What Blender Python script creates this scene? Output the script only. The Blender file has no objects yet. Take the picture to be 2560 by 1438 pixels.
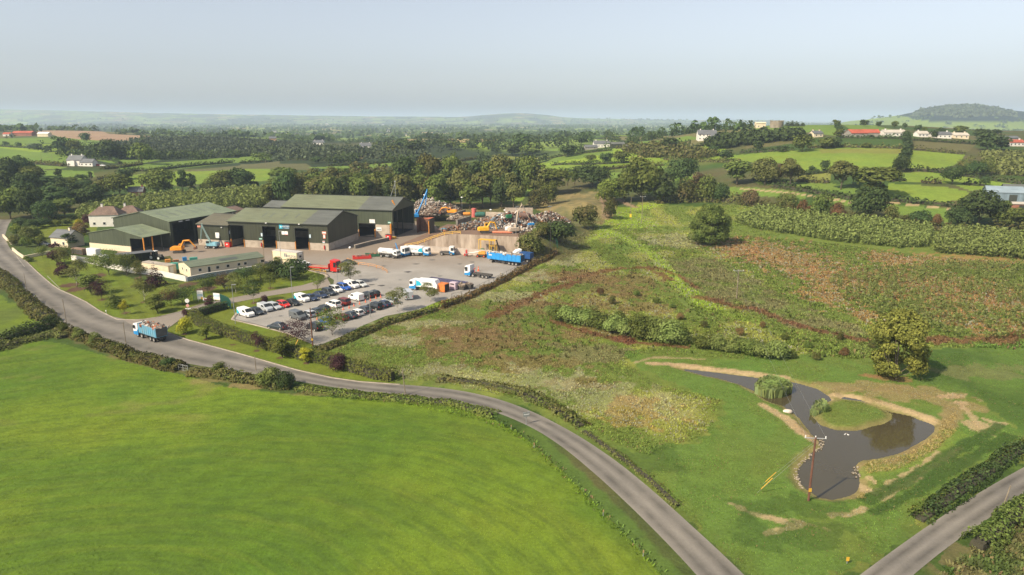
import bpy, bmesh, math, random
import numpy as np
from mathutils import Vector, Matrix

# ------------------------------------------------------------------ camera, world, sun, exposure
CAM_H = 45.0
FOC = 1707.0                       # focal length in pixels of the 2560 px wide photograph
PIT = math.atan(419 / FOC)
CP, SP = math.cos(PIT), math.sin(PIT)
scene = bpy.context.scene
cam_data = bpy.data.cameras.new('camera'); cam = bpy.data.objects.new('camera', cam_data)
scene.collection.objects.link(cam)
cam.location = (0, 0, CAM_H); cam.rotation_euler = (math.pi / 2 - PIT, 0, 0)
cam_data.sensor_width = 36; cam_data.lens = 36 * FOC / 2560
cam_data.clip_start = 0.5; cam_data.clip_end = 60000
scene.camera = cam
SUN_EL = math.radians(42)
SUN_H = Vector((-0.78, -0.63)).normalized()           # horizontal direction towards the sun
world = bpy.data.worlds.new('World'); scene.world = world; world.use_nodes = True
wn = world.node_tree.nodes; wl = world.node_tree.links
sky = wn.new('ShaderNodeTexSky'); sky.sky_type = 'NISHITA'; sky.sun_disc = False
sky.sun_elevation = SUN_EL; sky.sun_rotation = math.atan2(SUN_H.x, SUN_H.y)
sky.air_density = 1.0; sky.dust_density = 1.8; sky.ozone_density = 1.5; sky.altitude = 100
bg = wn['Background']; bg.inputs['Strength'].default_value = 0.112
hsv = wn.new('ShaderNodeHueSaturation'); hsv.inputs['Saturation'].default_value = .42; wl.new(sky.outputs[0], hsv.inputs['Color'])
tint = wn.new('ShaderNodeMix'); tint.data_type = 'RGBA'; tint.blend_type = 'MULTIPLY'; tint.inputs[0].default_value = 1; tint.inputs[7].default_value = (.95, .965, 1.0, 1)   # thin autumn haze
wl.new(hsv.outputs[0], tint.inputs[6]); wl.new(tint.outputs[2], bg.inputs['Color'])
sun_d = bpy.data.lights.new('sun', 'SUN'); sun_d.energy = 5.0; sun_d.angle = math.radians(0.6)
sun_d.color = (1.0, 0.87, 0.66)
sun = bpy.data.objects.new('sun', sun_d); scene.collection.objects.link(sun)
sd = Vector((SUN_H.x * math.cos(SUN_EL), SUN_H.y * math.cos(SUN_EL), math.sin(SUN_EL)))
sun.rotation_euler = sd.to_track_quat('Z', 'Y').to_euler()
scene.view_settings.view_transform = 'Standard'; scene.view_settings.look = 'None'
scene.view_settings.exposure = 0.53; scene.view_settings.gamma = 1.0
scene.cycles.max_bounces = 6; scene.cycles.diffuse_bounces = 3; scene.cycles.volume_bounces = 1
scene.cycles.transparent_max_bounces = 8; scene.cycles.use_denoising = True
scene.cycles.use_adaptive_sampling = True; scene.cycles.adaptive_threshold = 0.02
random.seed(5); rng = np.random.default_rng(5)
COL = scene.collection

# ------------------------------------------------------------------ numpy noise
def _h(ix, iy, s):
    n = (ix.astype(np.int64) * 374761393 + iy.astype(np.int64) * 668265263 + s * 982451653) & 0x7fffffff
    n = (n ^ (n >> 13)) * 1274126177 & 0x7fffffff
    return ((n ^ (n >> 16)) & 0xffff) / 65535.0
def vnoise(x, y, s=0):
    ix = np.floor(x); iy = np.floor(y); fx = x - ix; fy = y - iy
    fx = fx * fx * (3 - 2 * fx); fy = fy * fy * (3 - 2 * fy)
    a = _h(ix, iy, s); b = _h(ix + 1, iy, s); c = _h(ix, iy + 1, s); d = _h(ix + 1, iy + 1, s)
    return (a + (b - a) * fx) * (1 - fy) + (c + (d - c) * fx) * fy
def fbm(x, y, s=0, o=3):
    t = 0; a = 1; n = 0
    for k in range(o):
        t = t + a * vnoise(x * 2 ** k + 17 * k, y * 2 ** k - 9 * k, s + k); n += a; a *= .55
    return t / n
def sstep(a, b, x):
    t = np.clip((x - a) / (b - a), 0, 1); return t * t * (3 - 2 * t)

# ------------------------------------------------------------------ terrain height
YS = np.exp(np.linspace(math.log(10), math.log(60000), 420))
def zat(Y, py): return CAM_H - Y * math.tan(PIT + math.atan((py - 719) / FOC))
def prof(*e):                      # entries (Y, image row of the ground there) or (Y, None, z)
    ys = [e_[0] for e_ in e]; zs = [e_[2] if len(e_) > 2 else (0 if e_[1] == 0 else zat(e_[0], e_[1])) for e_ in e]
    return np.interp(YS, ys, zs)
FAR = lambda z, d=9000: ((2500, None, -40), (6300, None, -40), (9000, None, 45 + (z - 45) * 9 / (d / 1000 if d > 9000 else 13)), (10500, None, z * .45), (14000, None, -40), (60000, None, -40))
L0 = ((340, 0), (420, 470), (520, 417), (700, 377), (900, 348), (1050, 334), (1200, 324), (1500, None, 15), (2000, None, -35))
LR = ((2500, None, -20), (2900, None, -12))
PR = [
 (-1.5, L0 + FAR(150)), (-.90, L0 + FAR(190)), (-.73, L0 + FAR(255)), (-.60, L0 + FAR(215)),
 (-.45, ((350, 0), (430, 472), (550, 418), (700, 386), (900, 362), (1080, 343), (1250, 338), (1600, None, -5), (2000, None, -35)) + FAR(165)),
 (-.22, ((355, 0), (450, 455), (600, 411), (800, 376), (1000, 358), (1200, 351), (1600, None, -10)) + FAR(120)),
 (-.07, ((370, 0), (480, 446), (650, 401), (800, 373), (1000, 352), (1200, 347), (1600, None, -10)) + FAR(100, 12000)),
 (-.03, ((370, 0), (480, 446), (650, 401), (800, 373), (1000, 351), (1200, 346), (1600, None, -10)) + FAR(150, 12000)),
 (.00, ((370, 0), (480, 446), (650, 401), (800, 373), (1000, 350), (1200, 345), (1600, None, -10)) + FAR(172, 12000)),
 (.035, ((360, 0), (480, 446), (650, 401), (800, 373), (1000, 350), (1200, 345), (1600, None, -10)) + FAR(165, 12000)),
 (.08, ((350, 0), (450, 450), (560, 405), (700, 372), (900, 350), (1100, 343), (1600, None, -10)) + FAR(85, 12000)),
 (.16, ((330, 0), (400, 465), (500, 420), (620, 374), (800, 350), (1000, 338), (1500, None, -10)) + FAR(65)),
 (.27, ((290, 0), (330, 535), (400, 452), (500, 402), (600, 349), (700, 328), (850, None, 30), (1200, None, -10)) + FAR(45)),
 (.38, ((260, 0), (300, 535), (360, 464), (420, 416), (520, 361), (620, 326), (700, 313), (900, None, 26), (1500, None, -20)) + FAR(45)),
 (.47, ((245, 0), (285, 545), (340, 466), (420, 406), (520, 350), (600, 327), (720, 313), (900, None, 26), (1500, None, -20)) + LR + ((3500, 303), (4200, None, 0), (6000, None, -40), (60000, None, -40))),
 (.54, ((235, 0), (280, 550), (330, 468), (420, 401), (520, 345), (600, 329), (740, 314), (1000, None, 20), (1700, None, -30)) + LR + ((3500, 290), (4200, None, 20), (6000, None, -40), (60000, None, -40))),
 (.58, ((235, 0), (280, 550), (330, 468), (420, 401), (520, 345), (600, 329), (740, 316), (1000, None, 20), (1700, None, -30)) + LR + ((3000, 300), (3500, 276), (4200, None, 40), (6000, None, -40), (60000, None, -40))),
 (.64, ((233, 0), (280, 548), (330, 472), (420, 404), (520, 350), (620, 332), (750, 320), (1000, None, 20), (1700, None, -30)) + LR + ((3000, 297), (3500, 266), (4200, None, 60), (6000, None, -40), (60000, None, -40))),
 (.70, ((230, 0), (280, 546), (330, 478), (420, 408), (520, 357), (620, 337), (760, 325), (1000, None, 20), (1700, None, -30)) + LR + ((3000, 299), (3500, 272), (4200, None, 50), (6000, None, -40), (60000, None, -40))),
 (.76, ((230, 0), (280, 546), (330, 480), (420, 410), (520, 360), (620, 338), (760, 326), (1000, None, 20), (1700, None, -30)) + LR + ((3500, 285), (4200, None, 30), (6000, None, -40), (60000, None, -40))),
 (1.5, ((230, 0), (280, 546), (330, 480), (420, 410), (520, 360), (620, 338), (760, 326), (1000, None, 20), (1700, None, -30)) + LR + ((3500, 298), (4200, None, 0), (6000, None, -40), (60000, None, -40))),
]
TS = np.linspace(-1.5, 1.5, 301)
_raw = np.array([prof(*e) for _, e in PR]); _t = np.array([t for t, _ in PR])
TAB = np.array([[0.0] * len(YS)] * len(TS))
for j in range(len(YS)): TAB[:, j] = np.interp(TS, _t, _raw[:, j])
_k = np.array([1, 3, 4, 3, 1.]); _k /= _k.sum()
_T2 = TAB.copy()
for i in range(len(TS)): _T2[i] = np.convolve(np.pad(TAB[i], 2, 'edge'), _k, 'valid')
TAB = _T2.copy()
_kk = np.array([1, 2, 3, 2, 1.]); _kk /= _kk.sum()
for j in range(len(YS)): TAB[:, j] = np.convolve(np.pad(_T2[:, j], 2, 'edge'), _kk, 'valid')
def gz(px, py, z):                  # world point at height z seen at (px, py)
    u = (px - 1280) / FOC; v = (719 - py) / FOC
    t = (CAM_H - z) / (SP - v * CP); return np.array([u * t, (CP + v * SP) * t, z])
# pond outline, traced on the water level, then the island
WATER_Z = -0.4
_pond = [(1690, 921), (1740, 926), (1800, 933), (1870, 942), (1940, 951), (1990, 957), (2040, 972), (2072, 992), (2085, 1004), (2110, 992), (2150, 1000), (2180, 1012), (2230, 1030), (2280, 1042), (2335, 1064), (2330, 1085), (2300, 1105), (2260, 1130), (2210, 1144), (2155, 1152), (2142, 1165), (2150, 1190), (2150, 1218), (2132, 1240), (2085, 1250), (2045, 1244), (2010, 1222), (1990, 1200), (1993, 1175), (2010, 1150), (2035, 1132), (2052, 1120), (2050, 1105), (2025, 1082), (2012, 1062), (1985, 1035), (1955, 1015), (1920, 1005), (1885, 980), (1850, 963), (1800, 948), (1740, 934)]
_isle = [(2030, 1042), (2045, 1020), (2075, 1004), (2100, 998), (2150, 1004), (2200, 1018), (2232, 1034), (2230, 1050), (2190, 1065), (2140, 1077), (2095, 1076), (2055, 1064)]
_isle2 = [(1893, 985), (1900, 968), (1930, 958), (1965, 966), (1972, 982), (1950, 992), (1915, 994)]
POND = np.array([gz(a, b, WATER_Z)[:2] for a, b in _pond]); ISLE = np.array([gz(a, b, WATER_Z)[:2] for a, b in _isle])
ISLE2 = np.array([gz(a, b, WATER_Z)[:2] for a, b in _isle2])
def inpoly(x, y, P):
    r = np.zeros(np.shape(x), bool); m = (x > P[:, 0].min()) & (x < P[:, 0].max()) & (y > P[:, 1].min()) & (y < P[:, 1].max())
    if not np.any(m): return r
    xx = x[m]; yy = y[m]; c = np.zeros(xx.shape, bool); n = len(P)
    for i in range(n):
        x0, y0 = P[i]; x1, y1 = P[(i + 1) % n]
        if y0 == y1: continue
        k = (y0 > yy) != (y1 > yy)
        c ^= k & (xx < (x1 - x0) * (yy - y0) / (y1 - y0) + x0)
    r[m] = c; return r
def dline(x, y, P, closed=False):   # distance to a polyline
    d = np.full(np.shape(x), 1e9); n = len(P)
    for i in range(n if closed else n - 1):
        x0, y0 = P[i][:2]; x1, y1 = P[(i + 1) % n][:2]; dx, dy = x1 - x0, y1 - y0
        t = np.clip(((x - x0) * dx + (y - y0) * dy) / max(dx * dx + dy * dy, 1e-9), 0, 1)
        d = np.minimum(d, np.hypot(x - x0 - t * dx, y - y0 - t * dy))
    return d
def sdist(x, y, P):
    d = dline(x, y, P, True); return np.where(inpoly(x, y, P), -d, d)
_pb = (POND[:, 0].min() - 6, POND[:, 0].max() + 6, POND[:, 1].min() - 6, POND[:, 1].max() + 6)
MOUND = gz(1462, 525, 3)
TZ = 5.7; W0 = gz(1012, 622, 0); W1 = gz(1298, 636, 0); WD = (W1 - W0)[:2]; WL = float(np.linalg.norm(WD)); WD = WD / WL; WN = np.array([-WD[1], WD[0]])
def hgt(x, y):
    x = np.atleast_1d(np.asarray(x, float)); y = np.atleast_1d(np.asarray(y, float))
    Y = np.clip(y, 10.5, 59000); t = np.clip(x / Y, -1.49, 1.49)
    fi = (t + 1.5) / 3 * 300; i = np.floor(fi).astype(int); fi = fi - i
    fj = (np.log(Y) - math.log(10)) / (math.log(6000)) * 419; j = np.clip(np.floor(fj).astype(int), 0, 418); fj = fj - j
    z = (TAB[i, j] * (1 - fj) + TAB[i, j + 1] * fj) * (1 - fi) + (TAB[i + 1, j] * (1 - fj) + TAB[i + 1, j + 1] * fj) * fi
    # gentle swell away from the flat yard
    w = sstep(330, 600, Y); z = z + w * (fbm(x / 160., y / 160., 3, 2) - .5) * 5 * (1 + 1.2 * sstep(1500, 4000, Y))
    # broken dry mound beyond the scrap heaps
    r2 = ((x - MOUND[0]) / 15) ** 2 + ((y - MOUND[1] - 6) / 26) ** 2
    z = z + 5.5 * np.exp(-r2) * (.85 + .3 * fbm(x / 6, y / 6, 8, 2))
    s = ((x - W0[0]) * WD[0] + (y - W0[1]) * WD[1]) / WL; q = (x - W0[0]) * WN[0] + (y - W0[1]) * WN[1]     # bank beside the raised scrap yard
    z = np.maximum(z, (TZ + .12) * sstep(1.0, 1.035, s) * (1 - sstep(1.10, 1.42, s)) * sstep(-6.5, .5, q) * (1 - sstep(42, 72, q)) - .01)
    m = (x > _pb[0]) & (x < _pb[1]) & (y > _pb[2]) & (y < _pb[3])
    if np.any(m):
        xx, yy = x[m], y[m]
        jx = xx + (fbm(xx / 2.2, yy / 2.2, 31, 2) - .5) * 1.0
        d = np.maximum(sdist(jx, yy, POND), np.maximum(-sdist(jx, yy, ISLE), -sdist(jx, yy, ISLE2)))
        z[m] = z[m] + np.where(d > 0, -.4 * (1 - sstep(0, 1.5, d)), -.4 - .7 * sstep(0, 1.5, -d))
    return z
def G(px, py, z=None):              # the ground point seen at photograph pixel (px, py)
    if z is not None: return gz(px, py, z)
    u = (px - 1280) / FOC; v = (719 - py) / FOC
    dy = CP + v * SP; dz = -SP + v * CP
    Y = np.exp(np.linspace(math.log(12), math.log(30000), 900)); t = Y / dy
    g = hgt(u * t, Y) - (CAM_H + dz * t); k = np.where(g >= 0)[0]
    if len(k) == 0: k = [int(np.argmax(g))]
    k = max(k[0], 1); a, b = t[k - 1], t[k]
    for _ in range(18):
        m = (a + b) / 2
        if hgt(u * m, dy * m)[0] >= CAM_H + dz * m: b = m
        else: a = m
    return np.array([u * b, dy * b, CAM_H + dz * b])
def GL(pts, z=None): return [G(a, b, z) for a, b in pts]
def hz(g, py):                      # height at which the vertical through g crosses image row py
    v = (719 - py) / FOC; return CAM_H + (v * g[1] * CP - g[1] * SP) / (CP + v * SP)

# ------------------------------------------------------------------ materials
MATS = {}
def nodes(name):
    m = bpy.data.materials.new(name); m.use_nodes = True; nt = m.node_tree
    return m, nt, nt.nodes['Principled BSDF']
def N(nt, t, **kw):
    n = nt.nodes.new(t)
    for k, v in kw.items():
        if k in n.inputs.keys(): n.inputs[k].default_value = v
        else: setattr(n, k, v)
    return n
def mat(name, c, rough=.6, var=.15, scale=1.5, metal=0., c2=None, bump=0., spec=None, stretch=None):
    """plain surface: a colour that drifts to a second one over two scales of noise"""
    if name in MATS: return MATS[name]
    m, nt, b = nodes(name); L = nt.links.new
    tc = N(nt, 'ShaderNodeTexCoord'); mp = N(nt, 'ShaderNodeMapping'); L(tc.outputs['Object'], mp.inputs[0])
    if stretch: mp.inputs['Scale'].default_value = stretch
    n1 = N(nt, 'ShaderNodeTexNoise', Scale=scale, Detail=5.0); L(mp.outputs[0], n1.inputs['Vector'])
    n2 = N(nt, 'ShaderNodeTexNoise', Scale=scale * .17, Detail=3.0); L(mp.outputs[0], n2.inputs['Vector'])
    mx = N(nt, 'ShaderNodeMath', operation='ADD'); L(n1.outputs[0], mx.inputs[0]); L(n2.outputs[0], mx.inputs[1])
    mr = N(nt, 'ShaderNodeMapRange'); mr.inputs[1].default_value = .7; mr.inputs[2].default_value = 1.3; L(mx.outputs[0], mr.inputs[0])
    mix = N(nt, 'ShaderNodeMix', data_type='RGBA'); L(mr.outputs[0], mix.inputs[0])
    c2 = c2 or tuple(v * (1 - 2 * var) for v in c); c1 = tuple(min(1, v * (1 + var)) for v in c)
    mix.inputs[6].default_value = (*c1, 1); mix.inputs[7].default_value = (*c2, 1)
    L(mix.outputs[2], b.inputs['Base Color']); b.inputs['Roughness'].default_value = rough; b.inputs['Metallic'].default_value = metal
    if spec is not None: b.inputs['Specular IOR Level'].default_value = spec
    if bump:
        bp = N(nt, 'ShaderNodeBump', Strength=bump, Distance=.05); L(n1.outputs[0], bp.inputs['Height']); L(bp.outputs[0], b.inputs['Normal'])
    MATS[name] = m; return m
def leafmat(name, c, c2, var=.35):
    if name in MATS: return MATS[name]
    m, nt, b = nodes(name); L = nt.links.new
    tc = N(nt, 'ShaderNodeTexCoord'); n1 = N(nt, 'ShaderNodeTexNoise', Scale=.55, Detail=4.0); L(tc.outputs['Object'], n1.inputs['Vector'])
    oi = N(nt, 'ShaderNodeObjectInfo')
    mr = N(nt, 'ShaderNodeMapRange'); mr.inputs[1].default_value = .3; mr.inputs[2].default_value = .7; L(n1.outputs[0], mr.inputs[0])
    mix = N(nt, 'ShaderNodeMix', data_type='RGBA'); L(mr.outputs[0], mix.inputs[0])
    mix.inputs[6].default_value = (*c, 1); mix.inputs[7].default_value = (*c2, 1)
    geo = N(nt, 'ShaderNodeNewGeometry')
    a1 = N(nt, 'ShaderNodeMath', operation='MULTIPLY_ADD'); a1.inputs[1].default_value = .5; a1.inputs[2].default_value = .75; L(oi.outputs['Random'], a1.inputs[0])
    a2 = N(nt, 'ShaderNodeMath', operation='MULTIPLY_ADD'); a2.inputs[1].default_value = .7; a2.inputs[2].default_value = .65; L(geo.outputs['Random Per Island'], a2.inputs[0])
    a3 = N(nt, 'ShaderNodeMath', operation='MULTIPLY'); L(a1.outputs[0], a3.inputs[0]); L(a2.outputs[0], a3.inputs[1])
    hs = N(nt, 'ShaderNodeHueSaturation'); L(mix.outputs[2], hs.inputs['Color']); L(a3.outputs[0], hs.inputs['Value'])
    a4 = N(nt, 'ShaderNodeMath', operation='MULTIPLY_ADD'); a4.inputs[1].default_value = .03; a4.inputs[2].default_value = .485; L(oi.outputs['Random'], a4.inputs[0]); L(a4.outputs[0], hs.inputs['Hue'])
    L(hs.outputs[0], b.inputs['Base Color']); b.inputs['Roughness'].default_value = .8; b.inputs['Specular IOR Level'].default_value = .06
    tr = N(nt, 'ShaderNodeBsdfTranslucent'); L(hs.outputs[0], tr.inputs[0])
    ms = N(nt, 'ShaderNodeMixShader'); ms.inputs[0].default_value = .25; L(b.outputs[0], ms.inputs[1]); L(tr.outputs[0], ms.inputs[2])
    L(ms.outputs[0], nt.nodes['Material Output'].inputs[0]); MATS[name] = m; return m
def colmat(name, trans=.2, rough=.75):   # colour from the mesh's own colour attribute, broken up by noise
    if name in MATS: return MATS[name]
    m, nt, b = nodes(name); L = nt.links.new
    at = N(nt, 'ShaderNodeAttribute'); at.attribute_name = 'Col'
    tc = N(nt, 'ShaderNodeTexCoord'); n1 = N(nt, 'ShaderNodeTexNoise', Scale=.8, Detail=4.0); L(tc.outputs['Object'], n1.inputs['Vector'])
    a2 = N(nt, 'ShaderNodeMath', operation='MULTIPLY_ADD'); a2.inputs[1].default_value = .8; a2.inputs[2].default_value = .6; L(n1.outputs[0], a2.inputs[0])
    hs = N(nt, 'ShaderNodeHueSaturation'); L(at.outputs['Color'], hs.inputs['Color']); L(a2.outputs[0], hs.inputs['Value'])
    L(hs.outputs[0], b.inputs['Base Color']); b.inputs['Roughness'].default_value = rough; b.inputs['Specular IOR Level'].default_value = .2
    if trans:
        tr = N(nt, 'ShaderNodeBsdfTranslucent'); L(hs.outputs[0], tr.inputs[0])
        ms = N(nt, 'ShaderNodeMixShader'); ms.inputs[0].default_value = trans; L(b.outputs[0], ms.inputs[1]); L(tr.outputs[0], ms.inputs[2])
        L(ms.outputs[0], nt.nodes['Material Output'].inputs[0])
    MATS[name] = m; return m

# ------------------------------------------------------------------ objects
def tag(o, label=None, cat=None, group=None, kind=None):
    if label: o['label'] = label
    if cat: o['category'] = cat
    if group: o['group'] = group
    if kind: o['kind'] = kind
    return o
def thing(name, label, cat, loc=(0, 0, 0), rz=0, group=None):
    o = bpy.data.objects.new(name, None); COL.objects.link(o); o.location = [float(v) for v in loc]; o.rotation_euler = (0, 0, rz)
    o.empty_display_size = .5; return tag(o, label, cat, group)
def arrmesh(name, V, F, m, parent=None, colors=None, smooth=False):
    V = np.asarray(V, np.float32); F = np.asarray(F, np.int32); k = F.shape[1]
    me = bpy.data.meshes.new(name); me.vertices.add(len(V)); me.vertices.foreach_set('co', V.ravel())
    me.loops.add(F.size); me.loops.foreach_set('vertex_index', F.ravel())
    me.polygons.add(len(F)); me.polygons.foreach_set('loop_start', np.arange(0, F.size, k, dtype=np.int32))
    me.polygons.foreach_set('loop_total', np.full(len(F), k, np.int32))
    if smooth: me.polygons.foreach_set('use_smooth', np.ones(len(F), bool))
    me.update(calc_edges=True)
    if colors is not None:
        a = me.color_attributes.new('Col', 'FLOAT_COLOR', 'POINT'); c = np.ones((len(V), 4), np.float32); c[:, :3] = colors
        a.data.foreach_set('color', c.ravel())
    me.materials.append(m); o = bpy.data.objects.new(name, me); COL.objects.link(o); o.parent = parent; return o
class MB:
    """collects boxes, prisms, tubes and lofts and links them as ONE mesh object; every shape may carry its own material"""
    def __init__(s): s.v = []; s.f = []; s.mi = []; s.m = []
    def _m(s, m):
        if m not in s.m: s.m.append(m)
        return s.m.index(m)
    def add(s, V, F, m=None):
        n = len(s.v); s.v += [tuple(float(c) for c in p) for p in V]; k = s._m(m)
        for f in F: s.f.append([n + i for i in f]); s.mi.append(k)
        return s
    def box(s, x0, x1, y0, y1, z0, z1, m=None, tx=0, ty=0):
        V = [(x0, y0, z0), (x1, y0, z0), (x1, y1, z0), (x0, y1, z0), (x0 + tx, y0 + ty, z1), (x1 - tx, y0 + ty, z1), (x1 - tx, y1 - ty, z1), (x0 + tx, y1 - ty, z1)]
        return s.add(V, [(3, 2, 1, 0), (4, 5, 6, 7), (0, 1, 5, 4), (1, 2, 6, 5), (2, 3, 7, 6), (3, 0, 4, 7)], m)
    def prism(s, P, z0, z1, m=None):                     # polygon in plan
        n = len(P); V = [(p[0], p[1], z0) for p in P] + [(p[0], p[1], z1) for p in P]
        return s.add(V, [list(range(n))[::-1], list(range(n, 2 * n))] + [(i, (i + 1) % n, n + (i + 1) % n, n + i) for i in range(n)], m)
    def side(s, P, y0, y1, m=None):                      # polygon in the xz plane pushed along y
        n = len(P); V = [(p[0], y0, p[1]) for p in P] + [(p[0], y1, p[1]) for p in P]
        return s.add(V, [list(range(n)), list(range(n, 2 * n))[::-1]] + [((i + 1) % n, i, n + i, n + (i + 1) % n) for i in range(n)], m)
    def loft(s, S, m=None, cap=True):                    # list of equal rings of points
        n = len(S[0]); V = [p for r in S for p in r]; F = []
        for k in range(len(S) - 1):
            for i in range(n): F.append((k * n + i, k * n + (i + 1) % n, (k + 1) * n + (i + 1) % n, (k + 1) * n + i))
        if cap: F += [list(range(n))[::-1], [(len(S) - 1) * n + i for i in range(n)]]
        return s.add(V, F, m)
    def tube(s, P, r, m=None, n=6, r1=None):
        P = [Vector([float(c) for c in p]) for p in P]; S = []
        for i, p in enumerate(P):
            d = (P[min(i + 1, len(P) - 1)] - P[max(i - 1, 0)]).normalized()
            a = d.cross(Vector((0, 0, 1)) if abs(d.z) < .95 else Vector((1, 0, 0))).normalized(); b = d.cross(a)
            rr = r if r1 is None else r + (r1 - r) * i / (len(P) - 1)
            S.append([p + a * rr * math.cos(2 * math.pi * k / n) + b * rr * math.sin(2 * math.pi * k / n) for k in range(n)])
        return s.loft(S, m)
    def cyl(s, c, r, h, m=None, n=12, axis='z', r1=None):
        c = Vector(c); d = {'x': Vector((1, 0, 0)), 'y': Vector((0, 1, 0)), 'z': Vector((0, 0, 1))}[axis]
        return s.tube([c, c + d * h], r, m, n, r1)
    def build(s, name, m=None, parent=None, smooth=False, bevel=0):
        me = bpy.data.meshes.new(name); me.from_pydata(s.v, [], s.f)
        for q in s.m: me.materials.append(q or m)
        me.polygons.foreach_set('material_index', s.mi)
        if smooth: me.polygons.foreach_set('use_smooth', [True] * len(s.f))
        me.update()
        b = bmesh.new(); b.from_mesh(me); bmesh.ops.recalc_face_normals(b, faces=b.faces)
        if bevel: bmesh.ops.bevel(b, geom=[e for e in b.edges if e.is_manifold and e.calc_face_angle(0) > .5], offset=bevel, segments=1, affect='EDGES', clamp_overlap=True)
        b.to_mesh(me); b.free()
        o = bpy.data.objects.new(name, me); COL.objects.link(o); o.parent = parent; return o
def copy_tree(o, parent=None):
    c = o.copy(); COL.objects.link(c); c.parent = parent
    for ch in list(o.children): copy_tree(ch, c)
    return c

# ------------------------------------------------------------------ outlines traced on the ground
def xy(pts, z=None): return np.array([G(a, b, z)[:2] for a, b in pts])
ROAD_R = [(29, 548), (20, 565), (12, 590), (22, 618), (44, 640), (62, 650), (95, 682), (130, 712), (150, 725), (180, 738), (215, 755), (250, 778), (293, 799), (351, 801), (410, 830), (470, 850), (600, 885), (740, 925), (830, 945), (900, 955), (1000, 962), (1100, 968), (1200, 984), (1300, 1014), (1400, 1062), (1500, 1122), (1600, 1198), (1700, 1288), (1800, 1380), (1850, 1425), (1900, 1475), (1960, 1540)]
ROAD_L = [(-30, 548), (-60, 565), (-60, 600), (-40, 630), (-10, 660), (10, 680), (39, 710), (72, 741), (117, 778), (152, 806), (187, 826), (225, 840), (273, 858), (332, 880), (430, 903), (500, 915), (640, 936), (733, 951), (826, 969), (947, 983), (1100, 998), (1200, 1016), (1300, 1052), (1380, 1096), (1460, 1160), (1560, 1250), (1640, 1330), (1720, 1412), (1790, 1490), (1900, 1640)]
SIDE_U = [(2800, 1045), (2700, 1095), (2560, 1168), (2500, 1201), (2400, 1261), (2300, 1328), (2200, 1400), (2140, 1445), (2040, 1520), (1940, 1620)]
SIDE_L = [(2800, 1085), (2700, 1145), (2560, 1236), (2480, 1291), (2400, 1345), (2330, 1396), (2280, 1440), (2180, 1530), (2080, 1640)]
DRIVE_U = [(300, 798), (351, 799), (391, 794), (449, 780), (500, 762), (568, 748), (654, 732), (751, 715), (795, 702), (815, 688)]
DRIVE_L = [(380, 850), (422, 815), (465, 792), (500, 777), (576, 759), (673, 740), (735, 731), (795, 722), (835, 716)]
YARD = [(425, 640), (330, 652), (290, 645), (300, 600), (440, 560), (560, 556), (700, 520), (890, 548), (1000, 548), (1085, 560), (1120, 600), (1300, 634), (1345, 650), (1300, 676), (1240, 705), (1170, 740), (1100, 752), (1045, 775), (965, 790), (905, 815), (852, 842), (792, 866), (722, 834), (581, 799), (594, 783), (660, 764), (735, 748), (795, 730), (833, 716), (835, 700), (815, 688), (778, 676), (742, 670), (690, 676), (655, 664), (480, 700)]
FIELD = [(-900, 980), (-300, 900), (0, 868), (80, 850), (150, 858), (330, 908), (460, 938), (560, 966), (720, 985), (860, 996), (1000, 1004), (1130, 1016), (1230, 1046), (1310, 1092), (1400, 1172), (1480, 1252), (1570, 1345), (1650, 1432), (1740, 1540), (1850, 1700), (1900, 2400), (-2600, 2400), (-2500, 1300)]
LAWN1 = [(60, 640), (140, 622), (185, 640), (340, 700), (455, 705), (560, 690), (690, 672), (790, 676), (812, 690), (790, 708), (568, 750), (449, 781), (391, 795), (345, 800), (293, 799), (250, 778), (180, 738), (130, 712)]
LAWN2 = [(505, 778), (576, 759), (673, 740), (833, 716), (735, 750), (600, 778), (585, 799), (722, 834), (788, 862), (745, 885), (620, 845), (492, 808)]
LAWN3 = [(425, 818), (470, 800), (520, 812), (620, 850), (740, 893), (850, 925), (960, 948), (1000, 962), (900, 955), (740, 925), (600, 885), (470, 850), (412, 830)]
GARDEN = [(60, 560), (130, 548), (250, 552), (240, 580), (180, 600), (120, 600), (70, 602)]
xROAD = np.vstack([xy(ROAD_R, 0), xy(ROAD_L, 0)[::-1]])
xFIELD = xy(FIELD, 0)

# ------------------------------------------------------------------ the ground sheet
def _rows():
    a = np.concatenate([np.linspace(math.atan(45 / 8.), math.radians(38), 120)[:-1], np.linspace(math.radians(38), math.atan(45 / 250.), 300)[:-1]])
    y1 = 45 / np.tan(a); y2 = np.arange(250, 1250, 3.2); y3 = 1250 * 1.0125 ** np.arange(0, 260); y3 = y3[y3 < 26000]
    return np.concatenate([y1, y2, y3])
RY = _rows()
CT = np.concatenate([np.linspace(-1.48, -.92, 60)[:-1], np.linspace(-.92, .92, 1000), np.linspace(.92, 1.48, 60)[1:]])
GX = (RY[:, None] * CT[None, :]).ravel(); GY = np.repeat(RY, len(CT)); GZ = hgt(GX, GY)
C = np.zeros((len(GX), 3))
def wcol(c): return np.array(c)
K = dict(bright=(.108, .150, .017), mid=(.082, .112, .024), deep=(.046, .080, .017), yell=(.17, .18, .04), olive=(.105, .098, .040), brown=(.125, .085, .045), rust=(.22, .115, .055),
         tan=(.34, .25, .14), dirt=(.28, .19, .12), pale=(.21, .20, .115), wood=(.030, .044, .018), lawn=(.115, .140, .020), dry=(.21, .165, .07), wet=(.072, .118, .024), redd=(.10, .045, .028), heath=(.105, .105, .046), mulch=(.09, .05, .035))
K = {k: np.array(v) for k, v in K.items()}
C[:] = K['mid']
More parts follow.
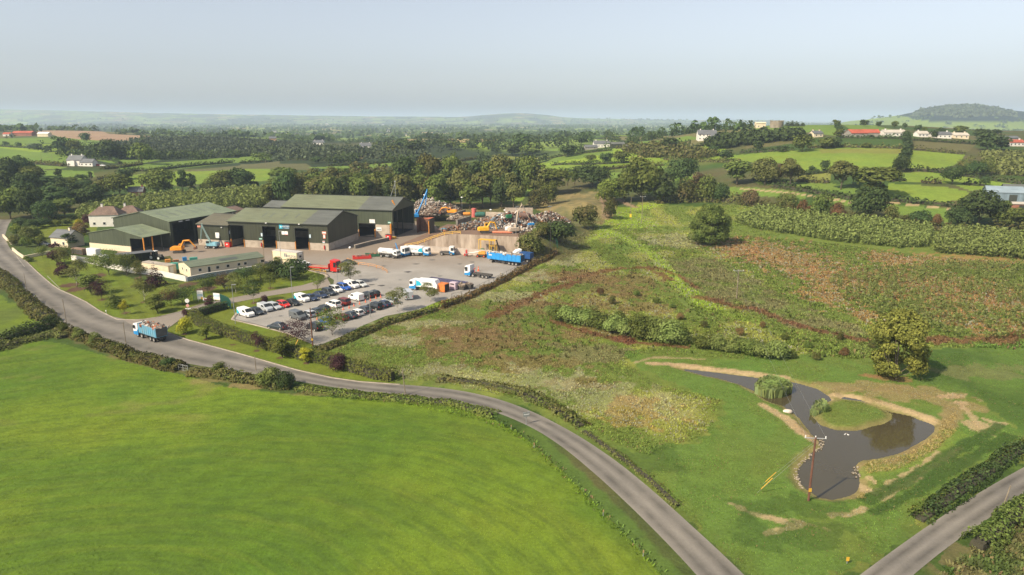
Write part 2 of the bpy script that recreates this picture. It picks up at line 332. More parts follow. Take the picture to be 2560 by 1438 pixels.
# rough pasture everywhere in the middle distance
n1 = fbm(GX / 35., GY / 35., 1); n2 = fbm(GX / 7., GY / 9., 2)
C = K['deep'] + (K['olive'] * .8 - K['deep']) * sstep(.35, .7, n1)[:, None]
def lay(mask, col, a=1.0):
    col = K[col] if isinstance(col, str) else np.array(col)
    w = (mask * a)[:, None] if mask.dtype != bool else (mask.astype(float) * a)[:, None]
    C[:] = C * (1 - w) + col * w
def field(pts, col, jit=0, c2=None, s=20., stripes=None):
    P = xy(pts); x, y = GX, GY
    if jit: x = GX + (fbm(GX / jit, GY / jit, 5, 3) - .5) * jit * 1.2; y = GY + (fbm(GX / jit, GY / jit, 9, 3) - .5) * jit * 2.4
    m = inpoly(x, y, P); lay(m, col)
    if c2: lay(m * sstep(.4, .7, fbm(GX / s, GY / (s * 1.6), len(pts), 3)), c2, .8)
    if stripes:
        a = math.radians(stripes); q = GX * math.cos(a) + GY * math.sin(a)
        lay(m * (vnoise(q / 3.2, GX * 0 + GY / 90., 4)), np.array(K[col]) * .8, .35)
    return m
# far patchwork of small fields, woods and hedges
fa = GY > 420
def patch(X, Y_):
    cs = 150.; gx = X + 60 * (fbm(X / 260, Y_ / 260, 21) - .5); gy = Y_ + 120 * (fbm(X / 300, Y_ / 300, 22) - .5)
    ix = np.floor(gx / cs); iy = np.floor(gy / (cs * 1.5)); best = np.full(gx.shape, 1e9); sec = best.copy(); bid = np.zeros(gx.shape)
    for di in (-1, 0, 1):
        for dj in (-1, 0, 1):
            a, b = ix + di, iy + dj
            px_ = (a + .15 + .7 * _h(a, b, 1)) * cs; py_ = (b + .15 + .7 * _h(a, b, 2)) * cs * 1.5
            d = np.hypot(gx - px_, (gy - py_) / 1.3); u = _h(a, b, 3)
            n_ = d < best; sec = np.where(n_, best, np.minimum(sec, d)); bid = np.where(n_, u, bid); best = np.where(n_, d, best)
    return bid, sec - best, sstep(.60, .72, fbm(X / 420., Y_ / 700., 40))
bid, edg, wd = patch(GX[fa], GY[fa])
pal = np.array([K['mid'] * 1.4, K['bright'] * 1.7, K['wood'] * 1.2, K['olive'] * 1.3, K['bright'] * 1.5, K['deep'] * 1.3, K['mid'] * 1.8, K['wood'] * 1.4, K['dry'] * 1.3, K['bright'] * 1.3])
cf = pal[np.minimum((bid * 10).astype(int), 9)]
cf = cf * (1 - wd[:, None]) + K['wood'] * wd[:, None]
ed = 1 - sstep(7, 14, edg); cf = cf * (1 - ed[:, None]) + K['wood'] * ed[:, None]
w = (sstep(440, 560, GY[fa]) * sstep(.42, .30, (GX / GY)[fa] * sstep(1200, 900, GY[fa])))[:, None]; C[fa] = C[fa] * (1 - w) + cf * w
# forest cap and fields of the long hill
hill = (GY > 2500) & (GY < 4600) & (GX > GY * .44)
capm = hill & (GZ > 38 + 12 * (fbm(GX / 200, GY / 200, 6) - .5) + 30 * sstep(.60, .54, GX / GY)) & (GX / GY > .535); lay(capm, (.010, .022, .014))
lay(hill & ~capm & (GZ > 0) & (vnoise(GX / 220, GY / 160, 77) > .35), K['bright'] * 1.4)
FLD = [
 ([(0, 370), (68, 378), (137, 384), (191, 392), (238, 400), (227, 406), (68, 406), (-200, 406), (-200, 366)], 'mid'),
 ([(-200, 346), (0, 346), (123, 346), (355, 354), (355, 359), (219, 367), (123, 359), (0, 365), (-200, 362)], 'mid'),
 ([(82, 327), (164, 326), (273, 335), (377, 340), (366, 351), (273, 354), (191, 348), (150, 343)], 'dirt'),
 ([(369, 324), (481, 327), (465, 337), (369, 332)], 'bright'),
 ([(232, 399), (355, 398), (410, 399), (342, 411), (273, 408)], 'mid'),
 ([(287, 414), (410, 406), (547, 395), (681, 395), (678, 400), (547, 411), (383, 428), (295, 422)], 'mid'),
 ([(60, 412), (170, 418), (150, 423), (60, 424)], 'mid'),
 ([(82, 425), (232, 428), (238, 441), (205, 452), (150, 444), (96, 436)], 'mid'),
 ([(323, 439), (410, 430), (533, 425), (675, 419), (675, 452), (629, 452), (437, 463), (328, 469), (230, 477), (232, 455)], 'bright'),
 ([(465, 425), (700, 403), (700, 416), (465, 429)], 'heath'),
 ([(600, 392), (655, 392), (682, 403), (600, 406)], 'mid'), ([(600, 411), (764, 409), (791, 425), (600, 425)], 'heath'),
 ([(600, 422), (674, 422), (674, 452), (600, 455)], 'bright'), ([(761, 419), (901, 414), (983, 406), (1010, 409), (928, 425), (860, 425)], 'mid'),
 ([(1037, 395), (1133, 395), (1106, 407), (1065, 406)], 'dry'), ([(720, 389), (846, 392), (914, 395), (900, 398), (720, 394)], 'dry'),
 ([(1233, 387), (1378, 389), (1342, 399), (1216, 407)], 'yell'), ([(1345, 414), (1446, 410), (1509, 411), (1500, 419), (1446, 425), (1408, 430), (1339, 436)], 'bright'),
 ([(1523, 430), (1569, 432), (1569, 441), (1528, 450)], 'mid'), ([(1534, 422), (1594, 414), (1665, 406), (1673, 414), (1651, 428)], 'mid'),
 ([(1391, 392), (1536, 376), (1528, 381), (1446, 398), (1353, 411)], 'mid'), ([(1348, 373), (1405, 370), (1473, 370), (1440, 381)], 'mid'),
 ([(1555, 359), (1654, 352), (1720, 340), (1752, 346), (1711, 354), (1687, 365), (1610, 365)], 'mid'),
 ([(1709, 378), (1769, 362), (1815, 359), (1815, 376), (1774, 387), (1711, 389)], 'bright'), ([(1594, 389), (1651, 389), (1640, 394), (1600, 394)], 'tan'),
 ([(1279, 469), (1337, 458), (1345, 470), (1320, 482), (1307, 501), (1279, 507)], 'bright'), ([(1801, 466), (1900, 469), (1900, 482), (1815, 488)], 'mid'),
 ([(1774, 392), (1850, 387), (1947, 379), (2100, 370), (2260, 373), (2255, 392), (2238, 412), (2227, 423), (2155, 426), (2005, 428), (2000, 412), (1850, 406), (1780, 402)], 'bright'),
 ([(2050, 374), (2260, 374), (2250, 386), (2050, 384)], 'yell'),
 ([(2094, 345), (2266, 347), (2266, 370), (2094, 366)], 'deep'), ([(1875, 318), (2091, 313), (2127, 334), (2091, 340), (2016, 331), (1961, 326), (1892, 334)], 'mid'),
 ([(2108, 313), (2183, 313), (2266, 331), (2136, 331)], 'mid'), ([(2280, 376), (2413, 386), (2402, 406), (2357, 423), (2266, 420)], 'bright'),
 ([(2291, 351), (2443, 359), (2418, 381), (2288, 370)], 'olive'), ([(2233, 431), (2357, 433), (2405, 440), (2600, 462), (2482, 476), (2421, 476), (2377, 459), (2308, 456), (2238, 456)], 'bright'),
 ([(2222, 459), (2377, 470), (2427, 481), (2399, 501), (2349, 506), (2216, 492)], 'bright'), ([(2205, 509), (2377, 523), (2371, 556), (2321, 551), (2230, 534), (2205, 520)], 'mid'),
 ([(2077, 492), (2133, 501), (2130, 514), (2088, 512)], 'mid'), ([(1850, 470), (1939, 473), (2016, 484), (2014, 498), (1850, 490)], 'mid'),
 ([(1975, 456), (2080, 459), (2161, 476), (2141, 487), (2072, 476), (1983, 465)], 'mid'), ([(1994, 440), (2077, 431), (2077, 453), (1994, 448)], 'yell'),
 ([(1880, 452), (1975, 452), (1983, 466), (1900, 462)], 'mid'), ([(1670, 440), (1740, 432), (1760, 452), (1690, 460)], 'mid'),
 ([(2449, 384), (2700, 378), (2700, 450), (2477, 434)], 'olive'), ([(1900, 352), (1995, 345), (1995, 358), (1920, 368), (1850, 372)], 'olive'),
 ([(2300, 336), (2440, 340), (2440, 350), (2300, 346)], 'olive'), ([(1850, 470), (2133, 506), (2130, 509), (1850, 474)], 'tan'), ([(2205, 502), (2377, 521), (2377, 524), (2205, 506)], 'tan'),
 ([(2230, 424), (2260, 372), (2266, 372), (2240, 426)], 'dirt')]
for p_, c_ in FLD: field(p_, dict(mid=(.120, .180, .032), bright=(.150, .210, .030)).get(c_, c_))
# field tint drift
C *= (1 + .22 * (n1 - .5) + .18 * (n2 - .5))[:, None]
# wet meadow and scrub between the yard and the pond
NEAR = (GY < 420)
MEAD = [(1345, 655), (1420, 610), (1500, 545), (1600, 505), (1900, 505), (2100, 560), (2560, 600), (3400, 700), (3400, 1000), (2560, 1130), (2200, 1390), (1960, 1520), (1850, 1425), (1500, 1122), (1300, 1014), (1000, 962), (905, 950), (740, 885), (800, 865), (905, 818), (1045, 778), (1240, 708)]
field(MEAD, 'mid', 3, 'yell', 9.)
field([(740, 880), (960, 800), (1200, 740), (1330, 760), (1250, 860), (1100, 960), (960, 945)], 'mid', 6, 'olive', 5.)
def blob(px, py, rx, ry, col, a=1., n=.8, s=4., z=0.):
    c = G(px, py); ex = G(px + rx, py); ey1 = G(px, py - ry); ey2 = G(px, py + ry)
    RX = abs(ex[0] - c[0]); RYy = abs(ey1[1] - ey2[1]) / 2
    m = (np.abs(GX - c[0]) < RX * 2.2) & (np.abs(GY - c[1]) < RYy * 2.6)
    x, y = GX[m], GY[m]; r = np.sqrt(((x - c[0]) / RX) ** 2 + ((y - c[1]) / RYy) ** 2) + n * (fbm(x / s, y / (s * 1.2), int(px) % 97, 4) - .5) * 2
    w = np.zeros(len(GX)); w[m] = 1 - sstep(.8, 1.05, r); lay(w, col, a)
def streak(pts, wd, col, a=1., n=1., s=3.):
    P = xy(pts); m = (GX > P[:, 0].min() - wd * 3) & (GX < P[:, 0].max() + wd * 3) & (GY > P[:, 1].min() - wd * 3) & (GY < P[:, 1].max() + wd * 3)
    x, y = GX[m], GY[m]; d = dline(x, y, P) / wd + n * (fbm(x / s, y / s, int(pts[0][0]) % 89, 4) - .5) * 2
    w = np.zeros(len(GX)); w[m] = 1 - sstep(.6, 1.1, d); lay(w, col, a)
# right hand scrub
field([(1760, 590), (1880, 565), (2300, 600), (2560, 640), (3200, 720), (3200, 900), (2560, 860), (2330, 860), (2200, 800), (2060, 770), (1900, 700), (1830, 640)], 'mid', 4)
for q in ((1950, 640, 110, 40), (2120, 700, 110, 40), (2330, 720, 110, 50), (2500, 740, 120, 60), (2060, 740, 60, 25), (2180, 790, 50, 15), (1850, 620, 60, 25), (2420, 650, 130, 18), (2240, 650, 60, 22), (2400, 800, 60, 30), (2540, 820, 60, 20)):
    blob(*q, 'rust', .6, 1.5, 1.6)
field([(1620, 650), (1780, 640), (1930, 720), (2060, 790), (2200, 840), (2160, 890), (2050, 840), (1900, 790), (1760, 740)], 'heath', 4, 'mid', 3.)
for q in ((1480, 720, 130, 22), (1350, 770, 120, 18), (1220, 840, 190, 26), (1500, 830, 70, 16), (1420, 690, 80, 14), (1600, 700, 60, 16), (1620, 770, 70, 14), (1180, 870, 120, 20), (1450, 960, 90, 14), (1330, 905, 130, 20), (1500, 760, 50, 16), (1120, 830, 60, 12)):
    blob(*q, 'brown', .6, 1.5, 1.6)
blob(1470, 880, 110, 22, 'heath', .9, .9); blob(1560, 850, 60, 12, 'redd', .9, 1.)
blob(1120, 930, 160, 22, 'pale', .35, 1.2, 2.5); blob(1300, 950, 160, 26, 'pale', .38, 1.2, 2.5); blob(1480, 990, 150, 40, 'pale', .38, 1.2, 2.5); blob(1640, 1010, 90, 40, 'pale', .3, 1.2, 2.5)
blob(1420, 650, 70, 12, 'pale', .6, 1.3, 3.); blob(1250, 740, 100, 12, 'pale', .6, 1.3, 3.); blob(1050, 810, 110, 10, 'pale', .6, 1.2, 2.5); blob(1340, 690, 60, 12, 'pale', .7, 1.3, 3.); blob(1000, 850, 80, 12, 'pale', .5, 1.2, 2.5); blob(1700, 600, 90, 16, 'pale', .45, 1.3, 3.)
blob(1390, 720, 120, 12, 'wet', .6, 1.2); blob(1270, 770, 90, 10, 'wet', .6, 1.2); blob(1590, 620, 50, 14, 'wet', .6, 1.); blob(900, 850, 50, 12, 'wet', .6, 1.)
streak([(1046, 772), (1160, 735), (1300, 668), (1395, 615), (1480, 555), (1540, 522), (1640, 512)], 4.6, K['bright'] * 1.45, .95, .5)
blob(1560, 545, 70, 26, K['bright'] * 1.3, .9, .8); streak([(1480, 565), (1560, 590), (1640, 640), (1690, 700), (1740, 745), (1800, 778), (1880, 800)], 2.6, K['bright'] * 1.4, .9, .6)
blob(1450, 575, 90, 22, K['bright'] * 1.35, .8, .8)
field([(1560, 880), (1700, 870), (1900, 880), (2100, 900), (2250, 930), (2400, 980), (2560, 1080), (2560, 1130), (2200, 1390), (1960, 1520), (1850, 1425), (1620, 1190), (1560, 1120), (1740, 1100), (1820, 1010), (1700, 960), (1590, 920)], 'wet', 2.5, 'mid', 6.)
field([(2290, 870), (2560, 850), (3200, 880), (3200, 1060), (2560, 1080), (2420, 990), (2300, 950)], 'deep', 4, 'wet', 8.)
blob(2480, 930, 120, 22, 'heath', .6, 1.2, 3.); blob(1850, 790, 120, 20, 'mid', .8, 1.1); blob(2120, 860, 140, 26, 'mid', .8, 1.)
blob(1720, 880, 160, 22, 'mid', .9); blob(1590, 1030, 90, 40, 'rust', .35, 1.3, 2.)
for pts, w_ in (([(1745, 742), (1790, 752), (1840, 768)], 2.), ([(1880, 770), (1960, 800), (2040, 825), (2150, 850)], 1.6), ([(2300, 848), (2400, 850), (2500, 846), (2620, 838)], 2.6), ([(1380, 800), (1440, 822), (1520, 842), (1600, 858), (1700, 866)], 1.3), ([(1380, 705), (1450, 690), (1540, 672), (1620, 668), (1680, 700)], 1.8), ([(1230, 790), (1330, 745), (1440, 705)], 2.), ([(1640, 668), (1700, 690), (1740, 720)], 1.)): streak(pts, w_, 'redd', .8, 1.2, 2.)
for q in ((1440, 690, 90, 14), (1330, 760, 80, 14), (1520, 700, 50, 10), (1560, 740, 60, 10), (1200, 830, 90, 14)): blob(*q, 'brown', .6, 1.4, 2.)
gain = sdist(GX[NEAR], GY[NEAR], xy(MEAD)); gw = (1 - sstep(-3, 1, gain))[:, None] * .28; C[NEAR] *= 1 + gw * np.array([1.1, 1.0, .7])
# dry banks round the pond
dP = np.full(len(GX), 99.); m = (GX > _pb[0]) & (GX < _pb[1]) & (GY > _pb[2]) & (GY < _pb[3])
jx = GX[m] + (fbm(GX[m] / 2.2, GY[m] / 2.2, 31, 2) - .5) * 1.0
dP[m] = np.maximum(sdist(jx, GY[m], POND), np.maximum(-sdist(jx, GY[m], ISLE), -sdist(jx, GY[m], ISLE2)))
wb = (1 - sstep(.35, 1.0 + 1.2 * fbm(GX / 3., GY / 3., 12), dP)); lay(wb, 'dry', .75)
streak([(1625, 908), (1700, 912), (1800, 924), (1880, 934), (1965, 944)], 1.0, 'tan', .95, .5, 1.5); streak([(1590, 905), (1640, 893), (1700, 895), (1760, 898)], .5, 'tan', .6, 1., 1.5)
streak([(1905, 1012), (1940, 1030), (1975, 1055), (2005, 1080), (2030, 1100)], 1.0, 'tan', .95, .6, 1.5); streak([(2085, 988), (2150, 995), (2220, 1010), (2280, 1028), (2345, 1055)], 1.0, 'tan', .9, .6, 1.5)
streak([(2000, 972), (2040, 985), (2075, 1000)], .6, 'tan', .8, .8, 1.5)
for q in ((2160, 965, 100, 16), (2280, 985, 110, 22), (2380, 1010, 70, 26), (2120, 975, 60, 10)): blob(*q, 'dry', .8, 1.1, 2.5)
streak([(2155, 1170), (2210, 1165), (2270, 1145), (2330, 1105), (2370, 1060), (2380, 1020)], 1.6, 'dry', .95, .5, 2.); streak([(2155, 1180), (2152, 1220), (2130, 1245)], .7, 'dry', .9, .5, 2.)
streak([(2160, 1185), (2250, 1170), (2320, 1135), (2390, 1085)], 1.6, (.13, .18, .03), .7, .8, 2.)
for q in ((2390, 1005, 28, 7), (2440, 1065, 30, 16), (2490, 1060, 22, 10), (2380, 990, 36, 6), (2165, 1225, 14, 12), (2180, 1200, 8, 10)): blob(*q, 'tan', .8, 1.3, 1.2)
for pts in ([(2185, 1235), (2240, 1200), (2300, 1165), (2350, 1130)], [(2200, 1250), (2290, 1195), (2400, 1120)], [(1830, 1258), (1870, 1280), (1920, 1295), (1980, 1310)], [(1910, 1335), (1960, 1322), (2010, 1310)], [(2080, 1290), (2130, 1282), (2160, 1272)], [(1985, 1300), (2060, 1320)], [(2400, 1010), (2430, 1040), (2450, 1070)], [(1920, 1290), (1960, 1300)]):
    streak(pts, .5, 'tan', .75, 1.3, 1.)
for pts in ([(2170, 1250), (2240, 1215), (2330, 1165), (2420, 1110), (2500, 1065)], [(2190, 1280), (2290, 1230), (2400, 1160), (2520, 1090)]): streak(pts, 1.1, 'deep', .9, .7, 2.)
for q in ((1960, 1265, 120, 30), (1990, 1340, 150, 40), (1640, 1160, 90, 40)): blob(*q, 'deep', .55, 1., 2.5)
for q in ((2220, 945, 60, 8), (2190, 940, 30, 6)): blob(*q, 'rust', .6, 1., 1.5)
# mound of dry grass and the track over it
field([(1345, 500), (1400, 488), (1500, 478), (1545, 500), (1530, 545), (1500, 560), (1440, 560), (1390, 545), (1330, 520)], 'dry', 4, 'heath', 6.)
streak([(1500, 480), (1508, 500), (1515, 520), (1510, 545)], 1.8, 'dirt', .8, .8); streak([(1548, 500), (1570, 512), (1590, 518)], 2., 'dirt', .9, .4)
blob(1330, 640, 50, 22, 'brown', .9, .9, 2.); blob(1390, 600, 60, 20, 'olive', .8, .9); streak([(1392, 632), (1340, 660), (1240, 712), (1165, 748), (1100, 772), (1040, 790), (960, 812), (900, 838), (820, 868)], 1.6, 'brown', .9, .6, 1.5)
field([(1060, 545), (1130, 505), (1330, 510), (1330, 545)], 'olive', 3, 'dry', 4.)
ss = ((GX - W0[0]) * WD[0] + (GY - W0[1]) * WD[1]) / WL; qq = (GX - W0[0]) * WN[0] + (GY - W0[1]) * WN[1]
bm_ = sstep(.99, 1.02, ss) * (1 - sstep(1.38, 1.5, ss)) * sstep(-8, -5, qq) * (1 - sstep(70, 95, qq)); lay(bm_, 'olive', .9); lay(bm_ * sstep(.45, .65, fbm(GX / 3., GY / 3., 71)), 'heath', .9); lay(bm_ * sstep(.5, .7, fbm(GX / 5., GY / 5., 72)), 'mid', .8)
# lawns
for p_ in (LAWN1, LAWN2, LAWN3, GARDEN):
    m_ = field(p_, 'lawn', 0, 'bright', 14.)
xl = GX * math.cos(math.radians(35)) + GY * math.sin(math.radians(35)); lm = inpoly(GX, GY, xy(LAWN1)); lay(lm * (np.sin(xl * 1.9) > 0), K['lawn'] * .72, .4)
field([(50, 645), (66, 640), (160, 725), (215, 750), (235, 770), (180, 738), (130, 712)], 'bright', 0)
for q in ((195, 722, 22, 9), (175, 713, 24, 6), (240, 690, 22, 7), (278, 742, 8, 3), (254, 750, 9, 3), (360, 755, 9, 3), (316, 782, 10, 3), (345, 695, 9, 3), (392, 705, 10, 3), (515, 722, 24, 8), (470, 712, 22, 9), (555, 705, 12, 8), (400, 760, 9, 3), (636, 757, 9, 2.5), (676, 721, 8, 2), (790, 734, 8, 2), (583, 862, 9, 3), (642, 877, 9, 3), (700, 895, 9, 3), (766, 908, 9, 3), (845, 922, 12, 3), (463, 835, 9, 3), (517, 848, 10, 3)): blob(*q, 'mulch', .95, .25, 1.)
# verges beside the road and the small field at the left edge
streak([(-60, 640), (-20, 672), (20, 705), (60, 745), (110, 790), (160, 824), (230, 852), (330, 892), (460, 922), (560, 942), (700, 962)], 2.6, 'olive', .9, .5, 2.)
streak([(740, 962), (860, 985), (1000, 996), (1130, 1008), (1240, 1038), (1320, 1078)], 1.8, 'deep', .95, .5, 2.)
streak([(1320, 1078), (1410, 1160), (1500, 1250), (1590, 1345), (1680, 1440), (1780, 1560)], 1.5, 'wet', .95, .4, 2.)
field([(-300, 735), (0, 735), (55, 770), (110, 812), (60, 835), (0, 845), (-300, 850)], 'bright', 2, 'mid', 8.)
# the mown field in front: tracks that follow its edge
m = inpoly(GX, GY, xFIELD); fx, fy = GX[m], GY[m]
edge = xy(FIELD[2:19], 0); cc_ = G(60, 1700, 0); d = np.hypot((fx - cc_[0]) * .8, fy - cc_[1]) + 8 * fbm(fx / 40., fy / 40., 60, 2)
s1 = fbm(d / 1.3, fx / 16. + d / 30., 61, 4); s2 = fbm(fx / 24., fy / 16., 62, 3); s3 = fbm(d / .5, fx / 4., 63, 3)
ca = np.array((.118, .172, .017))[None, :] * np.ones((len(fx), 1)); w = sstep(.35, .68, s2)[:, None] * .85; ca = ca * (1 - w) + np.array((.074, .130, .015)) * w
w = sstep(.5, .75, s1)[:, None] * .28; ca = ca * (1 - w) + np.array((.135, .17, .022)) * w
w = (sstep(.42, .72, s3) * 1.)[:, None] * .38; ca = ca * (1 - w) + K['deep'] * w
w = (sstep(.62, .78, fbm(fx / 11., fy / 6., 66, 3)) * sstep(85, 110, fy) * .35)[:, None]; ca = ca * (1 - w) + K['dry'] * w
C[m] = ca
blob(620, 965, 60, 8, 'dry', .8, .9, 2.); blob(300, 890, 60, 8, 'dry', .35, 1., 3.); blob(520, 950, 60, 8, 'dry', .5, 1., 3.); blob(800, 985, 60, 5, 'dry', .4, 1., 2.)
field([(2330, 1440), (2400, 1385), (2470, 1330), (2560, 1270), (2900, 1090), (3600, 1200), (3200, 2000), (2200, 2000)], 'olive', 3, 'deep', 3.)
C = np.clip(C, .004, .9)
F_i = np.arange(len(RY) - 1)[:, None] * len(CT) + np.arange(len(CT) - 1)[None, :]; F_i = F_i.ravel()
gm, nt, b_ = nodes('ground_cover'); L = nt.links.new
at = N(nt, 'ShaderNodeAttribute'); at.attribute_name = 'Col'; geo = N(nt, 'ShaderNodeNewGeometry')
na = N(nt, 'ShaderNodeTexNoise', Scale=2.6, Detail=6.0, Roughness=.7); nb = N(nt, 'ShaderNodeTexNoise', Scale=.42, Detail=5.0, Roughness=.65)
nc = N(nt, 'ShaderNodeTexNoise', Scale=.06, Detail=4.0)
for q in (na, nb, nc): L(geo.outputs['Position'], q.inputs['Vector'])
s_ = N(nt, 'ShaderNodeMath', operation='MULTIPLY_ADD'); s_.inputs[1].default_value = 1.15; L(na.outputs[0], s_.inputs[0])
s2_ = N(nt, 'ShaderNodeMath', operation='MULTIPLY_ADD'); s2_.inputs[1].default_value = .9; L(nb.outputs[0], s2_.inputs[0]); s2_.inputs[2].default_value = -.02
L(s2_.outputs[0], s_.inputs[2])
hs = N(nt, 'ShaderNodeHueSaturation'); L(at.outputs['Color'], hs.inputs['Color']); L(s_.outputs[0], hs.inputs['Value'])
hh = N(nt, 'ShaderNodeMath', operation='MULTIPLY_ADD'); hh.inputs[1].default_value = .05; hh.inputs[2].default_value = .475; L(nc.outputs[0], hh.inputs[0]); L(hh.outputs[0], hs.inputs['Hue'])
L(hs.outputs[0], b_.inputs['Base Color']); b_.inputs['Roughness'].default_value = .9; b_.inputs['Specular IOR Level'].default_value = .1
bp = N(nt, 'ShaderNodeBump', Strength=.55, Distance=.35); L(nb.outputs[0], bp.inputs['Height']); bp2 = N(nt, 'ShaderNodeBump', Strength=.5, Distance=.12); L(na.outputs[0], bp2.inputs['Height']); L(bp.outputs[0], bp2.inputs['Normal']); L(bp2.outputs[0], b_.inputs['Normal'])
ground = arrmesh('ground', np.stack([GX, GY, GZ], 1), np.stack([F_i, F_i + 1, F_i + len(CT) + 1, F_i + len(CT)], 1), gm, None, C, True); ground['kind'] = 'structure'

# ------------------------------------------------------------------ asphalt, concrete, kerbs, water
def pave(name, c, c2, c3=None, grad=None, rough=.85):
    m, nt, b = nodes(name); L = nt.links.new; geo = N(nt, 'ShaderNodeNewGeometry')
    a = N(nt, 'ShaderNodeTexNoise', Scale=.09, Detail=6.0, Roughness=.6); L(geo.outputs['Position'], a.inputs['Vector'])
    mr = N(nt, 'ShaderNodeMapRange'); mr.inputs[1].default_value = .35; mr.inputs[2].default_value = .65; L(a.outputs[0], mr.inputs[0])
    mx = N(nt, 'ShaderNodeMix', data_type='RGBA'); mx.inputs[6].default_value = (*c, 1); mx.inputs[7].default_value = (*c2, 1); L(mr.outputs[0], mx.inputs[0]); out = mx.outputs[2]
    if c3:   # dust towards the sheds: grows with distance y in the yard
        sx = N(nt, 'ShaderNodeSeparateXYZ'); L(geo.outputs['Position'], sx.inputs[0])
        nn = N(nt, 'ShaderNodeMath', operation='MULTIPLY_ADD'); nn.inputs[1].default_value = 30; L(a.outputs[0], nn.inputs[0]); L(sx.outputs['Y'], nn.inputs[2])
        m2 = N(nt, 'ShaderNodeMapRange'); m2.inputs[1].default_value = grad[0]; m2.inputs[2].default_value = grad[1]; L(nn.outputs[0], m2.inputs[0])
        x2 = N(nt, 'ShaderNodeMix', data_type='RGBA'); L(m2.outputs[0], x2.inputs[0]); L(out, x2.inputs[6]); x2.inputs[7].default_value = (*c3, 1); out = x2.outputs[2]
    f = N(nt, 'ShaderNodeTexNoise', Scale=3.0, Detail=5.0, Roughness=.75); L(geo.outputs['Position'], f.inputs['Vector'])
    g = N(nt, 'ShaderNodeMath', operation='MULTIPLY_ADD'); g.inputs[1].default_value = .5; g.inputs[2].default_value = .75; L(f.outputs[0], g.inputs[0])
    at = N(nt, 'ShaderNodeAttribute'); at.attribute_name = 'Col'
    h = N(nt, 'ShaderNodeHueSaturation'); L(out, h.inputs['Color']); L(g.outputs[0], h.inputs['Value'])
    L(h.outputs[0], b.inputs['Base Color']); b.inputs['Roughness'].default_value = rough; b.inputs['Specular IOR Level'].default_value = .25
    return m, nt, h
def ribbon(name, A, B, m, dz=.03, k=6, cols=10, wear=True):
    """road surface between two traced edges, draped on the ground; its colour attribute carries tyre wear across the lane"""
    A = xy(A, 0); B = xy(B, 0)
    if name == 'side_road': A, B = [np.vstack([q[0] + (q[0] - q[1]) / np.linalg.norm(q[0] - q[1]) * 150, q]) for q in (A, B)]
    def rs(P, n):
        s = np.r_[0, np.cumsum(np.hypot(*np.diff(P, axis=0).T))]; q = np.linspace(0, s[-1], n * 6)
        o = np.stack([np.interp(q, s, P[:, 0]), np.interp(q, s, P[:, 1])], 1)
        kk = np.ones(9) / 9; pd = np.pad(o, ((4, 4), (0, 0)), 'edge'); return np.stack([np.convolve(pd[:, i], kk, 'valid') for i in (0, 1)], 1)
    n = max(len(A), len(B)) * k; A = rs(A, n // 6 * 1 + 10); B = rs(B, n // 6 * 1 + 10)
    # pair B to A by nearest points, monotone
    j = 0; V = []; cc = []; rows = 0
    for i in range(len(A)):
        dd = np.hypot(*(B - A[i]).T); j2 = int(np.argmin(dd[j:min(j + 40, len(B))])) + j if i else 0
        j = max(j, j2)
        if i == len(A) - 1: j = len(B) - 1
        for q in range(cols + 1):
            s = q / cols; p = A[i] * (1 - s) + B[j] * s; V.append((p[0], p[1], hgt(p[0], p[1])[0] + dz)); cc.append((s, i * .1, 0))
        rows += 1
    F = [(r * (cols + 1) + q, r * (cols + 1) + q + 1, (r + 1) * (cols + 1) + q + 1, (r + 1) * (cols + 1) + q) for r in range(rows - 1) for q in range(cols)]
    o = arrmesh(name, V, F, m, None, np.array(cc)); o['kind'] = 'structure'; return o, A, B
asph, nt, h = pave('asphalt_road', (.195, .177, .152), (.145, .133, .117)); L = nt.links.new
at = N(nt, 'ShaderNodeAttribute'); at.attribute_name = 'Col'; sx = N(nt, 'ShaderNodeSeparateXYZ'); L(at.outputs['Vector'], sx.inputs[0])
wv = N(nt, 'ShaderNodeMath', operation='PINGPONG'); wv.inputs[1].default_value = .25; L(sx.outputs['X'], wv.inputs[0])   # two wheel tracks in each lane
mr = N(nt, 'ShaderNodeMapRange'); mr.inputs[1].default_value = .02; mr.inputs[2].default_value = .25; mr.inputs[3].default_value = 1.12; mr.inputs[4].default_value = .5; L(wv.outputs[0], mr.inputs[0])
gp = N(nt, 'ShaderNodeNewGeometry'); nn = N(nt, 'ShaderNodeTexNoise', Scale=.35, Detail=4.0); L(gp.outputs['Position'], nn.inputs['Vector'])
ml = N(nt, 'ShaderNodeMapRange'); ml.inputs[1].default_value = .35; ml.inputs[2].default_value = .65; ml.inputs[3].default_value = .35; ml.inputs[4].default_value = 1.; L(nn.outputs[0], ml.inputs[0])
mz = N(nt, 'ShaderNodeMix', data_type='FLOAT'); mz.inputs[2].default_value = 1.; L(ml.outputs[0], mz.inputs[0]); L(mr.outputs[0], mz.inputs[3])
old = h.inputs['Value'].links[0].from_socket; mm = N(nt, 'ShaderNodeMath', operation='MULTIPLY'); L(old, mm.inputs[0]); L(mz.outputs[0], mm.inputs[1]); L(mm.outputs[0], h.inputs['Value'])
road, RA, RB = ribbon('road', ROAD_R, ROAD_L, asph, .03)
lane, LA, LB = ribbon('side_road', SIDE_U, SIDE_L, asph, .034)
dmat, _, _ = pave('asphalt_drive', (.235, .20, .165), (.195, .17, .145))
drive, _, _ = ribbon('driveway', DRIVE_U, DRIVE_L, dmat, .038, cols=3)
ymat, nt, h = pave('yard_concrete', (.30, .278, .25), (.235, .22, .20), (.215, .17, .13), (215, 250))
def sheet(name, P, m, z=.034):
    b = MB(); b.prism([(p[0], p[1]) for p in P], -.25, z); o = b.build(name, m); o['kind'] = 'structure'; return o
sheet('yard', xy(YARD, 0), ymat, .026)
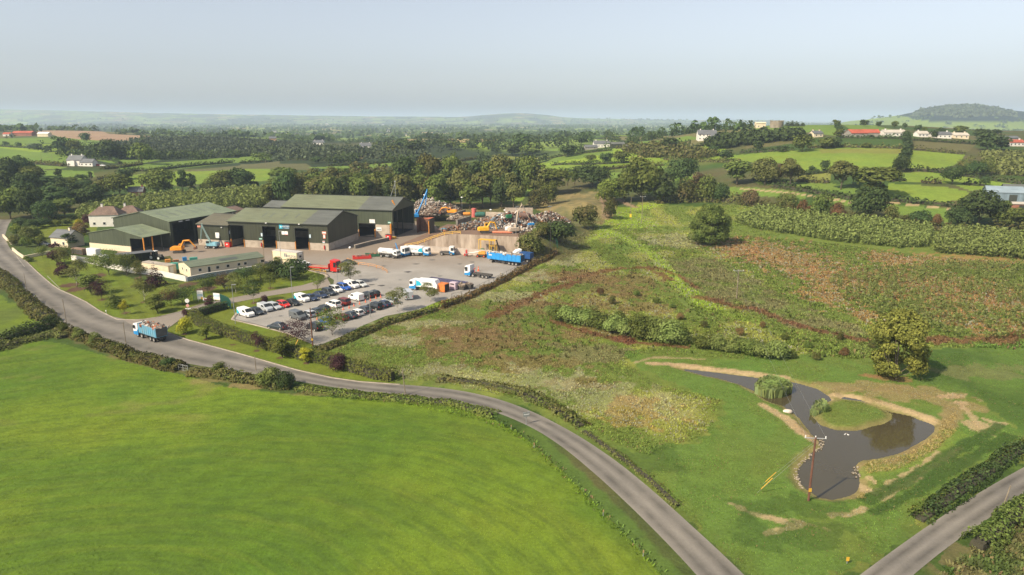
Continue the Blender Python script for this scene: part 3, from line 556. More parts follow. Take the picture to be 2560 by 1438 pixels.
kerbm = mat('kerb_concrete', (.30, .255, .20), .8, .2, 1.)
def kerb(name, P, w=.28, h=.12, z=0.):
    P = [Vector((p[0], p[1])) for p in P]; V = []; F = []
    for i, p in enumerate(P):
        d = (P[min(i + 1, len(P) - 1)] - P[max(i - 1, 0)]).normalized(); n = Vector((-d.y, d.x)) * w / 2
        for q, zz in ((p - n, -.1), (p - n, h), (p + n, h), (p + n, -.1)): V.append((q.x, q.y, zz + z))
    for i in range(len(P) - 1):
        for k in range(3): F.append((i * 4 + k, i * 4 + k + 1, i * 4 + 5 + k, i * 4 + 4 + k))
    o = arrmesh(name, V, F, kerbm); o['kind'] = 'structure'
def dense(P, n=200):
    P = np.array(P); s = np.r_[0, np.cumsum(np.hypot(*np.diff(P, axis=0).T))]; q = np.linspace(0, s[-1], n); return np.stack([np.interp(q, s, P[:, 0]), np.interp(q, s, P[:, 1])], 1)
kerb('kerb', dense(xy(ROAD_R[5:14] + [(351, 800), (391, 794), (449, 780), (500, 762), (568, 748), (654, 732), (751, 715)], 0)))
kerb('kerb', dense(xy([(422, 815), (412, 830), (470, 850), (600, 885), (740, 925), (830, 945), (900, 955), (1000, 962)], 0)))
kerb('kerb', dense(xy([(594, 782), (581, 799), (640, 813), (722, 834), (775, 856)], 0)), .7)
kerb('kerb', dense(xy([(744, 672), (775, 676), (815, 687), (820, 692), (795, 706)], 0)), 1.1)
# worn centre marking left in the junction
mk = MB(); mkm = mat('worn_paint', (.34, .31, .27), .8, .25, 2.)
for a_, b_2 in (((150, 722), (118, 690)), ((62, 668), (40, 640)), ((390, 846), (312, 828))):
    p, q = G(*a_, 0), G(*b_2, 0); d = Vector(q - p).normalized(); n_ = Vector((-d.y, d.x, 0)) * .07
    mk.add([p + n_, q + n_, q - n_, p - n_], [(0, 1, 2, 3)], mkm)
for v in range(len(mk.v)): mk.v[v] = (mk.v[v][0], mk.v[v][1], .037)
o = mk.build('road_marking', mkm); o['kind'] = 'structure'
# water
wm, nt, b_ = nodes('pond_water'); L = nt.links.new
geo = N(nt, 'ShaderNodeNewGeometry'); a = N(nt, 'ShaderNodeTexNoise', Scale=.16, Detail=5.0); L(geo.outputs['Position'], a.inputs['Vector'])
mx = N(nt, 'ShaderNodeMix', data_type='RGBA'); mx.inputs[6].default_value = (.055, .044, .020, 1); mx.inputs[7].default_value = (.065, .056, .034, 1); L(a.outputs[0], mx.inputs[0]); L(mx.outputs[2], b_.inputs['Base Color'])
b_.inputs['Roughness'].default_value = .05; b_.inputs['Specular IOR Level'].default_value = .55
r2 = N(nt, 'ShaderNodeTexNoise', Scale=1.1, Detail=3.0); L(geo.outputs['Position'], r2.inputs['Vector']); bp = N(nt, 'ShaderNodeBump', Strength=.04, Distance=.2); L(r2.outputs[0], bp.inputs['Height']); L(bp.outputs[0], b_.inputs['Normal'])
wb_ = MB(); c0 = POND.mean(0); wb_.prism([(c[0], c[1]) for c in POND + (POND - POND.mean(0)) * .0], WATER_Z - .01, WATER_Z)
# widen the sheet a little under the banks
Pn = []
for i in range(len(POND)):
    d = POND[(i + 1) % len(POND)] - POND[i - 1]; n_ = np.array([d[1], -d[0]]); n_ /= np.linalg.norm(n_)
    q = POND[i] + n_ * .8
    if inpoly(np.array([q[0]]), np.array([q[1]]), POND)[0]: q = POND[i] - n_ * .8
    Pn.append(q)
wb_ = MB(); wb_.prism(Pn, WATER_Z - .02, WATER_Z); o = wb_.build('water', wm); o['kind'] = 'structure'

# ------------------------------------------------------------------ haze
hb = MB(); hb.box(-26000, 26000, -60, 25900, -80, 208); hm = bpy.data.materials.new('haze_air'); hm.use_nodes = True; nt = hm.node_tree
nt.nodes.remove(nt.nodes['Principled BSDF']); pv = nt.nodes.new('ShaderNodeVolumePrincipled'); pv.inputs['Color'].default_value = (.62, .76, .97, 1)
pv.inputs['Density'].default_value = .000125; pv.inputs['Anisotropy'].default_value = 0.; nt.links.new(pv.outputs[0], nt.nodes['Material Output'].inputs['Volume'])
haze = hb.build('haze', hm); haze['kind'] = 'stuff'

# ------------------------------------------------------------------ buildings
def bits(name, m, parent, boxes):
    for q in boxes: b = MB(); b.box(*q, m); b.build(name, m, parent)
def cladmat(name, c, pitch=.35, rough=.5, axis=0, c2=None):
    """profiled metal sheet: ribs as bump and a faint colour step, streaked by weather"""
    if name in MATS: return MATS[name]
    m, nt, b = nodes(name); L = nt.links.new
    tc = N(nt, 'ShaderNodeTexCoord'); w = N(nt, 'ShaderNodeTexWave', Scale=1 / pitch / 2, Distortion=0.); w.wave_type = 'BANDS'; w.bands_direction = 'XY'[axis]
    L(tc.outputs['Object'], w.inputs['Vector'])
    mp = N(nt, 'ShaderNodeMapping'); L(tc.outputs['Object'], mp.inputs[0]); mp.inputs['Scale'].default_value = (1.2, 1.2, .08) if axis == 0 else (.15, 1.2, 1.2)
    n1 = N(nt, 'ShaderNodeTexNoise', Scale=1.3, Detail=5.0); L(mp.outputs[0], n1.inputs['Vector']); n2 = N(nt, 'ShaderNodeTexNoise', Scale=.12, Detail=4.0); L(tc.outputs['Object'], n2.inputs['Vector'])
    mr = N(nt, 'ShaderNodeMapRange'); mr.inputs[1].default_value = .3; mr.inputs[2].default_value = .7; L(n2.outputs[0], mr.inputs[0])
    mx = N(nt, 'ShaderNodeMix', data_type='RGBA'); mx.inputs[6].default_value = (*c, 1); mx.inputs[7].default_value = (*(c2 or tuple(v * .8 for v in c)), 1); L(mr.outputs[0], mx.inputs[0])
    a = N(nt, 'ShaderNodeMath', operation='MULTIPLY_ADD'); a.inputs[1].default_value = 1.1; a.inputs[2].default_value = .45; L(n1.outputs[0], a.inputs[0])
    a2 = N(nt, 'ShaderNodeMath', operation='MULTIPLY_ADD'); a2.inputs[1].default_value = .12; L(w.outputs['Fac'], a2.inputs[0]); L(a.outputs[0], a2.inputs[2])
    h = N(nt, 'ShaderNodeHueSaturation'); L(mx.outputs[2], h.inputs['Color']); L(a2.outputs[0], h.inputs['Value']); L(h.outputs[0], b.inputs['Base Color'])
    bp = N(nt, 'ShaderNodeBump', Strength=.35, Distance=.05); L(w.outputs['Fac'], bp.inputs['Height']); L(bp.outputs[0], b.inputs['Normal'])
    b.inputs['Roughness'].default_value = rough; b.inputs['Specular IOR Level'].default_value = .3; MATS[name] = m; return m
clad_dark = cladmat('olive_cladding', (.046, .050, .031)); clad_mid = cladmat('faded_green_cladding', (.070, .082, .052))
roof_green = cladmat('green_roof_sheet', (.135, .15, .088), axis=1, c2=(.12, .128, .075)); roof_pale = cladmat('pale_green_roof_sheet', (.185, .215, .135), axis=1, c2=(.15, .18, .11))
roof_brown = cladmat('brown_green_roof_sheet', (.115, .105, .068), axis=1); roof_grey = cladmat('grey_green_roof_sheet', (.115, .12, .105), axis=1); roof_slate = cladmat('slate_roof', (.12, .125, .13), .3, .6, 1)
conc = mat('cast_concrete', (.40, .34, .27), .85, .16, .7, c2=(.28, .23, .18)); blockm = mat('grey_block', (.26, .24, .21), .9, .2, 1.2)
trimd = mat('dark_trim', (.035, .04, .03), .5, .1); trimw = mat('white_trim', (.72, .70, .66), .5, .06); orange = mat('orange_post', (.68, .27, .035), .5, .1); yellow = mat('yellow_rail', (.62, .36, .035), .55, .12, 3.)
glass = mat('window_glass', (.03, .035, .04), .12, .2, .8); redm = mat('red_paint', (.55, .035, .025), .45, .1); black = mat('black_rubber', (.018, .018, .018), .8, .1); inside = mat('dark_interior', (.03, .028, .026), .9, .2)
white = mat('white_paint', (.74, .73, .70), .4, .04, 1.); cream = mat('cream_render', (.66, .56, .40), .75, .06, .8); whitew = mat('white_render', (.66, .63, .57), .8, .07, .6)
terrac = mat('brown_roof_tiles', (.16, .105, .078), .8, .25, 2.5); redr = mat('red_roof_sheet', (.38, .085, .045), .7, .2, .8); steelg = mat('galvanised_steel', (.34, .35, .35), .45, .12, 2., metal=.4)
skyl = mat('rooflight_sheet', (.085, .095, .075), .35, .15, 1.)
def frame(pL, pR, z):
    a, b = gz(*pL, z), gz(*pR, z); return a, math.atan2(b[1] - a[1], b[0] - a[0]), float(np.hypot(*(b - a)[:2]))
def text(s, size, m, parent, loc, rot, name='lettering', ext=.01):
    cu = bpy.data.curves.new(name, 'FONT'); cu.body = s; cu.size = size; cu.extrude = ext; cu.align_x = 'CENTER'; cu.align_y = 'CENTER'; t = bpy.data.objects.new(name, cu)
    COL.objects.link(t); dg = bpy.context.evaluated_depsgraph_get(); me = bpy.data.meshes.new_from_object(t.evaluated_get(dg)); COL.objects.unlink(t); bpy.data.objects.remove(t)
    me.materials.clear(); me.materials.append(m); o = bpy.data.objects.new(name, me); COL.objects.link(o); o.parent = parent; o.location = loc; o.rotation_euler = rot; return o
def wall_run(b, x0, x1, y0, y1, z0, z1, openings, m, axis='x'):
    """a wall with real door openings [(a, b, top)] cut into it"""
    xs = [x0]; 
    for a, c, t in sorted(openings): xs += [a, c]
    xs.append(x1)
    def bx(a, c, za, zb):
        if c - a < .01 or zb - za < .01: return
        if axis == 'x': b.box(a, c, y0, y1, za, zb, m)
        else: b.box(y0, y1, a, c, za, zb, m)
    for i in range(0, len(xs), 2): bx(xs[i], xs[i + 1], z0, z1)
    for a, c, t in openings: bx(a, c, max(t, z0), z1)
def shed(name, label, o, ang, L, W, ze, zr, clad, roofm, plinth=2.4, doors=(), gdoorR=None, group=None, over=.35, rights=None, cat='shed'):
    T = thing(name, label, cat, (o[0], o[1], 0), ang, group); t = .25
    w = MB(); wall_run(w, 0, L, 0, t, plinth, ze, doors, clad); wall_run(w, 0, L, W - t, W, plinth, ze, [], clad)
    go = [gdoorR] if gdoorR else []
    wall_run(w, t, W - t, 0, t, plinth, ze, [], clad, 'y'); wall_run(w, t, W - t, L - t, L, plinth, ze, go, clad, 'y')
    for x in (0, L - t): w.add([(x, 0, ze), (x, W, ze), (x, W / 2, zr - .12), (x + t, 0, ze), (x + t, W, ze), (x + t, W / 2, zr - .12)], [(0, 1, 2), (3, 5, 4), (0, 2, 5, 3), (1, 4, 5, 2)], clad)
    w.build('wall', clad, T)
    if plinth > 0:
        p = MB(); q = .06
        wall_run(p, -q, L + q, -q, t + q, 0, plinth, doors, conc); wall_run(p, -q, L + q, W - t - q, W + q, 0, plinth, [], conc)
        wall_run(p, t + q, W - t - q, -q, t + q, 0, plinth, [], conc, 'y'); wall_run(p, t + q, W - t - q, L - t - q, L + q, 0, plinth, go, conc, 'y')
        p.build('concrete_plinth', conc, T)
    r = MB(); e = over; s = (zr - ze) / (W / 2)
    for x0, x1, mm in (rights or [(-e, L + e, roofm)]):
        r.loft([[(x, -e, ze - e * s + .05), (x, W / 2, zr + .05), (x, W + e, ze - e * s + .05), (x, W + e, ze - e * s + .2), (x, W / 2, zr + .2), (x, -e, ze - e * s + .2)] for x in (x0, x1)], mm)
    R_ = r.build('roof', roofm, T)
    bits('gutter', trimd, R_, [(-e, L + e, -e - .18, -e, ze - e * s - .1, ze - e * s + .12), (-e, L + e, W + e, W + e + .18, ze - e * s - .1, ze - e * s + .12)])
    rc = MB(); rc.box(-e - .02, L + e + .02, W / 2 - .3, W / 2 + .3, zr + .14, zr + .26, trimd, 0, .25); rc.build('ridge_cap', roofm, R_)
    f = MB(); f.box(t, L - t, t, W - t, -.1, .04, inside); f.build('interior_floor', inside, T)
    for a, c, top in doors:
        bits('door_post', orange, T, [(a - .14, a + .02, -.3, .2, 0, plinth + .25), (c - .02, c + .14, -.3, .2, 0, plinth + .25)])
        d = MB(); d.box(a - .12, a, -.1, .05, plinth + .25, top, trimd); d.box(c, c + .12, -.1, .05, plinth + .25, top, trimd); d.box(a - .12, c + .12, -.1, .05, top, top + .18, trimd); d.build('door_frame', trimd, T)
    return T, R_
def rooflights(R_, spots, L, W, ze, zr, m=skyl, w=.9, length=.55):
    for x, side in spots:
        b = MB()
        y0, y1 = (W / 2 * (1 - length) * .5, W / 2 * (1 + length) * .5)
        if side: y0, y1 = W - y1, W - y0
        f = lambda y: ze + (zr - ze) * (1 - abs(y - W / 2) / (W / 2)) + .215
        b.add([(x, y0, f(y0)), (x + w, y0, f(y0)), (x + w, y1, f(y1)), (x, y1, f(y1))], [(0, 1, 2, 3)], m); b.build('rooflight', m, R_)

# central three-door shed
o, a, L_ = frame((569, 553), (818, 562), 9.3); W_ = 24.; zr = 12.6
def lx(px, py, o=None, a=0, z=0):     # local x of a pixel on the front line of a frame
    g = gz(px, py, z); return (g[0] - o[0]) * math.cos(a) + (g[1] - o[1]) * math.sin(a)
def fx_(px): 
    # x along front where column px crosses
    lo, hi = 0, 60
    for _ in range(30):
        m = (lo + hi) / 2; X = o[0] + m * math.cos(a); Y = o[1] + m * math.sin(a)
        if 1280 + FOC * X / (Y * CP + (CAM_H - 5) * SP) < px: lo = m
        else: hi = m
    return lo
drs = [(fx_(576) + .2, fx_(609), 7.9), (fx_(657), fx_(689.5), 7.9), (fx_(738), fx_(771.5), 7.7)]
T, R_ = shed('recycling_shed', 'long dark green shed with three tall open doorways and a blue sign', o, a, L_, W_, 9.3, zr, clad_dark, roof_green, 2.6, drs,
             rights=[(-.35, L_ - 9.5, roof_green), (L_ - 9.5, L_ + .35, roof_grey)], cat='shed')
rooflights(R_, [(L_ * .28, 0), (L_ * .36, 0), (L_ * .5, 0), (L_ * .62, 0)], L_, W_, 9.3, zr, w=.5, length=.3)
cyan = mat('cyan_sign', (.02, .38, .52), .4, .05); slate = mat('slate_blue_sign', (.07, .14, .20), .4, .05); dirtyw = mat('sign_white', (.75, .74, .72), .4, .04)
redsign = mat('faded_red_sign', (.62, .25, .18), .5, .1); bluesign = mat('pale_blue_sign', (.45, .60, .70), .5, .1); greensign = mat('green_sign', (.06, .30, .22), .5, .1)
def sign_on(parent, x0, x1, z0, z1, name, m, y=-.06, side='y', marks=()):
    s = MB(); s.box(x0, x1, y - .06, y, z0, z1, m); so = s.build(name, m, parent)
    for q0, q1, z2, z3, mm in marks:
        k = MB(); k.box(x0 + (x1 - x0) * q0, x0 + (x1 - x0) * q1, y - .08, y - .06, z0 + (z1 - z0) * z2, z0 + (z1 - z0) * z3, mm); k.build('sign_panel', mm, so)
    return so
c0 = fx_(700); s = sign_on(T, c0, fx_(725), 7.3, 8.75, 'company_sign', slate, marks=[(0, .31, 0, 1, cyan)]); w_ = fx_(725) - c0
for k in (-.14, .14): sb = MB(); sb.box(c0 + w_ * .155 + k - .09, c0 + w_ * .155 + k + .09, -.16, -.14, 7.7, 8.35, dirtyw); sb.build('logo_bar', dirtyw, s)
text('WILTON', .72, dirtyw, s, (c0 + w_ * .65, -.14, 8.1), (math.pi / 2, 0, 0)); sb = MB(); sb.box(c0 + w_ * .55, c0 + w_ * .97, -.15, -.13, 7.45, 7.55, bluesign); sb.build('sign_line', bluesign, s)
sign_on(T, fx_(705), fx_(712), 5.2, 6.4, 'notice_board', dirtyw); sign_on(T, fx_(712.5), fx_(720.5), 5.1, 6.4, 'notice_board', dirtyw, marks=[(.05, .95, .0, .12, redm)])
t_ = sign_on(T, fx_(806), fx_(816.5), 5.9, 6.9, 'warning_sign', redsign, marks=[(.1, .9, .35, .75, dirtyw)]); sign_on(T, fx_(808), fx_(814), 4.3, 5.85, 'warning_sign', redsign, marks=[(.2, .8, .2, .8, dirtyw)])
sign_on(T, fx_(806), fx_(811.5), 2.75, 3.5, 'small_sign', dirtyw, marks=[(.1, .9, .1, .5, bluesign), (.1, .9, .6, .85, redm)])
for q, zz in ((771.8, 4.4), (651, 4.2), (569.5, 4.6)): sign_on(T, fx_(q) + .25, fx_(q + 4) + .25, zz, zz + 1.2, 'door_number_sign', bluesign, marks=[(.3, .7, .2, .8, dirtyw)])
sign_on(T, fx_(647), fx_(655), 3.0, 3.6, 'exit_sign', greensign, marks=[(.1, .9, .35, .65, dirtyw)])
for q in (652, 810): e = MB(); e.cyl((fx_(q), -.25, .5), .22, 1.3, redm, 10); e.cyl((fx_(q), -.25, 1.8), .08, .2, black, 8); e.build('fire_extinguisher', redm, T)
for q in (670, 752): e = MB(); e.box(fx_(q) - .25, fx_(q) + .25, -.9, -.35, 9.1, 9.35, dirtyw); e.tube([(fx_(q), -.3, 9.2), (fx_(q), 0, 9.)], .05, trimd); e.build('floodlight', dirtyw, T)
cs_o, cs_a = o.copy(), a
# low link shed left of it
o, a, L_ = frame((492, 560), (569, 564), 7.8)
T, R_ = shed('link_shed', 'lower brown-roofed shed joined to the left end of the three-door shed', o, a, L_, 20., 7.8, 10.4, clad_dark, roof_brown, 2.2, [])
sign_on(T, L_ * .58, L_ * .58 + 1.7, 3., 5., 'notice_board', dirtyw); e = MB(); e.box(L_ * .8, L_ * .8 + .4, -.5, -.1, 6.9, 7.15, dirtyw); e.build('floodlight', dirtyw, T)
e = MB(); e.box(.2, 1.6, -.14, -.08, 6.6, 7.4, redsign); e.build('warning_sign', redsign, T)
# rear shed with the black open gable
o, a, L_ = frame((705, 517), (980, 526), 10.8); Lr = L_
dr = [(fx_(897), fx_(937), 5.2)]
T, R_ = shed('rear_shed', 'longest green shed at the back with a black open gable end facing the scrap', o, a, L_, 23., 10.8, 14.6, clad_mid, roof_green, 2.6, dr, gdoorR=(1.2, 21.8, 10.2),
             rights=[(-.35, fx_(898), roof_green), (fx_(898), L_ + .35, roof_grey)])
p = MB(); p.box(fx_(940), fx_(975), -.5, -.1, 0, 5.0, conc); p.build('concrete_panel', conc, T)
for q in (938.5, 978): p = MB(); p.box(fx_(q) - .2, fx_(q) + .2, -.75, -.05, 0, 5.6 if q > 950 else 3.2, orange); p.build('orange_post', orange, T)
sign_on(T, fx_(924), fx_(938), 5.5, 7.0, 'white_sign', dirtyw); sign_on(T, fx_(942), fx_(955), 2.6, 4., 'white_sign', dirtyw, y=-.52, marks=[(.1, .9, .25, .45, slate)]); sign_on(T, fx_(970), fx_(978), 5.6, 6.3, 'green_sign', greensign, marks=[(.1, .9, .3, .7, dirtyw)])
bits('gable_column', trimd, T, [(L_ - .3, L_ + .02, 23 * q, 23 * q + .35, 0, 10.2) for q in (.2, .45)])
rs_o, rs_a = o.copy(), a
rust = mat('rusty_steel', (.20, .085, .045), .85, .3, 1.5, c2=(.09, .045, .03)); scorch = mat('scorched_steel', (.05, .04, .035), .85, .3, .8)
# big pale-roofed shed on the left: the long open side faces the yard
o = gz(423, 555, 9.0); q = gz(588, 528, 9.0); a = math.atan2(q[1] - o[1], q[0] - o[0]); L_ = float(np.hypot(*(q - o)[:2])); W_ = float(np.hypot(*(gz(256, 549, 9.) - o)[:2]))
T, R_ = shed('open_sided_shed', 'large shed with pale green roof and black open side behind the orange digger', o, a, L_, W_, 9., 11.9, clad_mid, roof_pale, 0.05, [(1.2, L_ * .33, 8.3), (L_ * .33 + .6, L_ * .66, 8.3), (L_ * .66 + .6, L_ - 1, 8.3)])
rooflights(R_, [(L_ * f, s) for f in (.1, .24, .38, .52, .66, .8) for s in (0,)] + [(L_ * f, 1) for f in (.2, .45, .7)], L_, W_, 9., 11.9, w=.55, length=.45)
for k in (.12, .22): e = MB(); e.box(L_ * k, L_ * k + 1.6, -.5, -.12, 8.45, 8.8, dirtyw); e.build('floodlight', dirtyw, T)
e = MB(); e.box(L_ * .94, L_ * .99, 0, 1, 8.2, 9.2, dirtyw); e.build('gable_vent', dirtyw, T)
# small workshop in front with its open canopy corner
o = gz(357, 594, 5.6); q = gz(424, 582, 5.6); a = math.atan2(q[1] - o[1], q[0] - o[0]); L_ = float(np.hypot(*(q - o)[:2])); W_ = float(np.hypot(*(gz(185, 588.5, 5.6) - o)[:2]))
T = thing('workshop', 'small pale-roofed green workshop with a cream wall base and an open canopy corner', 'shed', (o[0], o[1], 0), a)
zr = 7.9; wy = W_ * .24
w = MB(); w.add([(0, wy, 2), (0, W_, 2), (0, W_, 5.6), (0, W_ / 2, zr), (0, 0, 5.6), (0, 0, 5.0), (0, wy, 4.9), (.25, wy, 2), (.25, W_, 2), (.25, W_, 5.6), (.25, W_ / 2, zr), (.25, 0, 5.6), (.25, 0, 5.0), (.25, wy, 4.9)],
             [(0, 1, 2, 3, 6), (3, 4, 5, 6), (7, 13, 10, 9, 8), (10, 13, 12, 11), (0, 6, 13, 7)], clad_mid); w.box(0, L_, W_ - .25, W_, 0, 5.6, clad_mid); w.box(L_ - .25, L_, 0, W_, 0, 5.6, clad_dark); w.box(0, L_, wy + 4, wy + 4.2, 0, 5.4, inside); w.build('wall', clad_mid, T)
p = MB(); p.box(-.1, .3, wy, W_ + .05, 0, 2, cream); p.build('wall_base', cream, T)
for x, y in ((.1, .1), (L_ * .33, .1), (L_ * .66, .1), (L_ - .1, .1)): e = MB(); e.box(x - .14, x + .14, y - .14, y + .14, 0, 5.5, orange if x < L_ * .5 else trimd); e.build('canopy_post', trimd, T)
r = MB(); s = (zr - 5.6) / (W_ / 2); r.loft([[(x, -.4, 5.6 - .4 * s), (x, W_ / 2, zr), (x, W_ + .3, 5.6 - .3 * s), (x, W_ + .3, 5.75 - .3 * s), (x, W_ / 2, zr + .15), (x, -.4, 5.75 - .4 * s)] for x in (-.3, L_ + .2)], roof_pale); R_ = r.build('roof', roof_pale, T)
f = lambda y: 5.75 + s * y + .03
for x, y0 in ((1.2, 2.2), (2.4, 3.2), (4.2, 3.4), (5.4, 4.4), (2.2, 6.2), (3.4, 7.0), (5.6, 6.4), (6.6, 7.2)):
    if y0 + 1.6 < W_ / 2 and x < L_ - 1: b = MB(); b.add([(x, y0, f(y0)), (x + .35, y0, f(y0)), (x + .35, y0 + 1.8, f(y0 + 1.8)), (x, y0 + 1.8, f(y0 + 1.8))], [(0, 1, 2, 3)], skyl); b.build('rooflight', skyl, R_)
ws_o, ws_a, ws_L = o.copy(), a, L_
# small grey shed behind the roofs
o, a, L_ = frame((660, 517), (708, 519), 6.5); shed('store_shed', 'small grey-roofed store peeping out behind the three-door shed', o, a, L_ + 3, 13., 6.5, 8.6, clad_mid, roof_grey, 0.05, [])
o, a, L_ = frame((575, 531), (612, 524), 6.2); shed('brown_shed', 'low brown-roofed shed between the two big green sheds', o, a, L_, 11., 6.2, 7.6, cream, terrac, 0.05, [])
# open shelter
o = gz(296, 639, 2.9); q = gz(384, 629, 2.9); a = math.atan2(q[1] - o[1], q[0] - o[0]); L_ = float(np.hypot(*(q - o)[:2]))
T = thing('lean_to_shelter', 'low grey-roofed open shelter beside the tractor', 'shelter', (o[0], o[1], 0), a)
r = MB(); r.box(-.2, L_ + .2, -.3, 4.2, 2.8, 2.95, roof_slate); r.build('roof', roof_slate, T); w = MB(); w.box(0, L_, 4, 4.2, 0, 2.8, clad_dark); w.box(0, .2, 0, 4, 0, 2.8, clad_dark); w.build('wall', clad_dark, T)
for x in (.1, L_ * .33, L_ * .66, L_ - .1): e = MB(); e.box(x - .08, x + .08, 0, .16, 0, 2.8, trimd); e.build('post', trimd, T)
# prefab office
creamp = mat('cream_panel', (.66, .56, .40), .6, .05, .8); greyp = mat('beige_panel', (.46, .42, .34), .6, .06, .8); officer = cladmat('office_roof', (.13, .155, .105), .4, .6, 1)
o = gz(475, 669, 3.1); q = gz(659, 643, 3.1); a = math.atan2(q[1] - o[1], q[0] - o[0]); L_ = float(np.hypot(*(q - o)[:2])); W_ = 9.6
T = thing('prefab_office', 'long cream single-storey office with shallow green roof and a row of small windows', 'office', (o[0], o[1], 0), a); zr = 4.05
w = MB(); w.box(0, L_, 0, W_, 0, 3.1, creamp); w.add([(0, 0, 3.1), (0, W_, 3.1), (0, W_ / 2, zr), (.2, 0, 3.1), (.2, W_, 3.1), (.2, W_ / 2, zr)], [(0, 1, 2), (3, 5, 4), (0, 2, 5, 3), (1, 4, 5, 2)], creamp); w.build('wall', creamp, T)
r = MB(); s = (zr - 3.1) / (W_ / 2); r.loft([[(x, -.3, 3.1 - .3 * s + .03), (x, W_ / 2, zr + .03), (x, W_ + .3, 3.13 - .3 * s), (x, W_ + .3, 3.3 - .3 * s), (x, W_ / 2, zr + .2), (x, -.3, 3.3 - .3 * s)] for x in (-.25, L_ + .25)], officer); R_ = r.build('roof', officer, T)
b = MB(); y0, y1 = 1.1, 2.9; f = lambda y: 3.3 + s * y + .05; b.add([(L_ * .42, y0, f(y0)), (L_ * .66, y0, f(y0)), (L_ * .66, y1, f(y1)), (L_ * .42, y1, f(y1))], [(0, 1, 2, 3)], skyl); b.build('solar_panel', skyl, R_)
def window(parent, x, z, w=.9, h=.8, y=0., side='front', nm='window', fm=None):
    fm = fm or trimw; b = MB()
    if side == 'front': b.box(x, x + w, y - .07, y - .01, z, z + h, fm); g = MB(); g.box(x + .09, x + w - .09, y - .09, y - .07, z + .09, z + h - .09, glass)
    else: b.box(y - .07, y - .01, x, x + w, z, z + h, fm); g = MB(); g.box(y - .09, y - .07, x + .09, x + w - .09, z + .09, z + h - .09, glass)
    k = b.build(nm, fm, parent); g.build('pane', glass, k); return k
for f in (.10, .33, .47, .62, .71, .95): window(T, L_ * f, 1.5, 1.0 if f < .9 else 1.4, .95)
window(T, L_ * .22, .5, .9, 2.1, nm='door'); window(T, 2.6, 1.4, .7, .9, 0, 'left'); window(T, 6.0, 1.4, .7, .9, 0, 'left')
d = MB(); d.box(L_ * .76, L_ * .90, -.05, -.01, .3, 2.9, greyp); d.build('panel', greyp, T); d = MB(); d.box(-.06, -.01, W_ * .49, W_ * .51, 0, 3.4, trimw); d.build('corner_trim', trimw, T)
# cream container next to it and the low walls
o, a, L_ = frame((352, 655), (420, 665), 2.6)
T = thing('store_container', 'cream flat-roofed container between the shelter and the cream office', 'container', (o[0], o[1], 0), a); w = MB(); w.box(0, L_, 0, 2.6, 0, 2.5, cream); w.build('wall', cream, T)
w = MB(); w.box(-.1, L_ + .1, -.1, 2.7, 2.5, 2.62, mat('felt_roof', (.38, .33, .27), .9, .15)); w.build('roof', None, T); w = MB(); w.box(L_, L_ + .05, .5, 1.6, 0, 2.1, trimw); w.build('door', trimw, T)
o, a, L_ = frame((404, 671), (428, 659), 2.4); T = thing('green_tank', 'low green store box behind the cream office gable', 'store', (gz(405, 661, 2)[0], gz(405, 661, 2)[1], 0), .5); w = MB(); w.box(0, 5.5, 0, 2.2, 0, 1.9, greensign, .1, .1); w.build('body', mat('tank_green', (.03, .12, .09), .5, .1), T); w = MB(); w.cyl((1.3, 1.1, 1.9), .3, .25, steelg); w.build('lid', steelg, T)
def lowwall(name, label, pts, h, m, th=.3, cap=None, cat='wall', zb=0, group=None):
    P = xy(pts, 0) if not isinstance(pts, np.ndarray) else pts; T = thing(name, label, cat, (P[0][0], P[0][1], 0), 0, group); b = MB(); c = MB()
    for p, q in zip(P[:-1], P[1:]):
        p = p - P0_(T); q = q - P0_(T); d = (q - p) / np.linalg.norm(q - p); n = np.array([-d[1], d[0]]) * th / 2
        b.prism([p - n, q - n, q + n, p + n], zb - .1, h, m); c.prism([p - n * 1.25, q - n * 1.25, q + n * 1.25, p + n * 1.25], h, h + .08, cap or m)
    b.build('wall_face', m, T); c.build('coping', cap or m, T); return T
def P0_(T): return np.array([T.location[0], T.location[1]])
lowwall('boundary_wall', 'low white wall running beside the cream office above the lawn', [(180, 650), (214, 656), (262, 668), (330, 682), (400, 690), (466, 704)], 1.5, whitew, .3)
lowwall('front_wall', 'grey-blue low wall with a white rail in front of the long office', [(468, 704), (520, 693), (600, 681), (655, 672)], 1.25, mat('blue_grey_panel', (.25, .28, .33), .6, .08), .3, cap=whitew)
lowwall('roadside_wall', 'low cream wall curving round the house entrance at the left roadside', [(32, 626), (45, 637), (60, 647), (95, 640), (125, 634)], .9, cream, .35)
lowwall('entrance_wall', 'short cream splay wall beyond the house entrance', [(8, 592), (18, 602), (30, 612)], .9, cream, .35)
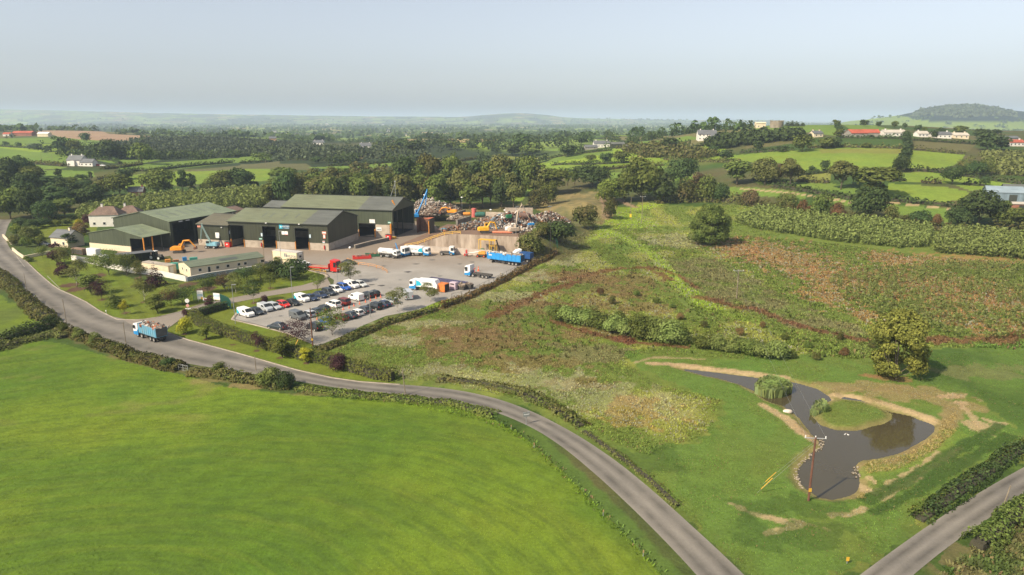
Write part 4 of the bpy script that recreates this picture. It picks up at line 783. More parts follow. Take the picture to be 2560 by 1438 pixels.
# stacked cabins
o, a, L_ = frame((680, 625.5), (741.5, 632), 5.3)
for k in (0, 1):
    T = thing('portable_cabin', ['lower cream cabin of the stack behind the red lorry, with small windows', 'upper cream cabin of the stack, lettered with the company name'][k], 'cabin', (o[0], o[1], 2.65 * k), a)
    w = MB(); w.box(0, L_, 0, 2.9, .05, 2.5, creamp); w.box(L_, L_ + .01, .05, 2.85, .1, 2.45, greyp); w.build('wall', creamp, T)
    w = MB(); rl = mat('olive_rail', (.30, .27, .12), .6, .1); w.box(-.04, L_ + .04, -.04, 2.94, 2.5, 2.64, mat('cabin_roof', (.50, .46, .42), .6, .08) if k else rl); w.build('roof', rl, T)
    bits('corner_post', rl, T, [(x - .02, x + .14, y, y + .13, .0, 2.5) for x in (0, L_ - .12) for y in (-.03, 2.8)])
    if k == 0: window(T, L_ * .17, 1.2, .75, .8, fm=greyp); window(T, L_ * .48, 1.2, .75, .8, fm=greyp); window(T, .8, 1.3, 1.0, .7, y=L_ + .1, side='right', fm=greyp)
    else:
        w = MB(); w.box(L_ + .02, L_ + .06, .9, 2.2, 1.9, 2.35, dirtyw); w.build('small_sign', dirtyw, T); w = MB(); w.box(L_ + .02, L_ + .06, 1.0, 1.9, .9, 1.5, glass); w.build('window', glass, T)
        for q in (.51, .57): w = MB(); w.box(L_ * q - .16, L_ * q + .16, -.05, -.01, 1.0, 2.05, mat('slate_lettering', (.10, .13, .17), .5, .05)); w.build('logo_bar', None, T)
        text('WILTON', 1.0, MATS['slate_lettering'], T, (L_ * .78, -.03, 1.25), (math.pi / 2, 0, 0))
# houses
def house(name, label, px, py, w, d, ang, ze=2.8, rise=2.2, wm=None, rm=None, chim=(0.15, .85), hip=0., wins=4, group=None, z=None, porch=0, two=False):
    g = G(px, py, z); T = thing(name, label, 'house', (g[0], g[1], g[2] - .3), ang, group); wm = wm or whitew; rm = rm or roof_slate; ze = ze + .3
    b = MB(); b.box(-w / 2, w / 2, 0, d, -1.5, ze, wm)
    if not hip: 
        for x in (-w / 2, w / 2 - .2): b.add([(x, 0, ze), (x, d, ze), (x, d / 2, ze + rise), (x + .2, 0, ze), (x + .2, d, ze), (x + .2, d / 2, ze + rise)], [(0, 1, 2), (3, 5, 4), (0, 2, 5, 3), (1, 4, 5, 2)], wm)
    if porch: b.box(-1.5, 1.5, -1.6, 0, -1.5, ze - .4, wm)
    b.build('wall', wm, T); r = MB(); e = .35; s = rise / (d / 2)
    if hip: r.add([(-w / 2 - e, -e, ze), (w / 2 + e, -e, ze), (w / 2 + e, d + e, ze), (-w / 2 - e, d + e, ze), (-w / 2 + hip, d / 2, ze + rise), (w / 2 - hip, d / 2, ze + rise)], [(0, 1, 5, 4), (1, 2, 5), (2, 3, 4, 5), (3, 0, 4), (3, 2, 1, 0)], rm)
    else: r.loft([[(x, -e, ze - e * s), (x, d / 2, ze + rise), (x, d + e, ze - e * s), (x, d + e, ze - e * s + .2), (x, d / 2, ze + rise + .2), (x, -e, ze - e * s + .2)] for x in (-w / 2 - e, w / 2 + e)], rm)
    R_ = r.build('roof', rm, T)
    for c in chim: k = MB(); x = -w / 2 + w * c; k.box(x - .4, x + .4, d / 2 - .4, d / 2 + .4, ze + rise * .5, ze + rise + 1.1, wm); k.box(x - .5, x + .5, d / 2 - .5, d / 2 + .5, ze + rise + 1.1, ze + rise + 1.25, trimd); k.build('chimney', wm, R_)
    for fl in ((0, 1) if two else (0,)):
        for i in range(wins):
            x = -w / 2 + w * (i + .5) / wins - .55
            if porch and abs(x + .55) < 1.8: continue
            window(T, x, 1.2 + fl * 2.6, 1.1, 1.15)
    return T
house('hip_roof_house', 'white house with brown hipped roof partly hidden by the pale-roofed shed', 262, 567, 12, 9, .15, 5.0, 3.4, rm=terrac, hip=3.2, chim=(.35,), wins=3)
house('brown_roof_house', 'house with dark brown roof just behind the white hipped house', 322, 556, 9, 8, .25, 4.0, 3.2, rm=terrac, hip=3., chim=(.3,), wins=2)
house('stone_cottage', 'small slate-roofed cream cottage between the garden and the green workshop', 150, 618, 8.5, 6.5, -.35, 3.6, 2.2, wm=cream, chim=(.75,), wins=2)
house('red_chimney_house', 'slate-roofed red brick house deep in the trees above the pale-roofed shed', 340, 492, 7.5, 6, .2, 3., 2.4, wm=mat('red_brick', (.28, .12, .08), .85, .2), chim=(.9,), wins=2)
hs = ['white farmhouse with grey roof and side wing standing among the left-hand fields', 'lower side wing of the white farmhouse in the left-hand fields']
house('white_farmhouse', 'white farmhouse with a grey slate roof standing among the left-hand fields', 186, 415, 12, 8, -.15, 4.2, 3.4, wins=4, porch=1)
house('farmhouse_annex', 'lower white annex on the right of the farmhouse in the left-hand fields', 216, 416, 10, 6, -.1, 3., 2.2, chim=(), wins=3)
house('two_gabled_house', 'pale two-storey house left of the bare red soil in the middle distance', 914, 375, 13, 9, .2, 4.6, 3., wins=4, two=True)
house('long_white_bungalow', 'white bungalow with grey roof low behind the dark plantation', 796, 362, 14, 8, .1, 3., 2.8, wins=3)
house('orange_roof_house', 'tiny orange-walled house above the plantation left of the white bungalow', 682, 352, 10, 8, .3, 3.4, 2.5, wm=mat('orange_render', (.5, .28, .13), .8, .1), wins=2, chim=())
house('hillside_farmhouse', 'white farmhouse with long slate roof on the low ridge right of centre', 1505, 369, 15, 8, .05, 3.6, 2.6, wins=5)
house('farm_outbuilding', 'grey outbuilding in front of the ridge farmhouse', 1478, 374, 12, 6, .1, 2.4, 1.6, chim=(), wins=2, wm=blockm)
house('farm_barn', 'dark green round-ended barn right of the ridge farmhouse', 1545, 370, 12, 8, .05, 3.4, 1.6, chim=(), wins=0, wm=clad_dark, rm=roof_grey)
house('grey_farm_store', 'low grey store shed furthest right in the ridge farmyard', 1580, 374, 16, 7, -.1, 2.4, 1.4, chim=(), wins=2, wm=blockm)
house('white_dome_barn', 'white half-hidden barn beside the tall tree clump', 1338, 373, 7, 7, .8, 3., 3., chim=(), wins=0)
house('white_gabled_villa', 'large white two-storey house on the wooded slope at right of centre', 1768, 351, 15, 10, -.1, 5., 3.2, wins=5, two=True)
house('villa_wing', 'small white wing right of the large white house on the wooded slope', 1788, 352, 7, 7, -.1, 3., 2.4, chim=(), wins=2)
house('yellow_bungalow', 'small cream bungalow at the top of the fields beside the dark wood', 2046, 343, 8, 7, .2, 2.8, 2., wm=cream, wins=2)
house('red_roof_barn', 'wide red-roofed barn, the left one of the hilltop farm', 2148, 343, 13, 10, .1, 3., 2.6, chim=(), wins=0, wm=blockm, rm=redr)
house('red_roof_barn', 'red-roofed grey barn, the right one of the hilltop farm', 2178, 342, 12, 10, -.15, 3., 2.4, chim=(), wins=0, wm=blockm, rm=redr)
house('grey_cowshed', 'long grey shed left of the red-roofed barns on the hill', 2117, 338, 10, 7, .1, 2.2, 1.2, chim=(), wins=0, wm=blockm)
house('pale_roof_bungalow', 'long white bungalow with pale roof, right of the red-roofed barns', 2238, 341, 17, 9, 0, 2.8, 2., wins=6, rm=mat('pale_tiles', (.42, .38, .32), .8, .1))
house('small_hill_bungalow', 'small white bungalow just right of the hedge line that climbs the hill', 2308, 343, 8, 7, 0, 2.6, 1.8, wins=3, rm=mat('pale_tiles', (.42, .38, .32)), chim=(.2,))
house('grey_roof_bungalow', 'white bungalow with grey roof midway along the hilltop lane', 2356, 346, 13, 8, -.1, 2.8, 2., wins=4)
house('cream_roof_bungalow', 'cream-roofed bungalow right of the grey-roofed one on the hilltop lane', 2403, 347, 11, 8, -.1, 2.6, 1.8, wm=cream, wins=3, rm=mat('pale_tiles', (.42, .38, .32)))
house('far_right_farmhouse', 'long white farmhouse with red roof at the right edge of the photo', 2542, 366, 12, 7, .1, 2.8, 1.8, wins=4, rm=redr)
house('far_right_barn', 'grey barn above the red-roofed farmhouse at the right edge', 2520, 354, 18, 7, .05, 2.6, 1.4, chim=(), wins=0, wm=blockm)
house('long_red_barn', 'long dark red barn beside the quarry at the far left', 55, 340, 26, 12, .05, 4., 2.4, chim=(), wins=0, wm=mat('red_brick', (.28, .12, .08)), rm=redr)
house('white_quarry_shed', 'cream shed between the red barn and the quarry banks', 107, 342, 14, 9, .05, 4., 2., chim=(), wins=0, wm=cream, rm=white)
house('tiny_red_house', 'small red-roofed building at the left edge beyond the fields', 16, 341, 9, 8, .1, 3., 2., chim=(), wins=1, rm=redr)
house('hilltop_cottage', 'low cream building left of the round ruin on the skyline', 1902, 320, 9, 5, 0, 4.5, .8, chim=(), wins=2, wm=cream, rm=cream)
# round hilltop ruin
g = G(1941, 319); T = thing('round_ruin', 'squat round stone ruin on the hilltop skyline', 'ruin', (g[0], g[1], g[2] - 1), 0); st = mat('old_stone', (.24, .20, .15), .9, .2, 1.); b = MB()
rg = [[(6 * math.cos(t), 6 * math.sin(t), z) for t in np.linspace(0, 2 * math.pi, 24, endpoint=False)] for z in (0, 6.6)]; b.loft(rg, st); b.build('tower', st, T)
b = MB()
for t in np.linspace(0, 2 * math.pi, 12, endpoint=False): b.box(5.6 * math.cos(t) - .5, 5.6 * math.cos(t) + .5, 5.6 * math.sin(t) - .5, 5.6 * math.sin(t) + .5, 6.6, 7.4, st)
b.build('parapet', st, T)
# right edge farm sheds
def simple_shed(name, label, px, py, w, d, ang, ze, rise, wm, rm):
    g = G(px, py); T = thing(name, label, 'shed', (g[0], g[1], g[2] - .4), ang); b = MB(); b.box(-w / 2, w / 2, 0, d, -1, ze, wm)
    for x in (-w / 2, w / 2 - .2): b.add([(x, 0, ze), (x, d, ze), (x, d / 2, ze + rise), (x + .2, 0, ze), (x + .2, d, ze), (x + .2, d / 2, ze + rise)], [(0, 1, 2), (3, 5, 4), (0, 2, 5, 3), (1, 4, 5, 2)], wm)
    b.build('wall', wm, T); r = MB(); s = rise / (d / 2); e = .3; r.loft([[(x, -e, ze - e * s + .03), (x, d / 2, ze + rise + .03), (x, d + e, ze - e * s + .03), (x, d + e, ze - e * s + .2), (x, d / 2, ze + rise + .2), (x, -e, ze - e * s + .2)] for x in (-w / 2 - e, w / 2 + e)], rm); r.build('roof', rm, T)
    dd = MB(); dd.box(w * .1, w * .1 + 3, -.05, 0, 0, ze * .8, trimd); dd.build('door', trimd, T); return T
bl = cladmat('blue_grey_sheet', (.15, .20, .235), .4, .5, 0); bl2 = cladmat('blue_grey_roof', (.24, .30, .34), .4, .5, 1)
simple_shed('farm_shed', 'blue-grey farm shed with pale rooflight band at the right edge', 2512, 503, 14, 14, -.45, 4.2, 2.2, bl, bl2)
simple_shed('farm_shed', 'dark grey lean farm shed behind the blue-grey one at the right edge', 2548, 492, 12, 10, -.45, 4., 1.6, bl, roof_grey)
simple_shed('block_store', 'small red-brown block store below the farm sheds at the right edge', 2542, 522, 8, 5, -.2, 2.4, .6, mat('red_brick', (.28, .12, .08)), mat('pale_tiles', (.42, .38, .32)))

# ------------------------------------------------------------------ vehicles
def paint(name, c, rough=.3): return mat('paint_' + name, c, rough, .03, .6)
lampm = mat('lamp_glass', (.6, .6, .56), .2, .05); tailm = mat('tail_lamp', (.55, .03, .02), .3, .05); chrome = mat('wheel_alloy', (.45, .44, .42), .35, .05, metal=.3); chass = mat('chassis_grey', (.06, .055, .05), .7, .2)
PC = dict(white=(.72, .71, .69), silver=(.40, .42, .44), dark=(.035, .045, .058), black=(.016, .018, .02), navy=(.025, .04, .085), red=(.55, .025, .02), maroon=(.16, .022, .02), blue=(.02, .09, .38), grey=(.10, .11, .115), pale=(.52, .53, .52))
def wheel(T, x, y, r=.32, w=.22, hub=None):
    b = MB(); b.cyl((x, y - w / 2, r), r, w, black, 14, 'y'); k = b.build('wheel', black, T)
    h = MB(); s = -1 if y < 0 else 1; h.cyl((x, y + s * w / 2 - (.01 if s > 0 else .02), r), r * .62, .03, hub or chrome, 10, 'y'); h.build('rim', chrome, k); return k
def sect(x, w, zl, zt): return [(x, -w * .92, zl), (x, -w, zl + .12), (x, -w, zt - .18), (x, -w * .92, zt), (x, w * .92, zt), (x, w, zt - .18), (x, w, zl + .12), (x, w * .92, zl)]
KIND = dict(  # length, half width, belt height, roof height, glass base x0..x1, roof x0..x1 (from the rear), hood height
    hatch=(4.1, .86, .92, 1.46, .05, 3.05, .45, 2.35, .88), saloon=(4.7, .90, .92, 1.43, .55, 3.45, 1.25, 2.75, .86), estate=(4.6, .89, .94, 1.48, .06, 3.35, .35, 2.65, .88), suv=(4.6, .93, 1.05, 1.70, .08, 3.35, .4, 2.7, 1.02))
def car(kind, col, px, py, ang, label, group=None, z=None):
    g = G(px, py, 0) if z is None else G(px, py); L_, w, zb, zr, g0, g1, r0, r1, zh = KIND[kind]; m = paint(col, PC[col])
    T = thing('parked_car', label, 'car', (g[0], g[1], g[2] + .03), math.radians(ang), group); o = -L_ / 2
    b = MB(); b.loft([sect(o, w * .86, .42, zb - .1), sect(o + .12, w * .95, .28, zb), sect(o + .7, w, .2, zb), sect(o + g1 - .1, w, .2, zb), sect(o + g1 + .1, w * .99, .2, zb - .02), sect(o + L_ - .6, w * .96, .22, zh - .08), sect(o + L_ - .12, w * .86, .28, zh - .2), sect(o + L_, w * .74, .42, zh - .3)], m)
    b.build('body', m, T, bevel=0)
    h = MB(); wt = w * .74; h.add([(o + g0, -w * .93, zb - .02), (o + g1, -w * .93, zb - .02), (o + g1, w * .93, zb - .02), (o + g0, w * .93, zb - .02), (o + r0, -wt, zr), (o + r1, -wt, zr), (o + r1, wt, zr), (o + r0, wt, zr)], [(4, 5, 6, 7), (0, 1, 5, 4), (1, 2, 6, 5), (2, 3, 7, 6), (3, 0, 4, 7)], glass); h.build('window', glass, T)
    r = MB(); r.box(o + r0 - .06, o + r1 + .06, -wt - .04, wt + .04, zr - .03, zr + .04, m, .08, .08)
    for s in (-1, 1):
        for (xa, xb) in ((g1, r1), (g0, r0), ((g0 + g1) / 2, (r0 + r1) / 2)): r.tube([(o + xa, s * w * .94, zb), (o + xb, s * (wt + .01), zr)], .045, m, 4)
    r.build('roof', m, T)
    for x in (.8, L_ - .85):
        for s in (-1, 1): wheel(T, o + x, s * (w - .08))
    for s in (-1, 1):
        q = MB(); q.box(o + L_ - .16, o + L_ - .02, s * w * .62 - .16, s * w * .62 + .16, zh - .34, zh - .2, lampm); q.build('headlight', lampm, T)
        q = MB(); q.box(o - .01, o + .1, s * w * .74 - .12, s * w * .74 + .12, zb - .32, zb - .06, tailm); q.build('tail_light', tailm, T)
    return T
def van(col, px, py, ang, label, L_=4.6, w=.94, zr=1.88, flash=None, group=None, name='parked_van'):
    g = G(px, py, 0); T = thing(name, label, 'van', (g[0], g[1], .03), math.radians(ang), group); o = -L_ / 2; m = paint(col, PC[col]); hood = o + L_ - .05
    b = MB(); x1 = o + L_ - 1.75; x2 = o + L_ - 1.0
    S = [sect(o, w * .93, .35, zr - .12), sect(o + .15, w, .25, zr), sect(x1, w, .22, zr), sect(x2, w, .22, 1.22), sect(hood - .3, w * .96, .25, 1.05), sect(hood, w * .8, .35, .85)]
    b.loft(S, m); b.build('body', m, T)
    g_ = MB(); g_.add([(x1 + .04, -w * .78, zr - .02), (x1 + .04, w * .78, zr - .02), (x2 - .02, w * .88, 1.26), (x2 - .02, -w * .88, 1.26)], [(0, 1, 2, 3)], glass)
    for i in range(len(g_.v)): g_.v[i] = (g_.v[i][0] + .05, g_.v[i][1], g_.v[i][2] + .04)
    g_.build('windscreen', glass, T)
    for s in (-1, 1):
        q = MB(); q.add([(x1 - .75, s * (w + .012), 1.15), (x2 - .15, s * (w + .012), 1.15), (x1 + .02, s * (w + .012), zr - .22), (x1 - .75, s * (w + .012), zr - .22)], [(0, 1, 2, 3)], glass); q.build('side_window', glass, T)
        q = MB(); q.box(hood - .14, hood - .02, s * w * .6 - .15, s * w * .6 + .15, .72, .88, lampm); q.build('headlight', lampm, T)
        q = MB(); q.box(o - .02, o + .06, s * w * .84 - .07, s * w * .84 + .07, .8, 1.2, tailm); q.build('tail_light', tailm, T)
        if flash: q = MB(); q.add([(o + .02, s * (w + .008), zr - .35), (o + .02, s * (w + .008), .4), (o + 1.5, s * (w + .008), .4), (o + .8, s * (w + .008), 1.1)], [(0, 1, 2, 3)], cyan); q.build('side_graphic', cyan, T)
        for x in (.85, L_ - .9): wheel(T, o + x, s * (w - .08), .34)
    return T
AR = -39
row1 = [('v', 'white', 616, 790, 'white van with blue rear flash at the left end of the first parking row', 5.0, 1.9, 1), ('hatch', 'dark', 643, 785, 'dark blue hatchback just right of the white van with the blue flash'), ('v', 'silver', 664, 777, 'silver small van, third in the first parking row', 4.5, 1.82, 0), ('estate', 'silver', 686, 772, 'silver car between the silver van and the red hatchback'),
        ('hatch', 'red', 709, 767, 'bright red hatchback in the first parking row'), ('saloon', 'black', 732, 762, 'black car just right of the red hatchback'), ('v', 'white', 756, 753, 'white van with blue rear flash in the middle of the first parking row', 4.6, 1.85, 1), ('saloon', 'navy', 777, 750, 'navy car just right of the mid-row white van'),
        ('saloon', 'navy', 801, 743, 'navy car next to the dark grey off-roader'), ('suv', 'dark', 823, 737, 'dark grey off-roader in the first row beside the white off-roader'), ('suv', 'white', 840, 730, 'white off-roader in the first parking row beside the blue pick-up'), ('suv', 'blue', 860, 724, 'bright blue car between the white off-roader and the white van'),
        ('v', 'white', 880, 719, 'plain white van second from the right in the first parking row', 4.9, 1.95, 0), ('estate', 'pale', 901, 716, 'pale silver car at the right end of the first parking row')]
for r in row1:
    if r[0] == 'v': van(r[1], r[2], r[3], AR, r[4], r[5], zr=r[6], flash=r[7], group='vans in the car park')
    else: car(r[0], r[1], r[2], r[3], AR + random.uniform(-2, 2), r[4], 'cars in the car park')
van('grey', 745, 797, AR, 'dark grey van at the left end of the middle parking row', 4.7, group='vans in the car park')
for k, c_, x, y, l in (('hatch', 'silver', 771, 791, 'silver hatchback just right of the dark grey van'), ('saloon', 'dark', 790, 785, 'dark blue car right of the silver hatchback in the middle row'), ('hatch', 'black', 808, 777, 'black hatchback behind the round green tree in the middle row'), ('suv', 'white', 834, 767, 'white off-roader beside the maroon car in the middle row'), ('suv', 'maroon', 857, 761, 'maroon people carrier in the middle parking row'),
                       ('estate', 'black', 917, 743, 'black estate just right of the white van in the middle row'), ('hatch', 'black', 934, 739, 'black hatchback at the right end of the middle row'),
                       ('saloon', 'blue', 816, 808, 'blue car half hidden by the round green tree'), ('hatch', 'maroon', 853, 800, 'maroon hatchback hidden behind the round green tree'), ('saloon', 'dark', 874, 794, 'dark saloon left of the white hatchback in the row by the meadow'), ('hatch', 'white', 891, 788, 'white hatchback in the row by the meadow'),
                       ('saloon', 'dark', 911, 780, 'dark grey saloon right of the white hatchback in the row by the meadow'), ('suv', 'black', 937, 772, 'black off-roader in the row by the meadow, near the slim lamp post'), ('saloon', 'navy', 959, 765, 'navy saloon beside the silver estate in the row by the meadow'), ('estate', 'silver', 976, 757, 'silver estate half behind the young tree near the grey van')):
    car(k, c_, x, y, AR + 180 + random.uniform(-3, 3), l, 'cars in the car park')
van('white', 890, 750, AR + 180, 'white van in the middle row surrounded by orange cones', 4.6, group='vans in the car park')
van('silver', 1018, 745, AR + 150, 'large silver van parked at the meadow edge beyond the young tree', 5.6, 1.0, 2.3, group='vans in the car park')
car('saloon', 'dark', 693, 822, 158, 'dark saloon parked alone beside the kerb at the corner of the car park', 'cars in the car park'); car('suv', 'black', 786, 824, 140, 'black people carrier behind the purple-leaved tree', 'cars in the car park')
car('saloon', 'black', 872, 661, -15, 'black car parked beside the yellow barrier near the red lorry', 'cars in the yard'); car('estate', 'dark', 110, 614, -10, 'dark estate car on the drive of the slate-roofed cottage')
car('hatch', 'red', 246, 415, 20, 'tiny red car beside the white farmhouse far away', 'cars at the far farmhouse', z=1); car('hatch', 'white', 258, 416, 0, 'tiny white car right of the red one at the far farmhouse', 'cars at the far farmhouse', z=1)

def cab(T, m, x, w=1.22, h=2.9, d=1.9, z0=.95, visor=True, low=None, zc=None):
    """flat-fronted lorry cab whose front is at x; returns the mesh"""
    b = MB(); xb = x - d
    b.side([(xb, z0), (x, z0 - .35), (x + .04, z0 + .75), (x - .16, h - .15), (x - .45, h), (xb, h + (.25 if visor else 0))], -w, w, m)
    k = b.build('cab', m, T)
    g = MB(); g.add([(x + .06, -w * .88, z0 + .78), (x + .06, w * .88, z0 + .78), (x - .10, w * .86, h - .3), (x - .10, -w * .86, h - .3)], [(0, 1, 2, 3)], glass); g.build('windscreen', glass, k)
    for s in (-1, 1):
        g = MB(); g.add([(x - .15, s * (w + .015), z0 + .72), (x - .25, s * (w + .015), h - .4), (x - 1.1, s * (w + .015), h - .4), (x - 1.1, s * (w + .015), z0 + .72)], [(0, 1, 2, 3)], glass); g.build('side_window', glass, k)
        q = MB(); q.box(x - .3, x - .18, s * (w + .1) - .06, s * (w + .1) + .06, h - 1.1, h - .5, black); q.build('mirror', black, k)
        q = MB(); q.box(x - .02, x + .05, s * w * .75 - .18, s * w * .75 + .18, z0 - .2, z0 - .02, lampm); q.build('headlight', lampm, k)
    if low: q = MB(); q.side([(xb, z0 - .5), (x + .05, z0 - .5), (x + .06, z0 + .1), (xb + .5, z0 + .35), (xb, z0 + .9)], -w - .012, w + .012, low); q.build('lower_panel', low, k)
    return k
def chassis(T, x0, x1, axles, r=.5, w=1.22, m=None, tanks=True):
    b = MB(); b.box(x0, x1, -.45, .45, .75, .98, m or chass)
    for x in np.arange(x0 + .5, x1, 1.3): b.box(x, x + .15, -1.0, 1.0, .7, .85, m or chass)
    if tanks: b.box((x0 + x1) / 2 - .7, (x0 + x1) / 2 + .7, -1.15, -.5, .5, .95, steelg); b.box((x0 + x1) / 2 - .5, (x0 + x1) / 2 + .6, .5, 1.15, .5, .95, m or chass)
    b.build('chassis', m or chass, T)
    for a in axles:
        for s in (-1, 1): wheel(T, a, s * (w - .18), r, .3, mat('hub_grey', (.28, .26, .24), .5, .1))
def lorry(label, px, py, ang, L_=8.5, name='lorry', cat='lorry', z=0.03):
    g = G(px, py, 0); return thing(name, label, cat, (g[0], g[1], z), math.radians(ang))
wp = paint('white', PC['white']); bluep = mat('haulage_blue', (.015, .20, .46), .4, .1, 1.); skipm = mat('worn_blue_skip', (.06, .24, .36), .6, .3, .9, c2=(.20, .25, .26)); brightblue = mat('bright_blue_steel', (.02, .23, .55), .45, .12, .7)
def load(T, x0, x1, w, z, n, seed, cols, name='load', s=(.15, .6)):
    """a heap of odd pieces: one mesh"""
    r = random.Random(seed); b = MB(); ms = [mat('scrap_%d' % i, c, .7, .25, 2., metal=.0) for i, c in enumerate(SC)]
    for i in range(n):
        x = r.uniform(x0, x1); y = r.uniform(-w, w); q = Matrix.Rotation(r.uniform(0, 6.3), 3, 'Z') @ Matrix.Rotation(r.uniform(-.9, .9), 3, 'X'); d = [r.uniform(*s), r.uniform(*s), r.uniform(.05, s[1] * .6)]
        V = [q @ Vector((a * d[0], b_ * d[1], c * d[2])) + Vector((x, y, z + r.uniform(-.1, .3))) for a in (-1, 1) for b_ in (-1, 1) for c in (-1, 1)]
        b.add(V, [(0, 1, 3, 2), (4, 6, 7, 5), (0, 4, 5, 1), (2, 3, 7, 6), (0, 2, 6, 4), (1, 5, 7, 3)], ms[r.choice(cols)])
    return b.build(name, ms[0], T)
SC = [(.15, .115, .09), (.22, .19, .165), (.15, .07, .04), (.34, .29, .24), (.09, .07, .06), (.26, .20, .15), (.42, .14, .06), (.10, .16, .20), (.55, .52, .48), (.24, .11, .06)]
# tipper on the road
T = lorry('white and blue lorry carrying a worn blue skip of scrap on the main road', 379, 846, 145, name='skip_lorry')
chassis(T, -4.6, 4.3, (-3.2, -1.9, 1.6, 3.3)); cab(T, wp, 4.8, low=bluep)
b = MB(); t = .1; b.box(-4.5, 2.5, -1.2, 1.2, 1.15, 1.25, skipm); 
for s in (-1, 1): b.box(-4.5, 2.5, s * 1.2 - .05, s * 1.2 + .05, 1.2, 3.1, skipm)
for x in (-4.5, 2.45): b.box(x, x + .08, -1.2, 1.2, 1.2, 3.1, skipm if x > 0 else mat('skip_rear', (.085, .085, .08), .7, .2))
for x in np.arange(-4.2, 2.5, .85):
    for s in (-1, 1): b.box(x, x + .12, s * 1.25 - .06, s * 1.25 + .06, 1.2, 3.05, skipm)
b.build('skip', skipm, T); load(T, -4.2, 2.2, 1.0, 2.85, 70, 3, [1, 3, 5, 6, 6, 0, 8]); b = MB(); b.tube([(2.9, 0, 1.), (2.8, 0, 3.3), (2.2, 0, 3.5)], .12, chass); b.build('hook_arm', chass, T)
# road sweeper
T = lorry('white tank lorry, leftmost of the lorries by the low concrete wall', 974, 644, -24, name='tank_lorry'); chassis(T, -3.8, 3.2, (-2.6, 2.2)); cab(T, wp, 3.7, h=2.7, visor=False, low=chass)
b = MB(); b.loft([[(x, s_ * math.cos(t) * 1.15, 2.1 + 1.0 * math.sin(t)) for t in np.linspace(0, 2 * math.pi, 14, endpoint=False) for s_ in (1,)] for x in (-3.8, 1.6)], wp); b.build('tank', wp, T); b = MB(); b.box(-3.9, -3.7, -1, 1, 1.2, 2.9, mat('cream_door', (.55, .45, .32))); b.build('tank_end', None, T); text('WILTON', .5, slate, T, (-1.2, -1.17, 2.15), (math.pi / 2, 0, 0))
T = lorry('white and blue tractor unit standing just behind the white tank lorry', 1001, 639, -34, name='tractor_unit'); chassis(T, -3.4, 2.8, (-2., -.9, 1.9)); cab(T, wp, 3.2, h=3.2, low=bluep); b = MB(); b.tube([(-1, .3, 1.), (-2.4, .4, 4.0)], .16, brightblue); b.tube([(-.2, -.4, 1.), (-1.4, -.6, 3.2)], .1, brightblue); b.build('lift_arm', brightblue, T)
def refuse(label, px, py, ang, wide=1.0):
    T = lorry(label, px, py, ang, name='refuse_lorry'); chassis(T, -4., 3.6, (-2.9, -1.6, 2.4)); cab(T, wp, 4.1, h=2.9, visor=False, low=bluep)
    b = MB(); b.side([(-3.0, 1.1), (2.0, 1.1), (2.0, 3.0), (1.7, 3.2), (-2.9, 3.3)], -1.2, 1.2, wp); b.build('body', wp, T, bevel=.08); b = MB(); b.side([(-4.3, .9), (-3.05, 1.0), (-2.95, 3.3), (-3.7, 3.2), (-4.4, 2.0)], -1.18, 1.18, wp); b.build('tailgate', wp, T, bevel=.06)
    for s in (-1, 1):
        q = MB(); q.add([(1.9, s * 1.22, 1.3), (1.9, s * 1.22, 2.9), (.8, s * 1.22, 2.6), (.2, s * 1.22, 1.6)], [(0, 1, 2, 3)], cyan); q.build('side_graphic', cyan, T)
        text('WILTON', .62, slate, T, (-1.1, s * 1.23, 2.35), (math.pi / 2, 0, 0 if s < 0 else math.pi))
    return T
refuse('white refuse lorry with blue front parked along the low wall', 1046, 639, -14); refuse('white and blue refuse lorry at the meadow end of the yard, facing left', 1062, 726, 158)
T = lorry('white and blue low yard tractor unit alone beside the low wall', 1121, 638, -8, name='yard_tractor'); chassis(T, -3., 2.4, (-2.1, 1.2), r=.52, tanks=False); b = MB(); b.box(-2.9, .2, -.95, .95, .7, 1.25, chass, .1, .1); b.build('deck', chass, T); cab(T, wp, 2.2, w=1.1, h=3.1, d=1.7, visor=False, low=bluep)
T = lorry('white and blue hook-loader lorry with bare chassis near the meadow fence', 1198, 693, 152, name='hook_loader'); chassis(T, -4.4, 3.6, (-3.1, -1.8, 1.5, 2.8)); cab(T, wp, 4.3, h=3.3, low=bluep); b = MB(); b.box(-4.4, 1.8, -.5, -.3, 1., 1.3, chass); b.box(-4.4, 1.8, .3, .5, 1., 1.3, chass); b.tube([(1.4, 0, 1.1), (1.8, 0, 2.2), (1.3, 0, 2.6)], .12, redm); b.build('hook_frame', chass, T)
